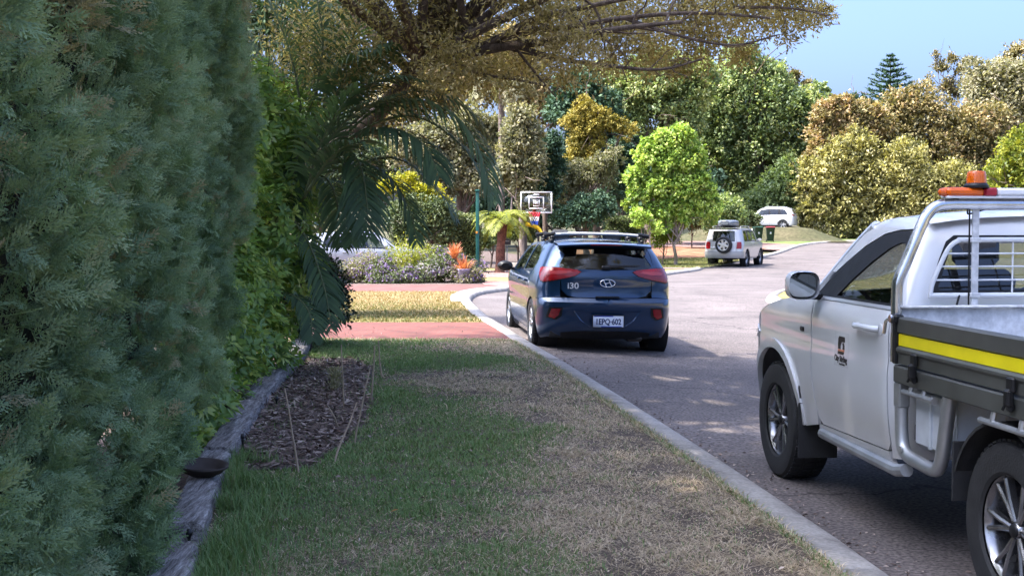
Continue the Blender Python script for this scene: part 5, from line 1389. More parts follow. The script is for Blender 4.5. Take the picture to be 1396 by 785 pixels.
# ================================================================== VEHICLE KIT
class Skin:
    """a car body surface. u runs from the rear centre (0) round the corner to the left side; side points are given by x.
    hw(z) half width, xr(z) rear face, side(x) plan taper, crown/bow of the rear face, corner size cx (along x) and cy (along y)"""
    def __init__(s, hw, xr, side, bow=.06, cx=.34, cy=.24):
        s.hw, s.xr, s.side, s.bow, s.cx, s.cy = interp_curve(hw), interp_curve(xr), side, bow, cx, cy
        s.U0, s.C = .60, .42
    def x_c(s, z): return s.xr(z) + s.bow + s.cx
    def pt(s, u, z):
        u = np.asarray(u, float); z = np.asarray(z, float); sg = np.where(u < 0, -1., 1.); a = np.abs(u)
        hw = s.hw(z); xr = s.xr(z); xc = s.x_c(z); yc = hw - s.cy; ys = hw * s.side(xc)
        # rear face
        y1 = a / s.U0 * yc; x1 = xr + s.bow * (y1 / yc) ** 2
        # corner: quadratic bezier from (xr+bow, yc) to (xc, ys)
        t = np.clip((a - s.U0) / s.C, 0, 1); slope = 2 * s.bow / yc
        qx = xr + s.bow + slope * s.cy * .75; qy = ys
        x2 = (1 - t) ** 2 * (xr + s.bow) + 2 * t * (1 - t) * qx + t * t * xc
        y2 = (1 - t) ** 2 * yc + 2 * t * (1 - t) * qy + t * t * ys
        x3 = xc + (a - s.U0 - s.C); y3 = hw * s.side(x3)
        x = np.where(a < s.U0, x1, np.where(a < s.U0 + s.C, x2, x3)); y = np.where(a < s.U0, y1, np.where(a < s.U0 + s.C, y2, y3))
        return np.stack([x, y * sg, z], -1)
    def conv(s, k, a, z):
        if k == 'u': return a
        if k == 'r': return a / (s.hw(z) - s.cy) * s.U0
        if k == 's': return s.U0 + s.C + a - s.x_c(z)
    def nrm(s, u, z, e=.004):
        du = s.pt(u + e, z) - s.pt(u - e, z); dz = s.pt(u, z + e) - s.pt(u, z - e)
        return unit(np.cross(dz, du))
    def loop(s, pts, closed=True, step=.03):
        """pts: (kind, a, z); returns dense (u, z)"""
        out = []; n = len(pts)
        for i in range(n if closed else n - 1):
            k0, a0, z0 = pts[i]; k1, a1, z1 = pts[(i + 1) % n]
            m = max(1, int(math.hypot(a1 - a0 if k0 == k1 else .3, z1 - z0) / step))
            for j in range(m):
                t = j / m; z = z0 + (z1 - z0) * t
                if k0 == k1: out.append((float(s.conv(k0, a0 + (a1 - a0) * t, z)), z))
                else:
                    ua, ub = float(s.conv(k0, a0, z0)), float(s.conv(k1, a1, z1)); out.append((ua + (ub - ua) * t, z))
        return np.array(out)
    def panel(s, mb, outer, holes=(), step=.05, off=0., rim=.014, mirror=False):
        L = [s.loop(outer)] + [s.loop(h) for h in holes]
        if mirror: L = [np.column_stack([-l[:, 0], l[:, 1]]) for l in L]
        lo, hi = L[0].min(0), L[0].max(0)
        gx, gy = np.meshgrid(np.arange(lo[0] + step / 2, hi[0], step), np.arange(lo[1] + step / 2, hi[1], step)); g = np.stack([gx.ravel(), gy.ravel()], 1)
        k = in_poly(g[:, 0], g[:, 1], L[0])
        for h in L[1:]: k &= ~in_poly(g[:, 0], g[:, 1], h)
        g = g[k]
        allL = np.concatenate(L)                                 # keep grid points off the borders
        if len(g):
            d = np.sqrt(((g[:, None] - allL[None]) ** 2).sum(2)).min(1); g = g[d > step * .35]
        pts = np.concatenate([allL, g]) if len(g) else allL; E = []; o = 0
        for l in L:
            n = len(l); E += [(o + i, o + (i + 1) % n) for i in range(n)]; o += n
        vs, es, fs, *_ = delaunay_2d_cdt([Vector(p) for p in pts], E, [], 0, 1e-7)
        V2 = np.array([tuple(v) for v in vs]); F = np.array([f for f in fs if len(f) == 3]); c = V2[F].mean(1)
        k = in_poly(c[:, 0], c[:, 1], L[0])
        for h in L[1:]: k &= ~in_poly(c[:, 0], c[:, 1], h)
        F = F[k]
        P = s.pt(V2[:, 0], V2[:, 1]) + s.nrm(V2[:, 0], V2[:, 1]) * off
        mb.add(P, [F[:, ::-1]])
        if rim:
            for l in L:
                Nn = s.nrm(l[:, 0], l[:, 1]); A = s.pt(l[:, 0], l[:, 1]) + Nn * off; B = A - Nn * rim; n = len(l); i = np.arange(n); j = (i + 1) % n
                mb.add(np.concatenate([A, B]), [np.stack([i, j, j + n, i + n], 1)])
        return mb

def arc(cx, cz, r, a0, a1, n=14, kind='s'):
    return [(kind, cx + r * math.cos(R(a)), cz + r * math.sin(R(a))) for a in np.linspace(a0, a1, n)]

def shade_fix(o):
    me = o.data; me.polygons.foreach_set('use_smooth', np.ones(len(me.polygons), bool)); me.set_sharp_from_angle(angle=R(32)); return o

def make_wheel(car, x, y, r, rimr, w, side, m_tyre, m_rim, spokes=10, style='split', m_hub=None, steer=0.):
    """car > wheel (brake disc and hub) > tyre, rim"""
    hub = MB().lathe([(0, -.05), (rimr * .55, -.05), (rimr * .55, -.02), (0, -.02)], 20, 'y').build('wheel', M_dark, car, True)
    hub.location = (x, y, r); hub.rotation_euler = (0, 0, (0 if side > 0 else math.pi) + steer)
    h = w / 2
    prof = [(rimr * .98, -h * .92), (r * .86, -h * 1.0), (r * .955, -h * .96), (r * .988, -h * .80), (r, -h * .45), (r, h * .45), (r * .988, h * .80), (r * .955, h * .96), (r * .90, h * 1.0), (r * .80, h * 1.0), (rimr * 1.06, h * .97), (rimr * 1.0, h * .88)]
    ty = MB().lathe(prof, 48, 'y')
    n = 54                                                        # tread blocks and shoulder lugs
    for k in range(n):
        a = 2 * math.pi * k / n
        for yy, ww in ((-h * .62, h * .44), (h * .62, h * .44), (0, h * .5)):
            M_ = Matrix.Rotation(-a, 4, 'Y') @ Matrix.Translation((r + .001, yy, 0)); ty.M = np.array(M_); ty.box((0, 0, 0), (.010, ww, 2 * math.pi * r / n * .62))
    ty.M = None
    shade_fix(ty.build('tyre', m_tyre, hub))
    rim = MB(); f = h * .72
    rim.lathe([(rimr * .93, -h * .8), (rimr * .90, f - .05), (rimr * .94, f - .005), (rimr * 1.0, f + .012), (rimr * 1.035, f + .004), (rimr * 1.03, -.01)], 48, 'y')
    rim.lathe([(0, f - .005), (rimr * .13, f - .005), (rimr * .17, f - .02), (rimr * .19, f - .05)], 20, 'y')
    for k in range(spokes):
        a0 = 2 * math.pi * k / spokes
        parts = ((0, .5),) if style == 'plain' else ((-.085, .3), (.085, .3))
        for da, wd in parts:
            inner, outer = rimr * .16, rimr * .95; wi = rimr * .20 * wd * 1.6; wo = rimr * (.42 if style == 'plain' else .26) * wd * 1.3
            a = a0 + (da if style != 'plain' else 0)
            c_, s_ = math.cos(a), math.sin(a); V = []
            sk = da * 1.1
            for rr_, wj, yy, tw in ((inner, wi, f - .012, 0), ((inner + outer) / 2, (wi + wo) / 2 * 1.05, f - .004, sk * .5), (outer, wo, f + .004, sk)):
                cc, ss = math.cos(a + tw), math.sin(a + tw)
                for q, dy in ((-1, -.035), (-1, -.004), (-.35, .004), (.35, .004), (1, -.004), (1, -.035)):
                    V.append((rr_ * cc - ss * wj * .5 * q, yy + dy, rr_ * ss + cc * wj * .5 * q))
            rim.grid(np.array(V).reshape(3, 6, 3))
    shade_fix(rim.build('rim', m_rim, hub))
    if m_hub: MB().lathe([(0, f + .008), (rimr * .115, f + .006), (rimr * .13, f - .002)], 20, 'y').build('hub_cap', m_hub, hub, True)
    return hub

def text_mesh(name, s, size, mat, parent, loc, rot, ext=.002, sx=1., bold=0., align='CENTER', spacing=1.0):
    cu = bpy.data.curves.new(name, 'FONT'); cu.body = s; cu.size = size; cu.extrude = ext; cu.align_x = align; cu.align_y = 'CENTER'; cu.offset = bold; cu.resolution_u = 3
    cu.space_character = spacing
    ob = bpy.data.objects.new(name + '_tmp', cu); COL.objects.link(ob)
    me = bpy.data.meshes.new_from_object(ob.evaluated_get(bpy.context.evaluated_depsgraph_get())); bpy.data.objects.remove(ob)
    me.name = name; me.materials.clear(); me.materials.append(mat)
    o = bpy.data.objects.new(name, me); COL.objects.link(o); o.parent = parent; o.location = loc; o.rotation_euler = rot; o.scale = (sx, 1, 1); return o

M_dark = M_plain('dark_cavity', (.006, .006, .007), .8)
M_black = M_plain('satin_black_trim', (.010, .010, .011), .42, spec=.3, noise=.3, nscale=14)
M_rubber = M_plain('tyre_rubber', (.018, .018, .019), .72, noise=.3, nscale=20, bump=.15, bscale=90)
M_seat = M_plain('seat_cloth', (.05, .05, .055), .9, bump=.3, bscale=120)
M_chrome = M_plain('chrome', (.75, .76, .78), .12, 1.0)
M_redlens = M_lens('red_lens', (.26, .003, .008))
M_clear = M_lens('pale_lens', (.55, .42, .42))
M_glass_dark = M_glass('privacy_glass', (.16, .18, .18), 1.2)
M_glass_mid = M_glass('tinted_glass', (.52, .57, .55), 1.1)

def roof_grid(sk, xs, zedge, crown, n=17, frac=1.0):
    """crowned roof sheet spanning between the side tops"""
    G = []
    for x in xs:
        z = zedge(x); u = sk.conv('s', x, z); yh = float(sk.pt(u, z)[1]) * frac
        v = np.linspace(-1, 1, n)
        G.append(np.stack([np.full(n, x), v * yh, z + crown(x) * (1 - np.abs(v) ** 2.6)], 1))
    return np.array(G)

def seat(parent, x, y, zb, back=-.22, w=.5, name='seat'):
    mb = MB().box((x, y, zb), (.5, w, .16), bevel=.05)
    mb.box((x + back, y, zb + .32), (.14, w * .95, .58), rot=Matrix.Rotation(R(-14), 3, 'Y'), bevel=.05)
    mb.box((x + back - .09, y, zb + .70), (.09, .26, .17), bevel=.04)
    return mb.build(name, M_seat, parent, 'auto')
# ================================================================== BLUE HATCHBACK
def build_hatch():
    car = empty("hatchback", (1.13, 15.75, .02), .11, 'dark blue hatchback with roof bars parked at the left kerb', 'car')
    car.rotation_euler = (R(0), R(1.2), .11)
    C = car
    car.location = (1.10, 16.3, float(T(1.13, 16)) + .0)
    # vehicle frame here: +x right? build with x forward, y left, then turn so that forward is world +Y
    inner = Matrix.Rotation(math.pi / 2, 4, 'Z')
    car.matrix_world = Matrix.Translation(car.location) @ Matrix.Rotation(.11, 4, 'Z') @ inner @ Matrix.Rotation(R(1.0), 4, 'X')
    paint, nt, b = mat_new('deep_blue_paint')
    b.inputs['Base Color'].default_value = (.004, .032, .088, 1); b.inputs['Metallic'].default_value = .55; b.inputs['Roughness'].default_value = .34
    b.inputs['Coat Weight'].default_value = 1; b.inputs['Coat Roughness'].default_value = .02
    tc = nt.nodes.new('ShaderNodeTexCoord'); nz = nt.nodes.new('ShaderNodeTexNoise'); nz.inputs['Scale'].default_value = 3.5; nz.inputs['Detail'].default_value = 6
    mr = nt.nodes.new('ShaderNodeMapRange'); mr.inputs['From Min'].default_value = .35; mr.inputs['From Max'].default_value = .75; mr.inputs['To Min'].default_value = .02; mr.inputs['To Max'].default_value = .10
    nt.links.new(tc.outputs['Object'], nz.inputs['Vector']); nt.links.new(nz.outputs['Fac'], mr.inputs['Value']); nt.links.new(mr.outputs[0], b.inputs['Coat Roughness'])
    side = lambda x: np.where(x < .3, 1 - .05 * np.clip((.3 - x) / .9, 0, 2) ** 2, np.where(x < 2.2, 1.0, np.maximum(0, 1 - np.clip((x - 2.2) / 1.32, 0, 1) ** 3.4) ** (1 / 2.6)))
    sk = Skin(hw=[(.18, .80), (.26, .845), (.38, .872), (.52, .885), (.60, .888), (.70, .882), (.78, .888), (.86, .893), (.92, .882), (1.0, .862), (1.10, .822), (1.22, .765), (1.32, .71), (1.40, .655), (1.44, .60), (1.46, .56)],
              xr=[(.18, -.62), (.26, -.70), (.34, -.745), (.42, -.765), (.52, -.775), (.60, -.80), (.66, -.805), (.71, -.795), (.735, -.745), (.80, -.725), (.90, -.720), (.97, -.725), (1.05, -.715), (1.11, -.69), (1.15, -.66), (1.25, -.595), (1.36, -.515), (1.40, -.49), (1.46, -.45)],
              side=side, bow=.10, cx=.30, cy=.26)
    WZ, WR = .345, .372
    zroof = interp_curve([(-.60, 1.36), (-.35, 1.395), (0, 1.41), (.6, 1.425), (1.1, 1.41), (1.55, 1.37), (1.85, 1.26), (2.4, .98)])
    zhood = interp_curve([(2.2, 1.00), (2.5, .97), (3.0, .87), (3.35, .72), (3.5, .58)])
    belt = interp_curve([(-.25, 1.12), (.0, 1.085), (.6, 1.045), (1.3, 1.005), (2.1, .975)])
    sill = .25
    xs = list(np.linspace(-.20, 1.55, 12))
    roofline = lambda a, b_, n: [('s', x, float(zroof(x))) for x in np.linspace(a, b_, n)]
    W_rear = [('s', .10, 1.075), ('s', .92, 1.04), ('s', .90, 1.375), ('s', .45, 1.37), ('s', .16, 1.30), ('s', -.04, 1.17)]
    W_front = [('s', 1.02, 1.035), ('s', 1.98, .995), ('s', 1.88, 1.10), ('s', 1.62, 1.27), ('s', 1.42, 1.35), ('s', 1.01, 1.378)]
    for mir in (False, True):
        # quarter panel with the C pillar
        q = sk.panel(MB(), [('r', .585, .745), ('u', .62, .745), ('s', -.40, .72), ('s', -.365, .46)] + arc(0, WZ, WR, 157, 28, 12) + [('s', .335, .62), ('s', .30, .85), ('s', .06, 1.06), ('s', -.08, 1.175), ('s', .13, 1.325), ('s', .42, 1.40)]
                     + roofline(.38, -.22, 8) + [('u', .76, 1.375), ('r', .50, 1.395), ('r', .555, 1.37), ('u', .625, 1.27), ('u', .64, 1.14), ('r', .585, 1.085)], rim=.012, mirror=mir)
        shade_fix(q.build('quarter_panel', paint, C))
        d = sk.panel(MB(), [('s', .34, .62), ('s', .345, .33), ('s', .40, .285), ('s', .955, .285), ('s', .965, 1.0), ('s', .955, float(zroof(.955)))] + roofline(.95, .43, 6)[1:] + [('s', .135, 1.325), ('s', -.075, 1.175), ('s', .065, 1.065), ('s', .305, .85)], [W_rear], rim=.012, mirror=mir)
        rd = shade_fix(d.build('rear_door', paint, C))
        shade_fix(sk.panel(MB(), W_rear, off=-.006, rim=0, mirror=mir).build('window', M_glass_dark, rd))
        shade_fix(sk.panel(MB(), [('s', .06, 1.055), ('s', .965, 1.02), ('s', .965, 1.04), ('s', .10, 1.078)], off=.003, mirror=mir).build('belt_trim', M_black, rd))
        d = sk.panel(MB(), [('s', .965, .285), ('s', 2.06, .285), ('s', 2.10, .45), ('s', 2.12, .98), ('s', 1.98, 1.12), ('s', 1.70, 1.30)] + roofline(1.5, .965, 6), [W_front], rim=.012, mirror=mir)
        fd = shade_fix(d.build('front_door', paint, C))
        shade_fix(sk.panel(MB(), W_front, off=-.006, rim=0, mirror=mir).build('window', M_glass_mid, fd))
        fe = sk.panel(MB(), [('s', 2.125, .98), ('s', 2.105, .45), ('s', 2.08, .27), ('s', 2.27, .25)] + [(k, 2.65 + (a - 2.65), z) for k, a, z in arc(2.65, WZ, WR, 190, 0, 16)] + [('s', 3.05, .22), ('s', 3.515, .25), ('s', 3.518, .52)] + [('s', x, float(zhood(x))) for x in (3.35, 3.0, 2.7, 2.4, 2.2)], rim=.012, mirror=mir)
        shade_fix(fe.build('fender', paint, C))
        # pillar from the roof down to the fender, sill, handles, mirror
        sg = -1 if mir else 1
        ap = MB().tube([(1.52, sg * .655, 1.365), (1.80, sg * .70, 1.22), (2.28, sg * .80, .985)], [.035, .032, .035], 8, True, .8); shade_fix(ap.build('pillar', paint, C))
        si = sk.panel(MB(), [('s', .36, .20), ('s', 2.28, .20), ('s', 2.28, .245), ('s', 2.06, .28), ('s', .40, .28), ('s', .34, .30)], off=.004, mirror=mir); shade_fix(si.build('sill', paint, C))
        for dr, hx in ((rd, .52), (fd, 1.20)):
            p = sk.pt(sk.conv('s', hx, .905), .905); MB().box((hx, sg * (p[1] + .028), .905), (.20, .022, .032), bevel=.01).box((hx - .08, sg * (p[1] + .012), .905), (.03, .03, .025)).box((hx + .08, sg * (p[1] + .012), .905), (.03, .03, .025)).build('handle', paint, dr, 'auto')
        mm = MB(); G = []
        for t_, sc in ((0, .55), (.25, .95), (.6, 1.0), (.9, .8), (1.0, .4)):
            a = np.linspace(0, 2 * math.pi, 15); G.append(np.stack([2.02 - .06 + .13 * t_ + 0 * a, sg * (1.0 + .115 * sc * np.cos(a)), 1.045 + .075 * sc * np.sin(a)], 1))
        mm.grid(G); mm.add(G[0][:-1], [np.arange(14)]); mm.tube([(2.02, sg * .86, 1.0), (2.02, sg * .95, 1.02)], .022, 8)
        mi = shade_fix(mm.build('door_mirror', M_black if not mir else paint, C))
    # rear bumper: full width, from the underside up to the hatch, wrapping to the wheel arch
    RF = [('u', .56, .60), ('u', .66, .60), ('u', .70, .50), ('u', .63, .475), ('u', .58, .52)]
    half = [('r', 0, .27), ('r', .45, .27), ('u', .75, .235), ('s', -.36, .21), ('s', -.345, .40), ('s', -.37, .46), ('s', -.41, .715), ('u', .62, .738), ('r', 0, .732)]
    plate_rec = [('r', -.40, .60), ('r', .40, .60), ('r', .30, .47), ('r', .20, .415), ('r', -.20, .415), ('r', -.30, .47)]
    full = half + [(k, -a, z) if k != 's' else (k, a, z) for k, a, z in half[::-1]][1:-1]
    bm = MB(); sk.panel(bm, [('r', 0, .27)] + half[1:], [], rim=.015); sk.panel(bm, [('r', 0, .27)] + half[1:], [], rim=.015, mirror=True)
    bump = shade_fix(bm.build('rear_bumper', paint, C))
    # the scooped panel that holds the plate
    sc = MB(); pr = sk.loop([('r', -.43, .580), ('r', .43, .580), ('r', .34, .46), ('r', .22, .375), ('r', -.22, .375), ('r', -.34, .46)], step=.04)
    a0 = sk.pt(pr[:, 0], pr[:, 1]) + [-.006, 0, 0]
    n = len(pr); i = np.arange(n); j = (i + 1) % n
    cen = a0.mean(0); a1 = cen + (a0 - cen) * .93 + [.022, 0, -.002]
    a0b = a0 + [-.010, 0, 0]
    sc.add(np.concatenate([a0 + [.006, 0, 0], a0b]), [np.stack([i, j, j + n, i + n], 1)]); sc.add(np.concatenate([a0b, cen + (a0 - cen) * .95 + [-.003, 0, 0]]), [np.stack([i, j, j + n, i + n], 1)])
    sc.add(cen + (a0 - cen) * .95 + [-.003, 0, 0], [np.arange(n)]); shade_fix(sc.build('plate_recess', paint, bump))
    # lower diffuser strip
    df = MB(); sk.panel(df, [('r', -.56, .225), ('r', .56, .225), ('r', .57, .300), ('r', .34, .325), ('r', -.34, .325), ('r', -.57, .300)], off=.006); shade_fix(df.build('diffuser', M_black, bump))
    for mir in (False, True):
        shade_fix(sk.panel(MB(), RF, off=.010, mirror=mir, step=.02).build('reflector', M_redlens, bump))
        shade_fix(sk.panel(MB(), [('u', .53, .62), ('u', .69, .62), ('u', .74, .49), ('u', .61, .455), ('u', .545, .51)], off=.004, mirror=mir, step=.03).build('reflector_surround', M_black, bump))
    # hatch
    GL = [('r', -.54, 1.098), ('r', 0, 1.086), ('r', .54, 1.098), ('r', .605, 1.15), ('r', .575, 1.27), ('r', .53, 1.355), ('r', 0, 1.368), ('r', -.53, 1.355), ('r', -.575, 1.27), ('r', -.605, 1.15)]
    sp = Skin.panel
    hl = [('r', -.38, .742), ('r', .38, .742), ('r', .50, .765), ('r', .565, .83), ('r', .58, .97), ('r', .575, 1.08), ('u', .64, 1.14), ('u', .625, 1.27), ('r', .555, 1.37), ('r', .50, 1.395), ('r', -.50, 1.395), ('r', -.555, 1.37), ('u', -.625, 1.27), ('u', -.64, 1.14), ('r', -.575, 1.08), ('r', -.58, .97), ('r', -.565, .83), ('r', -.50, .765)]
    hatch = shade_fix(sp(sk, MB(), hl, [GL], off=.003, rim=.014).build('hatch', paint, C))
    shade_fix(sp(sk, MB(), GL, off=-.002, rim=0, step=.04).build('rear_window', M_glass_mid, hatch))
    # black ceramic border of the glass
    GLi = [('r', -.50, 1.118), ('r', 0, 1.106), ('r', .50, 1.118), ('r', .565, 1.16), ('r', .54, 1.26), ('r', .49, 1.335), ('r', 0, 1.348), ('r', -.49, 1.335), ('r', -.54, 1.26), ('r', -.565, 1.16)]
    shade_fix(sp(sk, MB(), GL, [GLi], off=-.004, rim=0, step=.03).build('window_border', M_black, hatch))
    # handle crease under the badge, badge, lettering, wiper, spoiler, brake light
    MB().box((-.748, 0, .752), (.03, .30, .022), bevel=.006).build('hatch_handle', M_black, hatch)
    bd = MB(); a = np.linspace(0, 2 * math.pi, 33); xb = float(sk.pt(0., .925)[0]) - .012
    bd.tube([(xb, .093 * math.cos(q), .925 + .047 * math.sin(q)) for q in a], .0075, 6, False)
    for sy in (-1, 1): bd.tube([(xb, sy * .034 + .018, .925 + .036), (xb - .002, sy * .034, .925), (xb, sy * .034 - .018, .925 - .036)][::1], .0075, 6)
    bd.tube([(xb - .002, -.036, .934), (xb - .002, .036, .916)], .007, 6); bd.build('emblem', M_chrome, hatch, True)
    text_mesh('lettering', 'i30', .105, M_plain('brushed_chrome', (.75, .75, .77), .35, .6), hatch, (float(sk.pt(sk.conv('r', .37, .885), .885)[0]) - .010, .43, .885), (math.pi / 2, 0, -math.pi / 2 + .0), .003, 1.15, .002)
    wp = MB().tube([(-.735, -.02, 1.125), (-.72, -.10, 1.130), (-.70, -.38, 1.140)], [.020, .014, .008], 6).box((-.728, .02, 1.118), (.035, .12, .05), bevel=.012); wp.tube([(-.712, .02, 1.145), (-.692, -.42, 1.148)], .007, 5)
    shade_fix(wp.build('wiper', M_black, hatch))
    rows = []
    for y in np.linspace(-.60, .60, 15):
        e = (abs(y) / .60) ** 3; z = 1.405 - .028 * (y / .6) ** 2; x0 = -.20; xe = -.60 + .05 * (y / .6) ** 2 + .05 * e
        rows.append([(x0, y, z + .04), (-.42, y, z + .030), (xe, y, z + .008), (xe + .004, y, z - .012), (-.46, y, z - .022), (-.40, y, z - .01)])
    sp_ = shade_fix(MB().grid(rows).build('spoiler', paint, hatch))
    MB().grid([[(xe_ := -.603 + .05 * (y / .6) ** 2, y, 1.405 - .028 * (y / .6) ** 2 + .005), (xe_, y, 1.405 - .028 * (y / .6) ** 2 - .010)] for y in np.linspace(-.2, .2, 9)]).build('brake_light', M_redlens, sp_)
    # tail lamps: one piece wrapping the corner
    for mir in (False, True):
        lp = [('r', .325, 1.062), ('r', .40, 1.012), ('r', .50, .985), ('u', .64, .952), ('u', .78, .928), ('u', .84, .945), ('u', .90, 1.01), ('u', .955, 1.095), ('u', .88, 1.110), ('u', .70, 1.108), ('r', .50, 1.096), ('r', .38, 1.085)]
        shade_fix(sp(sk, MB(), [(k_, a_ + (a_ - .62) * .03, z_ + (z_ - 1.04) * .12) for k_, a_, z_ in lp], off=.005, rim=.01, mirror=mir, step=.03).build('lamp_seal', M_black, C))
        l = shade_fix(sp(sk, MB(), lp, off=.010, rim=.02, mirror=mir, step=.03).build('tail_light', M_redlens, C))
        shade_fix(sp(sk, MB(), [('r', .42, 1.050), ('r', .55, 1.030), ('u', .72, 1.022), ('u', .76, 1.045), ('u', .70, 1.066), ('r', .46, 1.070)], off=.012, rim=.003, mirror=mir, step=.03).build('indicator_lens', M_lens('pink_lens', (.40, .045, .05)), l))
    # roof, windscreen, bonnet
    rg = roof_grid(sk, np.linspace(-.35, 1.58, 18), zroof, lambda x: .055 if x < 1.3 else .05, 19); shade_fix(MB().grid(rg).build('roof', paint, C))
    ws = []
    for t_ in np.linspace(0, 1, 7):
        x = 1.58 + .78 * t_; z = 1.40 - .40 * t_; yh = .62 + .17 * t_; v = np.linspace(-1, 1, 11); ws.append(np.stack([x + .05 * (1 - v ** 2), v * yh, z + .01 * (1 - v ** 2)], 1))
    MB().grid(ws).build('windscreen', M_glass('windscreen_glass', (.72, .78, .74)), C, True)
    hg = roof_grid(sk, np.linspace(2.2, 3.48, 12), zhood, lambda x: .05 + .02 * (3.4 - x), 15); shade_fix(MB().grid(hg).build('bonnet', paint, C))
    # floor, wheel housings, cabin
    un = MB().box((1.35, 0, .27), (3.9, 1.40, .08)).box((1.2, 0, .5), (1.4, 1.52, .45)).box((2.65, 0, .55), (1.0, 1.1, .5)).box((-.1, 0, .55), (1.0, 1.1, .5))
    for x in (0, 2.65):
        for s in (-1, 1): un.lathe([(.37, -.16), (.375, .09), (0, -.14)], 24, 'y', (x, s * .72, WZ + .01))
    un.build('underbody', M_dark, C)
    un = MB().tube([(-.62, -.42, .27), (-.5, -.42, .26), (.2, -.38, .24)], .028, 8).box((-.45, -.38, .25), (.36, .24, .13), bevel=.04).tube([(0, -.7, .30), (0, .7, .30)], .04, 8); un.build('exhaust', M_plain('exhaust_steel', (.10, .09, .085), .6, .7), C, 'auto')
    cb = MB().box((.9, 0, .70), (2.7, 1.5, .06)).box((2.05, 0, .92), (.35, 1.42, .14), bevel=.04).box((-.32, 0, .98), (.5, 1.2, .05)); cb.build('cabin_floor', M_seat, C, 'auto')
    for y in (-.36, .36): seat(C, 1.25, y, .80)
    bs = MB().box((.30, 0, .80), (.48, 1.25, .16), bevel=.05).box((.02, 0, 1.02), (.14, 1.25, .50), rot=Matrix.Rotation(R(-12), 3, 'Y'), bevel=.05)
    for y in (-.42, 0, .42): bs.box((-.04, y, 1.225), (.09, .28, .10), bevel=.035)
    bs.build('rear_seat', M_seat, C, 'auto')
    # wheels
    m_rim = M_plain('silver_alloy', (.62, .62, .62), .28, .85, noise=.15, nscale=12)
    for x in (0, 2.65):
        for s in (1, -1): make_wheel(C, x, s * .775, .318, .208, .205, s, M_rubber, m_rim, 5, 'split', M_chrome)
    # number plate
    pl = MB().box((-.832, 0, .455), (.006, .385, .142), bevel=.002).build('number_plate', M_plain('plate_white', (.72, .74, .80), .4), bump)
    fr = MB()
    for (y, z, dy, dz) in [(0, .075, .405, .012), (0, -.075, .405, .012), (-.198, 0, .010, .16), (.198, 0, .010, .16)]: fr.box((-.831, y, .455 + z), (.014, dy, dz), bevel=.002)
    fr.build('plate_frame', M_black, pl)
    blue = M_plain('plate_blue', (.02, .06, .42), .4)
    tx = text_mesh('plate_number', '1EPQ·602', .100, M_plain('plate_ink', (.015, .025, .10), .4), pl, (-.8365, 0, .449), (math.pi / 2, 0, -math.pi / 2), .0012, .80, .0022, spacing=1.0)
    MB().box((-.8355, .06, .519), (.003, .24, .010)).box((-.8355, -.04, .391), (.003, .26, .009)).build('plate_band', blue, pl)
    # roof bars
    bars = []
    for xb_ in (.12, .92):
        bb = MB()
        t0 = spline([(xb_, -.64, 1.515), (xb_, -.3, 1.535), (xb_, .3, 1.535), (xb_, .64, 1.515)], 5); bb.tube(t0, .030, 10, True, .62)
        o_ = shade_fix(bb.build('roof_bar', M_plain('silver_bar', (.62, .62, .62), .42, .4), C))
        for s in (-1, 1):
            MB().tube([(xb_, s * .70, 1.508), (xb_, s * .55, 1.530)], [.033, .034], 8, True, .8).box((xb_, s * .585, 1.475), (.10, .07, .07), bevel=.02).box((xb_, s * .60, 1.44), (.13, .05, .05), bevel=.015).build('bar_foot', M_black, o_, 'auto')
    MB().box((-.05, 0, 1.49), (.06, .03, .03), bevel=.01).build('aerial', M_black, C)
    for ch in list(car.children):                                  # the body sits low on its wheels
        if not ch.name.startswith('wheel'): ch.location.z -= .055
    return car
build_hatch()
# ================================================================== UTILITY TRUCK (right foreground)
def car_matrix(x, y, z, yaw, roll=0.): return Matrix.Translation((x, y, z)) @ Matrix.Rotation(yaw, 4, 'Z') @ Matrix.Rotation(math.pi / 2, 4, 'Z') @ Matrix.Rotation(roll, 4, 'X')

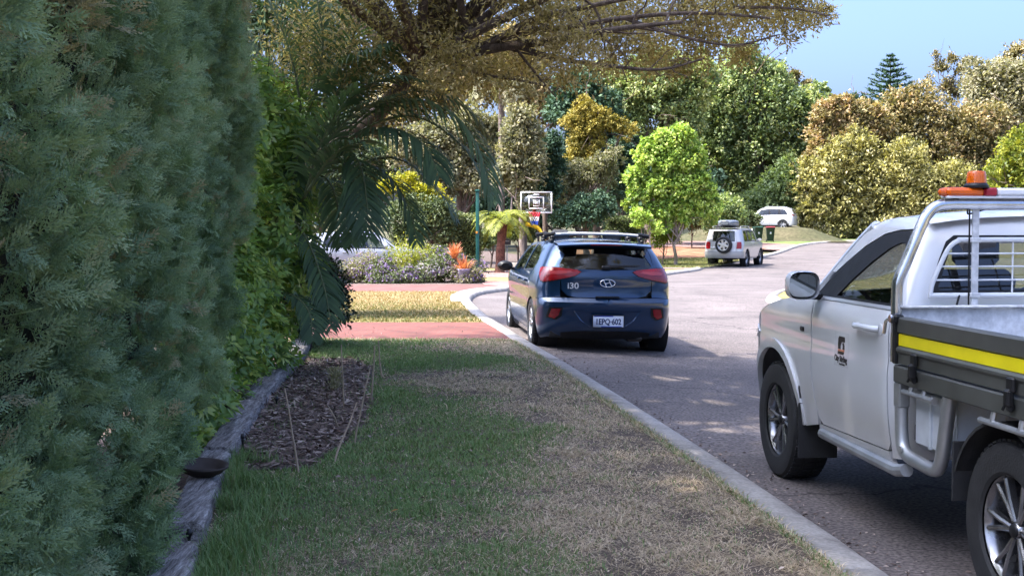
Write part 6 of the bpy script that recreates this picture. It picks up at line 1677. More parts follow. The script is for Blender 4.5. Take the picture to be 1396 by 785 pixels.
def build_ute():
    car = empty('utility_truck', (3.036, 5.408, 0), 0, 'white utility truck with grey tray and yellow stripe in the right foreground', 'utility truck')
    car.matrix_world = car_matrix(3.036, 5.408, 0, .108)
    C = car
    paint, nt, b = mat_new('white_paint')
    b.inputs['Base Color'].default_value = (.56, .575, .60, 1); b.inputs['Roughness'].default_value = .3
    b.inputs['Coat Weight'].default_value = 1; b.inputs['Coat Roughness'].default_value = .03
    tc = nt.nodes.new('ShaderNodeTexCoord'); nz = nt.nodes.new('ShaderNodeTexNoise'); nz.inputs['Scale'].default_value = 1.6; nz.inputs['Detail'].default_value = 9; nz.inputs['Roughness'].default_value = .7
    sep = nt.nodes.new('ShaderNodeSeparateXYZ'); nt.links.new(tc.outputs['Object'], sep.inputs[0])
    # road dust: a stain on the lower body with its own ragged edge
    mr = nt.nodes.new('ShaderNodeMapRange'); mr.inputs['From Min'].default_value = .78; mr.inputs['From Max'].default_value = .42
    nt.links.new(sep.outputs['Z'], mr.inputs['Value'])
    mu = nt.nodes.new('ShaderNodeMath'); mu.operation = 'MULTIPLY'; nt.links.new(tc.outputs['Object'], nz.inputs['Vector']); nt.links.new(mr.outputs[0], mu.inputs[0]); nt.links.new(nz.outputs['Fac'], mu.inputs[1])
    mx = nt.nodes.new('ShaderNodeMix'); mx.data_type = 'RGBA'; nt.links.new(mu.outputs[0], mx.inputs[0]); mx.inputs[6].default_value = (.56, .575, .60, 1); mx.inputs[7].default_value = (.33, .28, .23, 1)
    nt.links.new(mx.outputs[2], b.inputs['Base Color'])
    rr_ = nt.nodes.new('ShaderNodeMapRange'); rr_.inputs['To Min'].default_value = .02; rr_.inputs['To Max'].default_value = .30; nt.links.new(mu.outputs[0], rr_.inputs['Value']); nt.links.new(rr_.outputs[0], b.inputs['Coat Roughness'])
    side = lambda x: np.where(x < 3.2, 1.0, np.maximum(0, 1 - np.clip((x - 3.2) / .80, 0, 1) ** 3.2) ** (1 / 2.5))
    sk = Skin(hw=[(.36, .875), (.46, .895), (.54, .905), (.66, .922), (.80, .932), (.92, .934), (1.0, .928), (1.06, .930), (1.12, .932), (1.18, .924), (1.235, .905), (1.27, .888), (1.40, .845), (1.55, .790), (1.66, .742), (1.72, .705), (1.76, .66)],
              xr=[(.36, 1.155), (1.0, 1.150), (1.26, 1.160), (1.40, 1.19), (1.60, 1.255), (1.70, 1.305), (1.76, 1.36)], side=side, bow=.025, cx=.13, cy=.15)
    zroof = interp_curve([(1.30, 1.722), (1.42, 1.742), (1.65, 1.748), (1.85, 1.73), (2.02, 1.68), (2.12, 1.63)])
    zhood = interp_curve([(2.3, 1.262), (2.6, 1.252), (2.9, 1.225), (3.15, 1.185), (3.4, 1.12), (3.6, 1.03), (3.8, .92), (3.99, .80)])
    WX, WZ, WR = 3.115, .40, .485
    Wf = [('s', 2.44, 1.268), ('s', 2.30, 1.365), ('s', 2.12, 1.475), ('s', 1.92, 1.575), ('s', 1.72, 1.645), ('s', 1.55, 1.668), ('s', 1.36, 1.672), ('s', 1.315, 1.64), ('s', 1.285, 1.268)]
    Wg = [('s', 2.10, 1.285), ('s', 1.93, 1.395), ('s', 1.75, 1.495), ('s', 1.58, 1.575), ('s', 1.47, 1.605), ('s', 1.40, 1.605), ('s', 1.36, 1.575), ('s', 1.335, 1.285)]
    for mir in (False, True):
        sg = -1 if mir else 1
        nm = ('right' if mir else 'left')
        # door
        dpoly = [('s', 1.215, .545), ('s', 1.26, .508), ('s', 2.26, .492), ('s', 2.325, .53), ('s', 2.385, .80), ('s', 2.395, 1.18), ('s', 2.44, 1.262), ('s', 1.23, 1.262), ('s', 1.205, 1.15)]
        dr = shade_fix(sk.panel(MB(), dpoly, mirror=mir, rim=.02, step=.045).build('door', paint, C))
        shade_fix(sk.panel(MB(), Wf, [Wg], off=.002, rim=.012, mirror=mir, step=.04).build('window_frame', M_black, dr))
        shade_fix(sk.panel(MB(), Wg, off=-.010, rim=0, mirror=mir).build('window', M_glass('door_glass', (.24, .27, .26), 1.4), dr))
        shade_fix(sk.panel(MB(), [('s', 1.24, 1.252), ('s', 2.30, 1.252), ('s', 2.30, 1.270), ('s', 1.24, 1.270)], off=.006, rim=.01, mirror=mir).build('belt_trim', M_plain('bright_belt_trim', (.55, .56, .58), .3, .6), dr))
        for gap in ([('s', 2.36, .80), ('s', 2.37, 1.18), ('s', 2.41, 1.25), ('s', 2.47, 1.25), ('s', 2.43, 1.18), ('s', 2.42, .80), ('s', 2.36, .52), ('s', 2.30, .52)], [('s', 1.185, .55), ('s', 1.175, 1.15), ('s', 1.20, 1.25), ('s', 1.25, 1.25), ('s', 1.225, 1.15), ('s', 1.235, .55)]):
            shade_fix(sk.panel(MB(), gap, off=-.010, rim=0, mirror=mir, step=.04).build('gap_dark_strip', M_dark, dr))  # dark strips standing in for the shade inside the door gaps
        hd = MB()
        yh = float(sk.pt(sk.conv('s', 1.5, 1.145), 1.145)[1])
        hp = spline([(1.635, sg * (yh + .006), 1.145), (1.60, sg * (yh + .040), 1.148), (1.48, sg * (yh + .047), 1.150), (1.38, sg * (yh + .038), 1.148), (1.355, sg * (yh + .006), 1.146)], 4)
        hd.tube(hp, .017, 10); hd.lathe([(0, 0), (.03, 0), (.034, -.004)], 16, 'y', (1.33, sg * (yh + .006), 1.146)); shade_fix(hd.build('handle', paint, dr))
        # cab side above and behind the door
        cp = [('r', .60, .47), ('u', .63, .47), ('s', 1.20, .47), ('s', 1.20, .55), ('s', 1.19, 1.15), ('s', 1.215, 1.268), ('s', 1.275, 1.275), ('s', 1.305, 1.645), ('s', 1.355, 1.682), ('s', 1.55, 1.678), ('s', 1.73, 1.655), ('s', 1.93, 1.585), ('s', 2.12, 1.488), ('s', 2.24, 1.42), ('s', 2.30, 1.42), ('s', 2.16, 1.535), ('s', 2.05, 1.63), ('s', 1.95, 1.695)] + [('s', x, float(zroof(x))) for x in (1.85, 1.7, 1.55, 1.42)] + [('u', .85, 1.735), ('r', .50, 1.742), ('r', .60, 1.64), ('r', .68, 1.52), ('r', .735, 1.36), ('r', .72, 1.20)]
        shade_fix(sk.panel(MB(), cp, mirror=mir, rim=.015, step=.04).build('cab_side', paint, C))
        # fender
        fp = [('s', 2.455, 1.262), ('s', 2.41, 1.18), ('s', 2.40, .80), ('s', 2.34, .53), ('s', 2.35, .475), ('s', 2.585, .43)] + arc(WX, WZ, WR, 172, 20, 18) + [('s', 3.60, .54), ('s', 3.66, .42), ('s', 3.975, .44), ('s', 3.985, .80)] + [('s', x, float(zhood(x))) for x in (3.8, 3.6, 3.4, 3.15, 2.9, 2.6)]
        fe = shade_fix(sk.panel(MB(), fp, mirror=mir, rim=.02, step=.04).build('fender', paint, C))
        a1 = arc(WX, WZ, WR + .055, 176, 12, 18); a2 = arc(WX, WZ, WR - .004, 12, 176, 18)
        shade_fix(sk.panel(MB(), a1 + a2, off=.016, mirror=mir, rim=.03, step=.03).build('wheel_arch_lip', paint, fe))
        p = sk.pt(sk.conv('s', 2.56, 1.05), 1.05); rp = MB().box((2.56, sg * (p[1] + .004), 1.05), (.062, .012, .030), bevel=.006).build('side_repeater', M_black, fe, 'auto')
        shade_fix(sk.panel(MB(), [('s', 3.45, .96), ('s', 3.80, .86), ('s', 3.90, .80), ('s', 3.84, .92), ('s', 3.62, 1.0)], off=.008, mirror=mir, rim=.01, step=.04).build('headlight', M_lens('clear_headlight', (.6, .62, .65)), C))
        # pillar, sill, mirror
        ap = MB().tube(spline([(1.95, sg * .700, 1.700), (2.14, sg * .722, 1.598), (2.32, sg * .752, 1.478), (2.55, sg * .795, 1.315), (2.66, sg * .815, 1.235)], 4), .040, 10, True, .75); shade_fix(ap.build('pillar', paint, C))
        sl = sk.panel(MB(), [('s', 1.22, .43), ('s', 2.36, .415), ('s', 2.335, .478), ('s', 2.25, .485), ('s', 1.26, .500)], off=-.004, mirror=mir, rim=.03); shade_fix(sl.build('sill', paint, C))
        st = MB().tube([(2.30, sg * .885, .43), (1.15, sg * .905, .425), (.98, sg * .93, .46)], .034, 10); shade_fix(st.build('side_step', m_gal, C))
        mr_ = MB(); G = []; xc_, yc_, zc_ = 2.29, sg * 1.035, 1.337
        for t_, sc in ((0, .97), (.12, 1.0), (.45, 1.0), (.75, .86), (.93, .58), (1.0, .25)):
            a = np.linspace(0, 2 * math.pi, 25); ex = lambda q: np.sign(q) * np.abs(q) ** .62
            G.append(np.stack([xc_ - .055 + .15 * t_ + 0 * a, yc_ + .098 * sc * ex(np.cos(a)) * (1 + .10 * np.sin(a) * 0), zc_ + .086 * sc * ex(np.sin(a)) + .006 * t_], 1))
        mr_.grid(G); mr_.add(G[-1][:-1], [np.arange(24)])
        mi = shade_fix(mr_.build('door_mirror', paint, C))
        a = np.linspace(0, 2 * math.pi, 25)[:-1]
        rimm = MB().add(np.stack([np.full(24, xc_ + .03), yc_ + .094 * ex(np.cos(a)), zc_ + .082 * ex(np.sin(a))], 1), [np.arange(24)]); rimm.build('mirror_surround', M_black, mi)
        MB().add(np.stack([xc_ - .020 + .004 * np.cos(a) - .003 * np.sin(a), yc_ + .082 * ex(np.cos(a)), zc_ + .070 * ex(np.sin(a))], 1), [np.arange(24)]).build('mirror_glass', M_plain('mirror_silver', (.42, .44, .46), .02, 1.0), mi)
        ar = MB().tube([(2.36, sg * .86, 1.262), (2.345, sg * .95, 1.268), (2.32, sg * 1.0, 1.285)], [.032, .028, .03], 8, True, .7); shade_fix(ar.build('mirror_arm', M_black, mi))
        # front mud flap
        fl = MB().box((2.61, sg * .805, .395), (.012, .26, .36), bevel=.004).box((2.63, sg * .80, .60), (.03, .25, .16)); fl.build('mud_flap', M_rubber, C, 'auto')
    # back wall with its window
    RW = [('r', -.70, 1.335), ('r', .70, 1.335), ('r', .715, 1.36), ('r', .665, 1.50), ('r', .60, 1.615), ('r', .55, 1.648), ('r', -.55, 1.648), ('r', -.60, 1.615), ('r', -.665, 1.50), ('r', -.715, 1.36)]
    RWi = [('r', -.665, 1.362), ('r', .665, 1.362), ('r', .672, 1.38), ('r', .62, 1.50), ('r', .57, 1.595), ('r', .535, 1.618), ('r', -.535, 1.618), ('r', -.57, 1.595), ('r', -.62, 1.50), ('r', -.672, 1.38)]
    bw = shade_fix(sk.panel(MB(), [('r', -.60, .47), ('r', .60, .47), ('r', .72, 1.20), ('r', .735, 1.36), ('r', .68, 1.52), ('r', .60, 1.64), ('r', .50, 1.742), ('r', 0, 1.75), ('r', -.50, 1.742), ('r', -.60, 1.64), ('r', -.68, 1.52), ('r', -.735, 1.36), ('r', -.72, 1.20)], [RW], off=.002, rim=.012, step=.06).build('cab_back', paint, C))
    shade_fix(sk.panel(MB(), RW, [RWi], off=-.002, rim=.01, step=.04).build('window_seal', M_black, bw))
    shade_fix(sk.panel(MB(), RWi, off=-.008, rim=0, step=.06).build('rear_window', M_glass('rear_glass', (.22, .25, .25), 1.3), bw))
    # roof, windscreen, bonnet
    rx = [1.335, 1.36, 1.40, 1.46, 1.55, 1.65, 1.75, 1.85, 1.95, 2.05, 2.10]
    G = roof_grid(sk, rx, zroof, lambda x: .042, 21)
    back = G[0].copy(); back[:, 2] -= .02; back[:, 0] -= .03; G = np.concatenate([back[None], G]); shade_fix(MB().grid(G).build('roof', paint, C))
    ws = []
    for t_ in np.linspace(0, 1, 8):
        x = 2.09 + .63 * t_; z = 1.665 - .43 * t_; yh = .69 + .12 * t_; v = np.linspace(-1, 1, 13); ws.append(np.stack([x + .07 * (1 - v ** 2), v * yh, z + .012 * (1 - v ** 2)], 1))
    MB().grid(ws).build('windscreen', M_glass('screen_glass', (.78, .82, .80)), C, True)
    shade_fix(MB().grid(roof_grid(sk, np.linspace(2.45, 3.98, 16), zhood, lambda x: .055, 17)).build('bonnet', paint, C))
    MB().box((3.96, 0, .62), (.10, 1.3, .34), bevel=.04).box((3.99, 0, .82), (.06, 1.1, .16), bevel=.02).build('front_grille', M_black, C, 'auto')
    # cabin
    cb = MB().box((1.9, 0, .62), (1.5, 1.6, .08)).box((2.42, 0, 1.08), (.42, 1.5, .22), bevel=.06).box((1.28, 0, .9), (.06, 1.5, .6)); cb.build('cabin_floor', M_black, C, 'auto')
    seat(C, 1.62, .42, .86); seat(C, 1.62, -.42, .86, w=.62)
    sw = MB(); a = np.linspace(0, 2 * math.pi, 29); M_ = Matrix.Translation((2.14, -.40, 1.15)) @ Matrix.Rotation(R(-62), 4, 'Y'); sw.M = np.array(M_); sw.tube([(.185 * math.cos(q), .185 * math.sin(q), 0) for q in a], .014, 8, False)
    for q in (0, 2.1, 4.2): sw.tube([(0, 0, -.02), (.18 * math.cos(q), .18 * math.sin(q), 0)], .016, 6)
    sw.build('steering_wheel', M_black, C, True)
    # chassis and wheel housings
    un = MB()
    for s in (-1, 1): un.box((1.2, s * .42, .54), (5.0, .09, .15), bevel=.01)
    un.box((3.1, 0, .72), (1.3, 1.30, .70)).box((1.8, 0, .56), (1.2, 1.5, .10)).tube([(0, -.75, .39), (0, .75, .39)], .055, 10).lathe([(0, -.13), (.14, -.09), (.16, 0), (.14, .09), (0, .13)], 14, 'y', (0, 0, .39))
    for s in (-1, 1): un.box((0, s * .52, .50), (1.25, .06, .035))
    un.box((.75, -.2, .50), (.6, .5, .3), bevel=.05); un.build('chassis', M_dark, C, 'auto')
    m_rim = M_plain('machined_alloy', (.27, .27, .28), .24, .9, noise=.35, nscale=9)
    for x in (0, WB := 3.125):
        for s in (1, -1): make_wheel(C, x, s * .785, .388, .238, .265, s, M_rubber, m_rim, 6, 'split', M_black)
    # ---- tray
    m_tray = M_plain('grey_anodised_alloy', (.085, .088, .080), .42, .35, noise=.18, nscale=7)
    m_sheet = M_ramp('galvanised_sheet', [(.3, (.36, .37, .39)), (.5, (.50, .51, .53)), (.7, (.64, .65, .67))], scale=16, detail=3, rough=.38, bump=.05, second=(30, .12), spec=.6)
    x0, x1 = -1.48, 1.075
    for s in (1, -1):
        def ext(prof, xa, xb_, name, mat, parent):
            n = len(prof); G = np.array([[(x, s * y, z) for y, z in prof + prof[:1]] for x in (xa, xb_)]); mb = MB().grid(G)
            mb.add(G[0][:-1], [np.arange(n)]); mb.add(G[1][:-1], [np.arange(n)[::-1]]); return shade_fix(mb.build(name, mat, parent))
        sidep = ext([(.915, 1.236), (.962, 1.236), (.970, 1.228), (.970, 1.160), (.958, 1.152), (.958, 1.090), (.966, 1.086), (.976, 1.076), (.976, 1.064), (.964, 1.050), (.964, 1.000), (.958, .996), (.915, .996)], x0, 1.03, 'drop_side', m_tray, C)
        ext([(.9585, 1.092), (.9625, 1.092), (.9625, 1.150), (.9585, 1.150)], x0, 1.028, 'yellow_stripe', M_plain('yellow_reflective_tape', (.72, .62, .01), .35, noise=.08), sidep)
        ext([(.90, .988), (.960, .988), (.967, .980), (.967, .905), (.960, .898), (.90, .898)], x0, x1, 'tray_rail', m_tray, C)
        MB().box((1.055, s * .955, 1.12), (.045, .045, .25), bevel=.006).box((1.055, s * .965, 1.225), (.075, .05, .05), bevel=.012).build('corner_post', M_black, C, 'auto')
        hl = MB().tube(spline([(1.07, s * .985, 1.225), (1.10, s * 1.0, 1.21), (1.118, s * 1.0, 1.16), (1.125, s * 1.0, 1.145)], 4), .009, 6).lathe([(0, -.012), (.02, -.012), (.02, .012), (0, .012)], 12, 'y', (1.065, s * .985, 1.225)); shade_fix(hl.build('release_handle', M_chrome, C))
        for xl in (.79, -.15, -1.10):
            lt = MB().box((xl, s * .985, 1.040), (.060, .022, .065), bevel=.008).box((xl, s * .995, .985), (.046, .034, .075), bevel=.010).box((xl + .004, s * .984, .945), (.036, .030, .04), bevel=.01).tube([(xl - .02, s * 1.0, 1.01), (xl + .02, s * 1.0, 1.01)], .010, 8).tube([(xl + .022, s * .99, .97), (xl + .035, s * 1.002, .93)], .007, 6)
            shade_fix(lt.build('latch', M_black, C))
        # side hoop, small rails, tool box
        hp = MB().tube(spline([(1.055, s * .93, .78), (1.05, s * .93, .66), (1.03, s * .93, .575), (.965, s * .93, .535), (.82, s * .93, .525), (.68, s * .93, .520), (.615, s * .93, .545), (.58, s * .93, .62), (.545, s * .93, .77), (.515, s * .93, .90)], 4), .034, 12)
        hp.box((1.055, s * .93, .835), (.075, .06, .13), bevel=.008).lathe([(0, 0), (.018, 0), (.018, .01), (0, .012)], 12, 'y', (.985, s * .955, .565)); shade_fix(hp.build('side_hoop', m_gal, C))
        rl = MB().tube([(.985, s * .955, .862), (.64, s * .955, .862)], .013, 8).lathe([(0, 0), (.018, 0), (.018, .02), (0, .02)], 12, 'x', (.625, s * .955, .862))
        for xx in (.90, .75): rl.tube([(xx, s * .955, .862), (xx, s * .945, .902)], .013, 8)
        rl.tube([(.17, s * .955, .845), (-1.15, s * .955, .845)], .014, 8)
        for xx in (.06, -.18, -.75, -1.1): rl.tube([(xx, s * .955, .845), (xx, s * .945, .902)], .014, 8)
        shade_fix(rl.build('rope_rail', m_gal, C))
        MB().box((.79, s * .74, .735), (.42, .30, .32), bevel=.03).tube([(.79, s * .893, .60), (.79, s * .893, .87)], .012, 6).build('water_tank', M_plain('white_plastic_tank', (.50, .53, .57), .45, noise=.12), C, 'auto')
        G = []
        for a in np.linspace(22, 168, 16):
            G.append([(.47 * math.cos(R(a)), s * yy, .388 + .47 * math.sin(R(a)) * (1.0 if 1 else 1)) for yy in (.63, .93, .945)] + [(.455 * math.cos(R(a)), s * .945, .388 + .455 * math.sin(R(a)))])
        MB().grid(G).box((.45, s * .79, .56), (.012, .31, .28), bevel=.003).box((-.50, s * .79, .50), (.012, .31, .36), bevel=.003).build('mudguard', M_rubber, C, 'auto')
    fl = MB().box((-.2, 0, .975), (2.55, 1.82, .03))
    for xx in np.linspace(-1.3, .95, 6): fl.box((xx, 0, .93), (.05, 1.78, .05))
    fl.build('tray_floor', m_sheet, C)
    ext_t = MB().box((-1.50, 0, 1.115), (.03, 1.90, .24), bevel=.004).build('tailgate', m_tray, C)
    # headboard: folded sheet, bent tube, mesh guard
    hb = MB().box((1.095, 0, 1.135), (.030, 1.86, .29), bevel=.004).box((1.082, 0, 1.283), (.055, 1.86, .012)).build('headboard_sheet', m_sheet, C)
    P = [(1.098, .945, 1.0), (1.098, .945, 1.20), (1.098, .945, 1.36), (1.098, .938, 1.42), (1.098, .90, 1.51), (1.098, .82, 1.70), (1.098, .79, 1.755), (1.098, .745, 1.795), (1.098, .67, 1.808), (1.098, .50, 1.809)]
    P = P + [(a, -b_, c) for a, b_, c in P[::-1]]
    ht = shade_fix(MB().tube(spline(P, 5), .029, 14).build('headboard_tube', M_plain('polished_alloy_tube', (.62, .63, .65), .22, .95, noise=.12, nscale=10), C))
    gr = MB(); Q = [(.752, 1.345), (.742, 1.40), (.70, 1.50), (.655, 1.585), (.60, 1.622), (.50, 1.626)]
    loop = [(1.128, y, z) for y, z in Q] + [(1.128, -y, z) for y, z in Q[::-1]]
    gr.tube(spline(loop, 4), .0125, 8); gr.tube([(1.128, .762, 1.338), (1.128, -.762, 1.338)], .0135, 8)
    for z in (1.555, 1.488, 1.418):
        yy = np.interp(z, [1.345, 1.40, 1.50, 1.585], [.752, .742, .70, .655]); gr.tube([(1.128, yy, z), (1.128, -yy, z)], .005, 6)
    for y in (.305, .0, -.305): gr.tube([(1.133, y, 1.34), (1.133, y, 1.625)], .005, 6)
    shade_fix(gr.build('window_guard', M_plain('white_coated_wire', (.62, .63, .65), .4), C))
    sp = MB()
    for y in (.525, -.525):
        sp.box((1.105, y, 1.545), (.012, .036, .53), bevel=.002)
        for z in (1.34, 1.625): sp.box((1.098, y, z), (.016, .055, .026), bevel=.004)
    sp.build('guard_strap', m_sheet, C, 'auto')
    MB().tube(spline([(1.09, .575, 1.80), (1.12, .56, 1.76), (1.14, .50, 1.772), (1.13, .44, 1.79)], 4), .005, 5).tube([(1.11, .556, 1.79), (1.112, .552, 1.28)], .0045, 5).tube([(1.11, .62, 1.28), (1.118, .60, 1.34)], .006, 5).build('beacon_cable', M_black, C, True)
    # light bar with amber and red ends, and the beacon
    lb = MB().box((1.10, 0, 1.871), (.085, .86, .042), bevel=.012).box((1.10, 0, 1.845), (.075, 1.40, .012), bevel=.003); lb = shade_fix(lb.build('light_bar', M_plain('white_bar_housing', (.66, .67, .69), .35), C))
    for s in (1, -1):
        m_amb = M_lens('amber_lens', (.62, .10, .004)); rl_ = [(.05, s * .52), (.05, s * .66), (.046, s * .70), (.034, s * .725), (.0, s * .735)]
        a = MB().lathe([(r * .52, y) for r, y in rl_], 14, 'y', (1.10, 0, 1.871)); a.box((1.10, s * .60, 1.871), (.088, .20, .044), bevel=.014); shade_fix(a.build('amber_lamp', m_amb, lb))
        shade_fix(MB().box((1.10, s * .466, 1.871), (.087, .075, .046), bevel=.010).build('red_lamp', M_lens('dark_red_lens', (.30, .006, .02)), lb))
        MB().box((1.10, s * .64, 1.836), (.03, .03, .03)).build('bracket', M_black, lb)
    bc = shade_fix(MB().lathe([(0, 1.893), (.062, 1.893), (.062, 1.905), (.054, 1.913), (.050, 1.918), (0, 1.918)], 28, 'z', (1.10, .528, 0)).build('beacon', M_black, C))
    shade_fix(MB().lathe([(.050, 1.918), (.049, 1.945), (.046, 1.968), (.044, 1.975), (.040, 1.979), (0, 1.981)], 28, 'z', (1.10, .528, 0)).build('amber_dome', M_lens('amber_dome_lens', (.60, .11, .004)), bc))
    # door emblem and lettering
    def yskin(x, z): return float(sk.pt(sk.conv('s', x, z), z)[1])
    lgd = None
    m_ink = M_plain('black_vinyl', (.02, .018, .02), .4); m_ora = M_plain('orange_vinyl', (.50, .16, .06), .4)
    yb = yskin(1.89, 1.0) + .0035
    stk = shade_fix(sk.panel(MB(), [('s', 2.00, .885), ('s', 1.775, .885), ('s', 1.775, 1.085), ('s', 2.00, 1.085)], off=.0016, rim=0).build('door_sticker', M_plain('clear_sticker', (.60, .61, .64), .16, coat=.5), C))
    def flat(poly, mat, name):
        V = np.array([(x, yskin(x, z) + .0034, z) for x, z in poly]); MB().add(V, [np.arange(len(V))]).build(name, mat, stk)
    # swirl mark: a dark block opened by a pale drop, with a lighter foot
    def blockpts(cx_, cz_, w, h, seq): return [(cx_ - w * a, cz_ + h * b_) for a, b_ in seq]
    cx_, cz_, w, h = 1.89, 1.008, .110, .105
    left = [(-.5, .10), (-.45, .35), (-.3, .5), (.5, .5), (.5, .20), (.05, .20), (-.08, .05), (-.12, -.10), (-.10, -.22), (-.5, -.22)]
    right = [(.10, .12), (.30, .17), (.42, .0), (.42, -.22), (.12, -.22), (.16, -.05)]
    foot = [(-.5, -.34), (.42, -.34), (.38, -.46), (.25, -.5), (-.5, -.5)]
    band = [(-.5, -.235), (.42, -.235), (.42, -.325), (-.5, -.325)]
    for poly, m in ((left, m_ink), (right, m_ink), (foot, m_ink), (band, m_ora)): flat(blockpts(cx_, cz_, w, h, poly), m, 'emblem')
    text_mesh('lettering', 'City Stirling', .050, m_ink, stk, (1.89, yskin(1.89, .927) + .003, .930), (math.pi / 2 , 0, math.pi), .0008, .82, .0012)
    text_mesh('lettering', 'City of Choice', .018, m_ink, stk, (1.87, yskin(1.89, .90) + .003, .901), (math.pi / 2, 0, math.pi), .0006, .8, .0002)
    return car
build_ute()
# ================================================================== THE THREE FARTHER CARS
def wagon(name, loc, yaw, label, cat, paint, hw, xr, xf, zroof_pts, zhood_pts, WB, WR, TR, TW, lampr, glassr, W_list, belt, rimmat, bumper=None, door_x=(.95, 2.0), sill=.30, ytop=.5, spokes=6, plate=True, box=None, spare=None, screen=(1.75, 2.5), bow=.06, rail=True, rear_glass=None):
    z0 = loc[2]; car = empty(name, loc, 0, label, cat); car.matrix_world = car_matrix(loc[0], loc[1], z0, yaw); C = car
    side = lambda x: np.where(x < xf - .85, 1.0, np.maximum(0, 1 - np.clip((x - (xf - .85)) / .87, 0, 1) ** 3.2) ** (1 / 2.5))
    sk = Skin(hw=hw, xr=xr, side=side, bow=bow, cx=.20, cy=.20); zr, zh = interp_curve(zroof_pts), interp_curve(zhood_pts); hwf = interp_curve(hw)
    d0, d1, d2 = -.02 + WR + .02, door_x[0], door_x[1]; zt = zr(0.) if True else 0
    ztop = float(zr(.2))
    xA, xB = screen
    rx0 = zroof_pts[0][0]
    for mir in (False, True):
        sg = -1 if mir else 1
        wq, wr, wf = W_list
        def rl(a, b_, n=5): return [('s', float(x), float(zr(x))) for x in np.linspace(a, b_, n)]
        bx = d0 - .12
        q = [('r', .60, sill + .30), ('u', .62, sill + .30), ('s', -.46, sill + .28), ('s', -.44, sill + .12)] + arc(0, TR, WR, 170, 20, 12) + [('s', d0 - .01, TR + .25), ('s', bx, belt)] + rl(bx, rx0 + .10) + [('u', .70, float(zr(rx0)) - .03), ('r', .56, float(zr(rx0)) - .03), ('r', .60, belt)]
        shade_fix(sk.panel(MB(), q, [wq], rim=.012, mirror=mir, step=.07).build('quarter_panel', paint, C)); qp = bpy.context.scene.collection.objects[-1]
        band = [('s', wq[0][1] - .03, wq[0][2] - .025), ('s', wf[1][1] + .03, wf[1][2] - .025), ('s', wf[2][1] + .04, wf[2][2] + .02), ('s', wf[3][1], wf[3][2] + .03), ('s', wq[2][1], wq[2][2] + .03), ('s', wq[3][1] - .03, wq[3][2] + .02)]
        shade_fix(sk.panel(MB(), band, [wq, wr, wf], off=.004, rim=0, mirror=mir, step=.08).build('window_band', M_black, C))
        shade_fix(sk.panel(MB(), wq, off=-.006, rim=0, mirror=mir, step=.08).build('window', M_glass_dark, qp))
        d = shade_fix(sk.panel(MB(), [('s', d0, TR + .25), ('s', d0, sill + .04), ('s', d1 - .005, sill + .02), ('s', d1 - .005, belt)] + rl(d1 - .005, bx + .01) + [('s', bx + .01, belt)], [wr], rim=.012, mirror=mir, step=.07).build('rear_door', paint, C))
        shade_fix(sk.panel(MB(), wr, off=-.006, rim=0, mirror=mir, step=.08).build('window', M_glass_dark, d))
        f = shade_fix(sk.panel(MB(), [('s', d1 + .005, sill + .02), ('s', d2, sill + .04), ('s', d2 + .05, belt - .03)] + [('s', xB - .12, belt), ('s', xA + .28, float(zr(xA)) - .17)] + rl(xA - .08, d1 + .005), [wf], rim=.012, mirror=mir, step=.07).build('front_door', paint, C))
        shade_fix(sk.panel(MB(), wf, off=-.006, rim=0, mirror=mir, step=.08).build('window', M_glass_mid, f))
        for dd, hx in ((d, d0 + .25), (f, d1 + .25)):
            p = sk.pt(sk.conv('s', hx, belt - .12), belt - .12); MB().box((hx, sg * (p[1] + .02), belt - .12), (.2, .03, .04), bevel=.01).build('handle', paint, dd)
        fe = [('s', d2 + .06, belt - .03), ('s', d2 + .01, sill + .04), ('s', WB - WR - .01, sill)] + arc(WB, TR, WR, 170, 10, 12) + [('s', xf - .35, sill), ('s', xf - .02, sill + .02), ('s', xf, float(zh(xf)))] + [('s', float(x), float(zh(x))) for x in np.linspace(xf - .15, d2 + .2, 6)]
        shade_fix(sk.panel(MB(), fe, rim=.012, mirror=mir, step=.07).build('fender', paint, C))
        tl = shade_fix(sk.panel(MB(), lampr, off=.012, rim=.02, mirror=mir, step=.04).build('tail_light', M_redlens, C))
        yh = float(hwf(zr(xA))); yb_ = float(hwf(belt))
        shade_fix(MB().tube([(xA, sg * (yh - .01), float(zr(xA)) - .01), ((xA + xB) / 2, sg * (yh + yb_ - .06) / 2, (float(zr(xA)) + belt) / 2 + .02), (xB, sg * (yb_ - .05), belt)], .035, 8).build('pillar', paint, C))
        G = []
        for t_, sc in ((0, .9), (.4, 1.0), (.8, .8), (1, .3)):
            a = np.linspace(0, 2 * math.pi, 13); G.append(np.stack([d2 - .12 + .14 * t_ + 0 * a, sg * (yb_ + .14 + .11 * sc * np.cos(a)), belt + .08 + .075 * sc * np.sin(a)], 1))
        m_ = MB().grid(G); m_.add(G[0][:-1], [np.arange(12)]); m_.tube([(d2 - .05, sg * (yb_ - .03), belt + .02), (d2 - .05, sg * (yb_ + .06), belt + .04)], .03, 6); shade_fix(m_.build('door_mirror', paint, C))
        sl = sk.panel(MB(), [('s', d0 - .05, sill - .06), ('s', d2 + .05, sill - .06), ('s', d2 + .02, sill + .03), ('s', d0, sill + .03)], off=-.003, mirror=mir); shade_fix(sl.build('sill', bumper or M_black, C))
        if rail:
            r_ = MB().tube(spline([(rx0 + .35, sg * (yh - .10), float(zr(.2)) + .02), (rx0 + .45, sg * (yh - .10), ztop + .085), (xA - .35, sg * (yh - .10), ztop + .085), (xA - .2, sg * (yh - .10), ztop + .02)], 3), .018, 6); r_.build('roof_rail', m_gal, C, True)
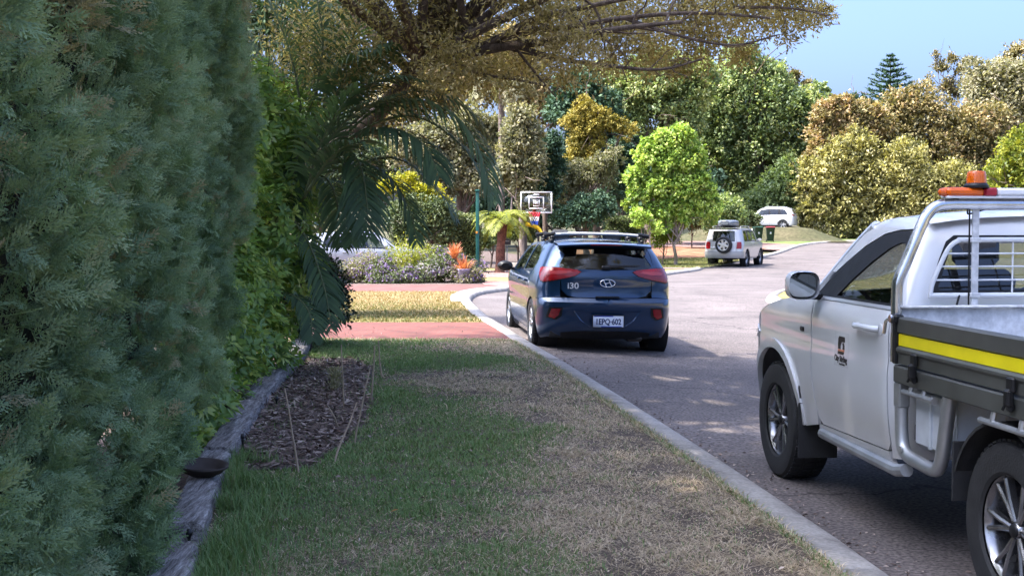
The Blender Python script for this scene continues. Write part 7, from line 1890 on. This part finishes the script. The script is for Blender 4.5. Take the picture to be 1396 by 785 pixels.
    bl = [('r', 0, sill), ('r', .5, sill), ('u', .80, sill), ('s', -.45, sill + .0), ('s', -.465, sill + .12), ('s', -.50, sill + .27), ('u', .62, sill + .29), ('r', 0, sill + .29)]
    bm = MB(); sk.panel(bm, bl, off=.03); sk.panel(bm, bl, off=.03, mirror=True); bp_ = shade_fix(bm.build('rear_bumper', bumper or paint, C))
    e = .59; zt_ = float(zr(rx0)) - .02
    ht = [('r', -e, sill + .30), ('r', e, sill + .30), ('r', e, belt), ('r', .57, zt_), ('r', -.57, zt_), ('r', -e, belt)]
    hatch = shade_fix(sk.panel(MB(), ht, [glassr], off=.004, rim=.012, step=.07).build('tailgate', paint, C))
    shade_fix(sk.panel(MB(), glassr, off=-.004, rim=0, step=.07).build('rear_window', rear_glass or M_glass_dark, hatch))
    MB().box((float(sk.xr(belt)) + .01, .05, glassr[0][2] + .03), (.03, .45, .03), bevel=.01).build('wiper', M_black, hatch)
    if plate: MB().box((float(sk.xr(.85)) - .012, 0 if spare is None else .42, .88), (.008, .37, .12)).build('number_plate', M_plain('plate_white_far', (.6, .6, .62), .5), hatch)
    shade_fix(MB().grid(roof_grid(sk, np.linspace(rx0, xA + .02, 12), zr, lambda x: .06, 15)).build('roof', paint, C))
    ws = []
    for t_ in np.linspace(0, 1, 6):
        x = xA + (xB - xA) * t_; z = float(zr(xA)) + .02 + (belt - float(zr(xA))) * t_; yy = float(hwf(z)) - .05; v = np.linspace(-1, 1, 11); ws.append(np.stack([x + .06 * (1 - v ** 2), v * yy, z + .01 * (1 - v ** 2)], 1))
    MB().grid(ws).build('windscreen', M_glass_mid, C, True)
    shade_fix(MB().grid(roof_grid(sk, np.linspace(d2 + .15, xf - .01, 10), zh, lambda x: .06, 13)).build('bonnet', paint, C))
    un = MB().box((WB / 2, 0, sill + .12), (WB + 1.2, 1.3, .12)).box((WB / 2, 0, sill + .25), (WB - 2 * WR - .1, 1.5, .3))
    for x in (0, WB): un.box((x, 0, TR + .15), (.9, 1.0, .4)); [un.lathe([(WR + .01, -.18), (WR + .01, .10), (0, -.16)], 20, 'y', (x, s * (float(hwf(.7)) - .17), TR)) for s in (-1, 1)]
    un.build('underbody', M_dark, C)
    MB().box((1.1, 0, belt - .32), (2.8, 1.4, .06)).box((d2 + .1, 0, belt - .08), (.4, 1.4, .14)).build('cabin_floor', M_seat, C)
    for y in (-.38, .38): seat(C, d1 + .45, y, belt - .22)
    for x in (0, WB):
        for s in (1, -1): make_wheel(C, x, s * (float(hwf(.7)) - TW / 2 - .03), TR, TR * .62, TW, s, M_rubber, rimmat, spokes, 'plain', None)
    if spare:
        y, z = spare; xs_ = float(sk.xr(z)) - .16
        sp = MB().lathe([(.10, .13), (TR * .97, .13), (TR * 1.0, .10), (TR * 1.0, -.05), (TR * .93, -.10), (TR * .70, -.11), (TR * .62, -.07)], 32, 'x', (xs_, y, z)); s_ = shade_fix(sp.build('spare_wheel', M_rubber, hatch))
        rm = MB().lathe([(TR * .60, .0), (TR * .60, -.09), (TR * .66, -.105), (TR * .70, -.10)], 28, 'x', (xs_, y, z))
        for k in range(6):
            a = math.pi / 3 * k + .3; c_, s2 = math.cos(a), math.sin(a)
            rm.grid([[(xs_ - .085 - .01 * (q == 0), y + c_ * r_ - s2 * w_ * q, z + s2 * r_ + c_ * w_ * q) for q in (-1, 0, 1)] for r_, w_ in ((.03, .045), (TR * .62, .055))])
        rm.lathe([(0, -.11), (.05, -.105), (.06, -.09)], 16, 'x', (xs_, y, z)); shade_fix(rm.build('rim', rimmat, s_))
    if box:
        bx0, bx1, by, bw, bh = box; G = []
        for t_ in np.linspace(0, 1, 13):
            x = bx0 + (bx1 - bx0) * t_; f = max(.12, (1 - abs(2 * t_ - 1) ** 4)) ** .4 * (1 - .35 * max(0, t_ - .55)); a = np.linspace(0, 2 * math.pi, 21); ex = lambda q: np.sign(q) * np.abs(q) ** .5
            G.append(np.stack([x + 0 * a, by + bw * .5 * f * ex(np.cos(a)), ztop + .09 + bh * .5 + bh * .5 * f * ex(np.sin(a))], 1))
        b_ = MB().grid(G); b_.add(G[0][:-1], [np.arange(20)]); b_.add(G[-1][:-1], [np.arange(20)])
        bo = shade_fix(b_.build('luggage_box', M_plain('box_grey_plastic', (.15, .17, .20), .35), None)); bo.matrix_world = car.matrix_world.copy(); tag(bo, 'grey luggage box strapped on the roof of the silver four-wheel drive', 'luggage box')
        MB().box((bx0 + .03, by, ztop + .09 + bh * .55), (.03, bw * .62, .03)).box((bx0 + .03, by, ztop + .09 + bh * .80), (.04, bw * .45, .03)).build('trim_line', m_gal, bo)
        cb = MB()
        for x in (bx0 + .35, bx1 - .45): cb.tube([(x, -.62, ztop + .08), (x, .62, ztop + .08)], .022, 6)
        cb.build('cross_bar', M_black, C)
    return car

m_silver = M_plain('silver_beige_paint', (.54, .53, .52), .34, .4, coat=1)
m_white2 = M_plain('far_white_paint', (.66, .66, .65), .3, 0, coat=1)
m_silver2 = M_plain('pale_silver_paint', (.42, .42, .45), .34, .4, coat=1)
m_lowgrey = M_plain('lower_grey_paint', (.36, .355, .35), .4, .3, coat=.6)
m_alloy = M_plain('far_alloy', (.60, .60, .60), .3, .8)

wagon('four_wheel_drive', (10.15, 58.6, float(T(10.1, 59)) + .0), -.42, 'silver four-wheel drive with a spare wheel on its tailgate parked at the far kerb', 'car', m_silver,
      [(.30, .84), (.45, .90), (.8, .925), (1.05, .915), (1.15, .89), (1.4, .835), (1.65, .775), (1.75, .74), (1.80, .70)], [(.30, -.88), (.55, -.93), (.9, -.90), (1.1, -.885), (1.4, -.83), (1.7, -.77), (1.82, -.72)], 3.72,
      [(-.62, 1.75), (-.3, 1.775), (.5, 1.79), (1.2, 1.78), (1.62, 1.73), (2.4, 1.30)], [(2.2, 1.17), (2.9, 1.12), (3.5, 1.02), (3.72, .85)], 2.78, .45, .385, .26,
      [('r', .61, .84), ('u', .74, .84), ('u', .76, 1.16), ('r', .63, 1.16)],
      [('r', -.53, 1.18), ('r', .53, 1.18), ('r', .50, 1.66), ('r', -.50, 1.66)],
      ([('s', -.42, 1.20), ('s', .24, 1.20), ('s', .22, 1.66), ('s', -.30, 1.65)], [('s', .42, 1.20), ('s', 1.0, 1.20), ('s', 1.0, 1.67), ('s', .42, 1.67)], [('s', 1.12, 1.20), ('s', 1.98, 1.20), ('s', 1.62, 1.63), ('s', 1.12, 1.67)]),
      1.16, m_alloy, bumper=m_lowgrey, door_x=(1.06, 2.05), sill=.42, spare=(-.05, 1.02), box=(-.55, 1.15, .05, .84, .30), screen=(1.62, 2.25))
# raised driveway under the white wagon
gx, gy = np.meshgrid(np.linspace(12, 24.5, 18), np.linspace(89.2, 104, 24), indexing='ij')
s_ = np.clip((gy - 89.6) / 2.6, 0, 1); s_ = s_ * s_ * (3 - 2 * s_); e_ = np.clip(np.minimum(gx - 12, 24.5 - gx) / 2.5, 0, 1)
o = MB().grid(np.dstack([gx, gy, T(gx, gy) + H - .02 + .95 * s_ * e_])).build('raised_garden_bank', m_scrub, None, True); o['kind'] = 'structure'
zb = PX(1045, 312.5, 93.4)[2]
wagon('station_wagon', (20.6, 94.3, zb), 1.18, 'white wagon parked on the raised driveway beyond the wheelie bins', 'car', m_white2,
      [(.22, .80), (.4, .86), (.75, .90), (.95, .89), (1.05, .86), (1.3, .79), (1.5, .72), (1.62, .66)], [(.22, -.80), (.45, -.88), (.8, -.87), (1.05, -.84), (1.3, -.72), (1.5, -.62), (1.65, -.55)], 3.70,
      [(-.45, 1.55), (-.1, 1.58), (.6, 1.60), (1.2, 1.59), (1.6, 1.54), (2.3, 1.15)], [(2.1, 1.06), (2.8, 1.02), (3.4, .90), (3.70, .70)], 2.67, .39, .35, .22,
      [('r', .42, 1.0), ('u', .66, .98), ('u', .92, 1.06), ('u', .86, 1.12), ('r', .42, 1.06)],
      [('r', -.50, 1.14), ('r', .50, 1.14), ('r', .46, 1.46), ('r', -.46, 1.46)],
      ([('s', -.35, 1.12), ('s', .20, 1.10), ('s', .18, 1.47), ('s', -.10, 1.45)], [('s', .36, 1.08), ('s', .95, 1.07), ('s', .95, 1.49), ('s', .36, 1.48)], [('s', 1.06, 1.07), ('s', 1.95, 1.06), ('s', 1.60, 1.42), ('s', 1.06, 1.49)]),
      1.05, m_alloy, bumper=None, door_x=(1.0, 2.0), sill=.28, screen=(1.6, 2.25))
p = PX(505, 350, 41.0)
wagon('sedan', (p[0] - 1.45, 41.4, float(T(p[0], 41.4)) + .04), -1.50, 'silver car half hidden behind the palm fronds and flower bed', 'car', m_silver2,
      [(.20, .80), (.4, .86), (.75, .89), (.92, .88), (1.0, .85), (1.2, .78), (1.4, .70), (1.52, .63)], [(.20, -.80), (.45, -.90), (.8, -.90), (1.0, -.86), (1.2, -.72), (1.4, -.55), (1.55, -.42)], 3.60,
      [(-.35, 1.42), (0, 1.47), (.6, 1.50), (1.2, 1.50), (1.6, 1.46), (2.3, 1.10)], [(2.1, 1.0), (2.8, .96), (3.3, .86), (3.60, .65)], 2.65, .37, .33, .21,
      [('r', .40, .88), ('u', .66, .86), ('u', .92, .95), ('u', .86, 1.02), ('r', .42, 1.0)],
      [('r', -.50, 1.06), ('r', .50, 1.06), ('r', .46, 1.33), ('r', -.46, 1.33)],
      ([('s', -.12, 1.06), ('s', .20, 1.05), ('s', .18, 1.36), ('s', .0, 1.30)], [('s', .36, 1.03), ('s', .95, 1.02), ('s', .95, 1.39), ('s', .36, 1.38)], [('s', 1.06, 1.02), ('s', 1.95, 1.0), ('s', 1.60, 1.33), ('s', 1.06, 1.39)]),
      1.0, m_alloy, door_x=(1.0, 2.0), sill=.26, screen=(1.6, 2.25), rail=False)
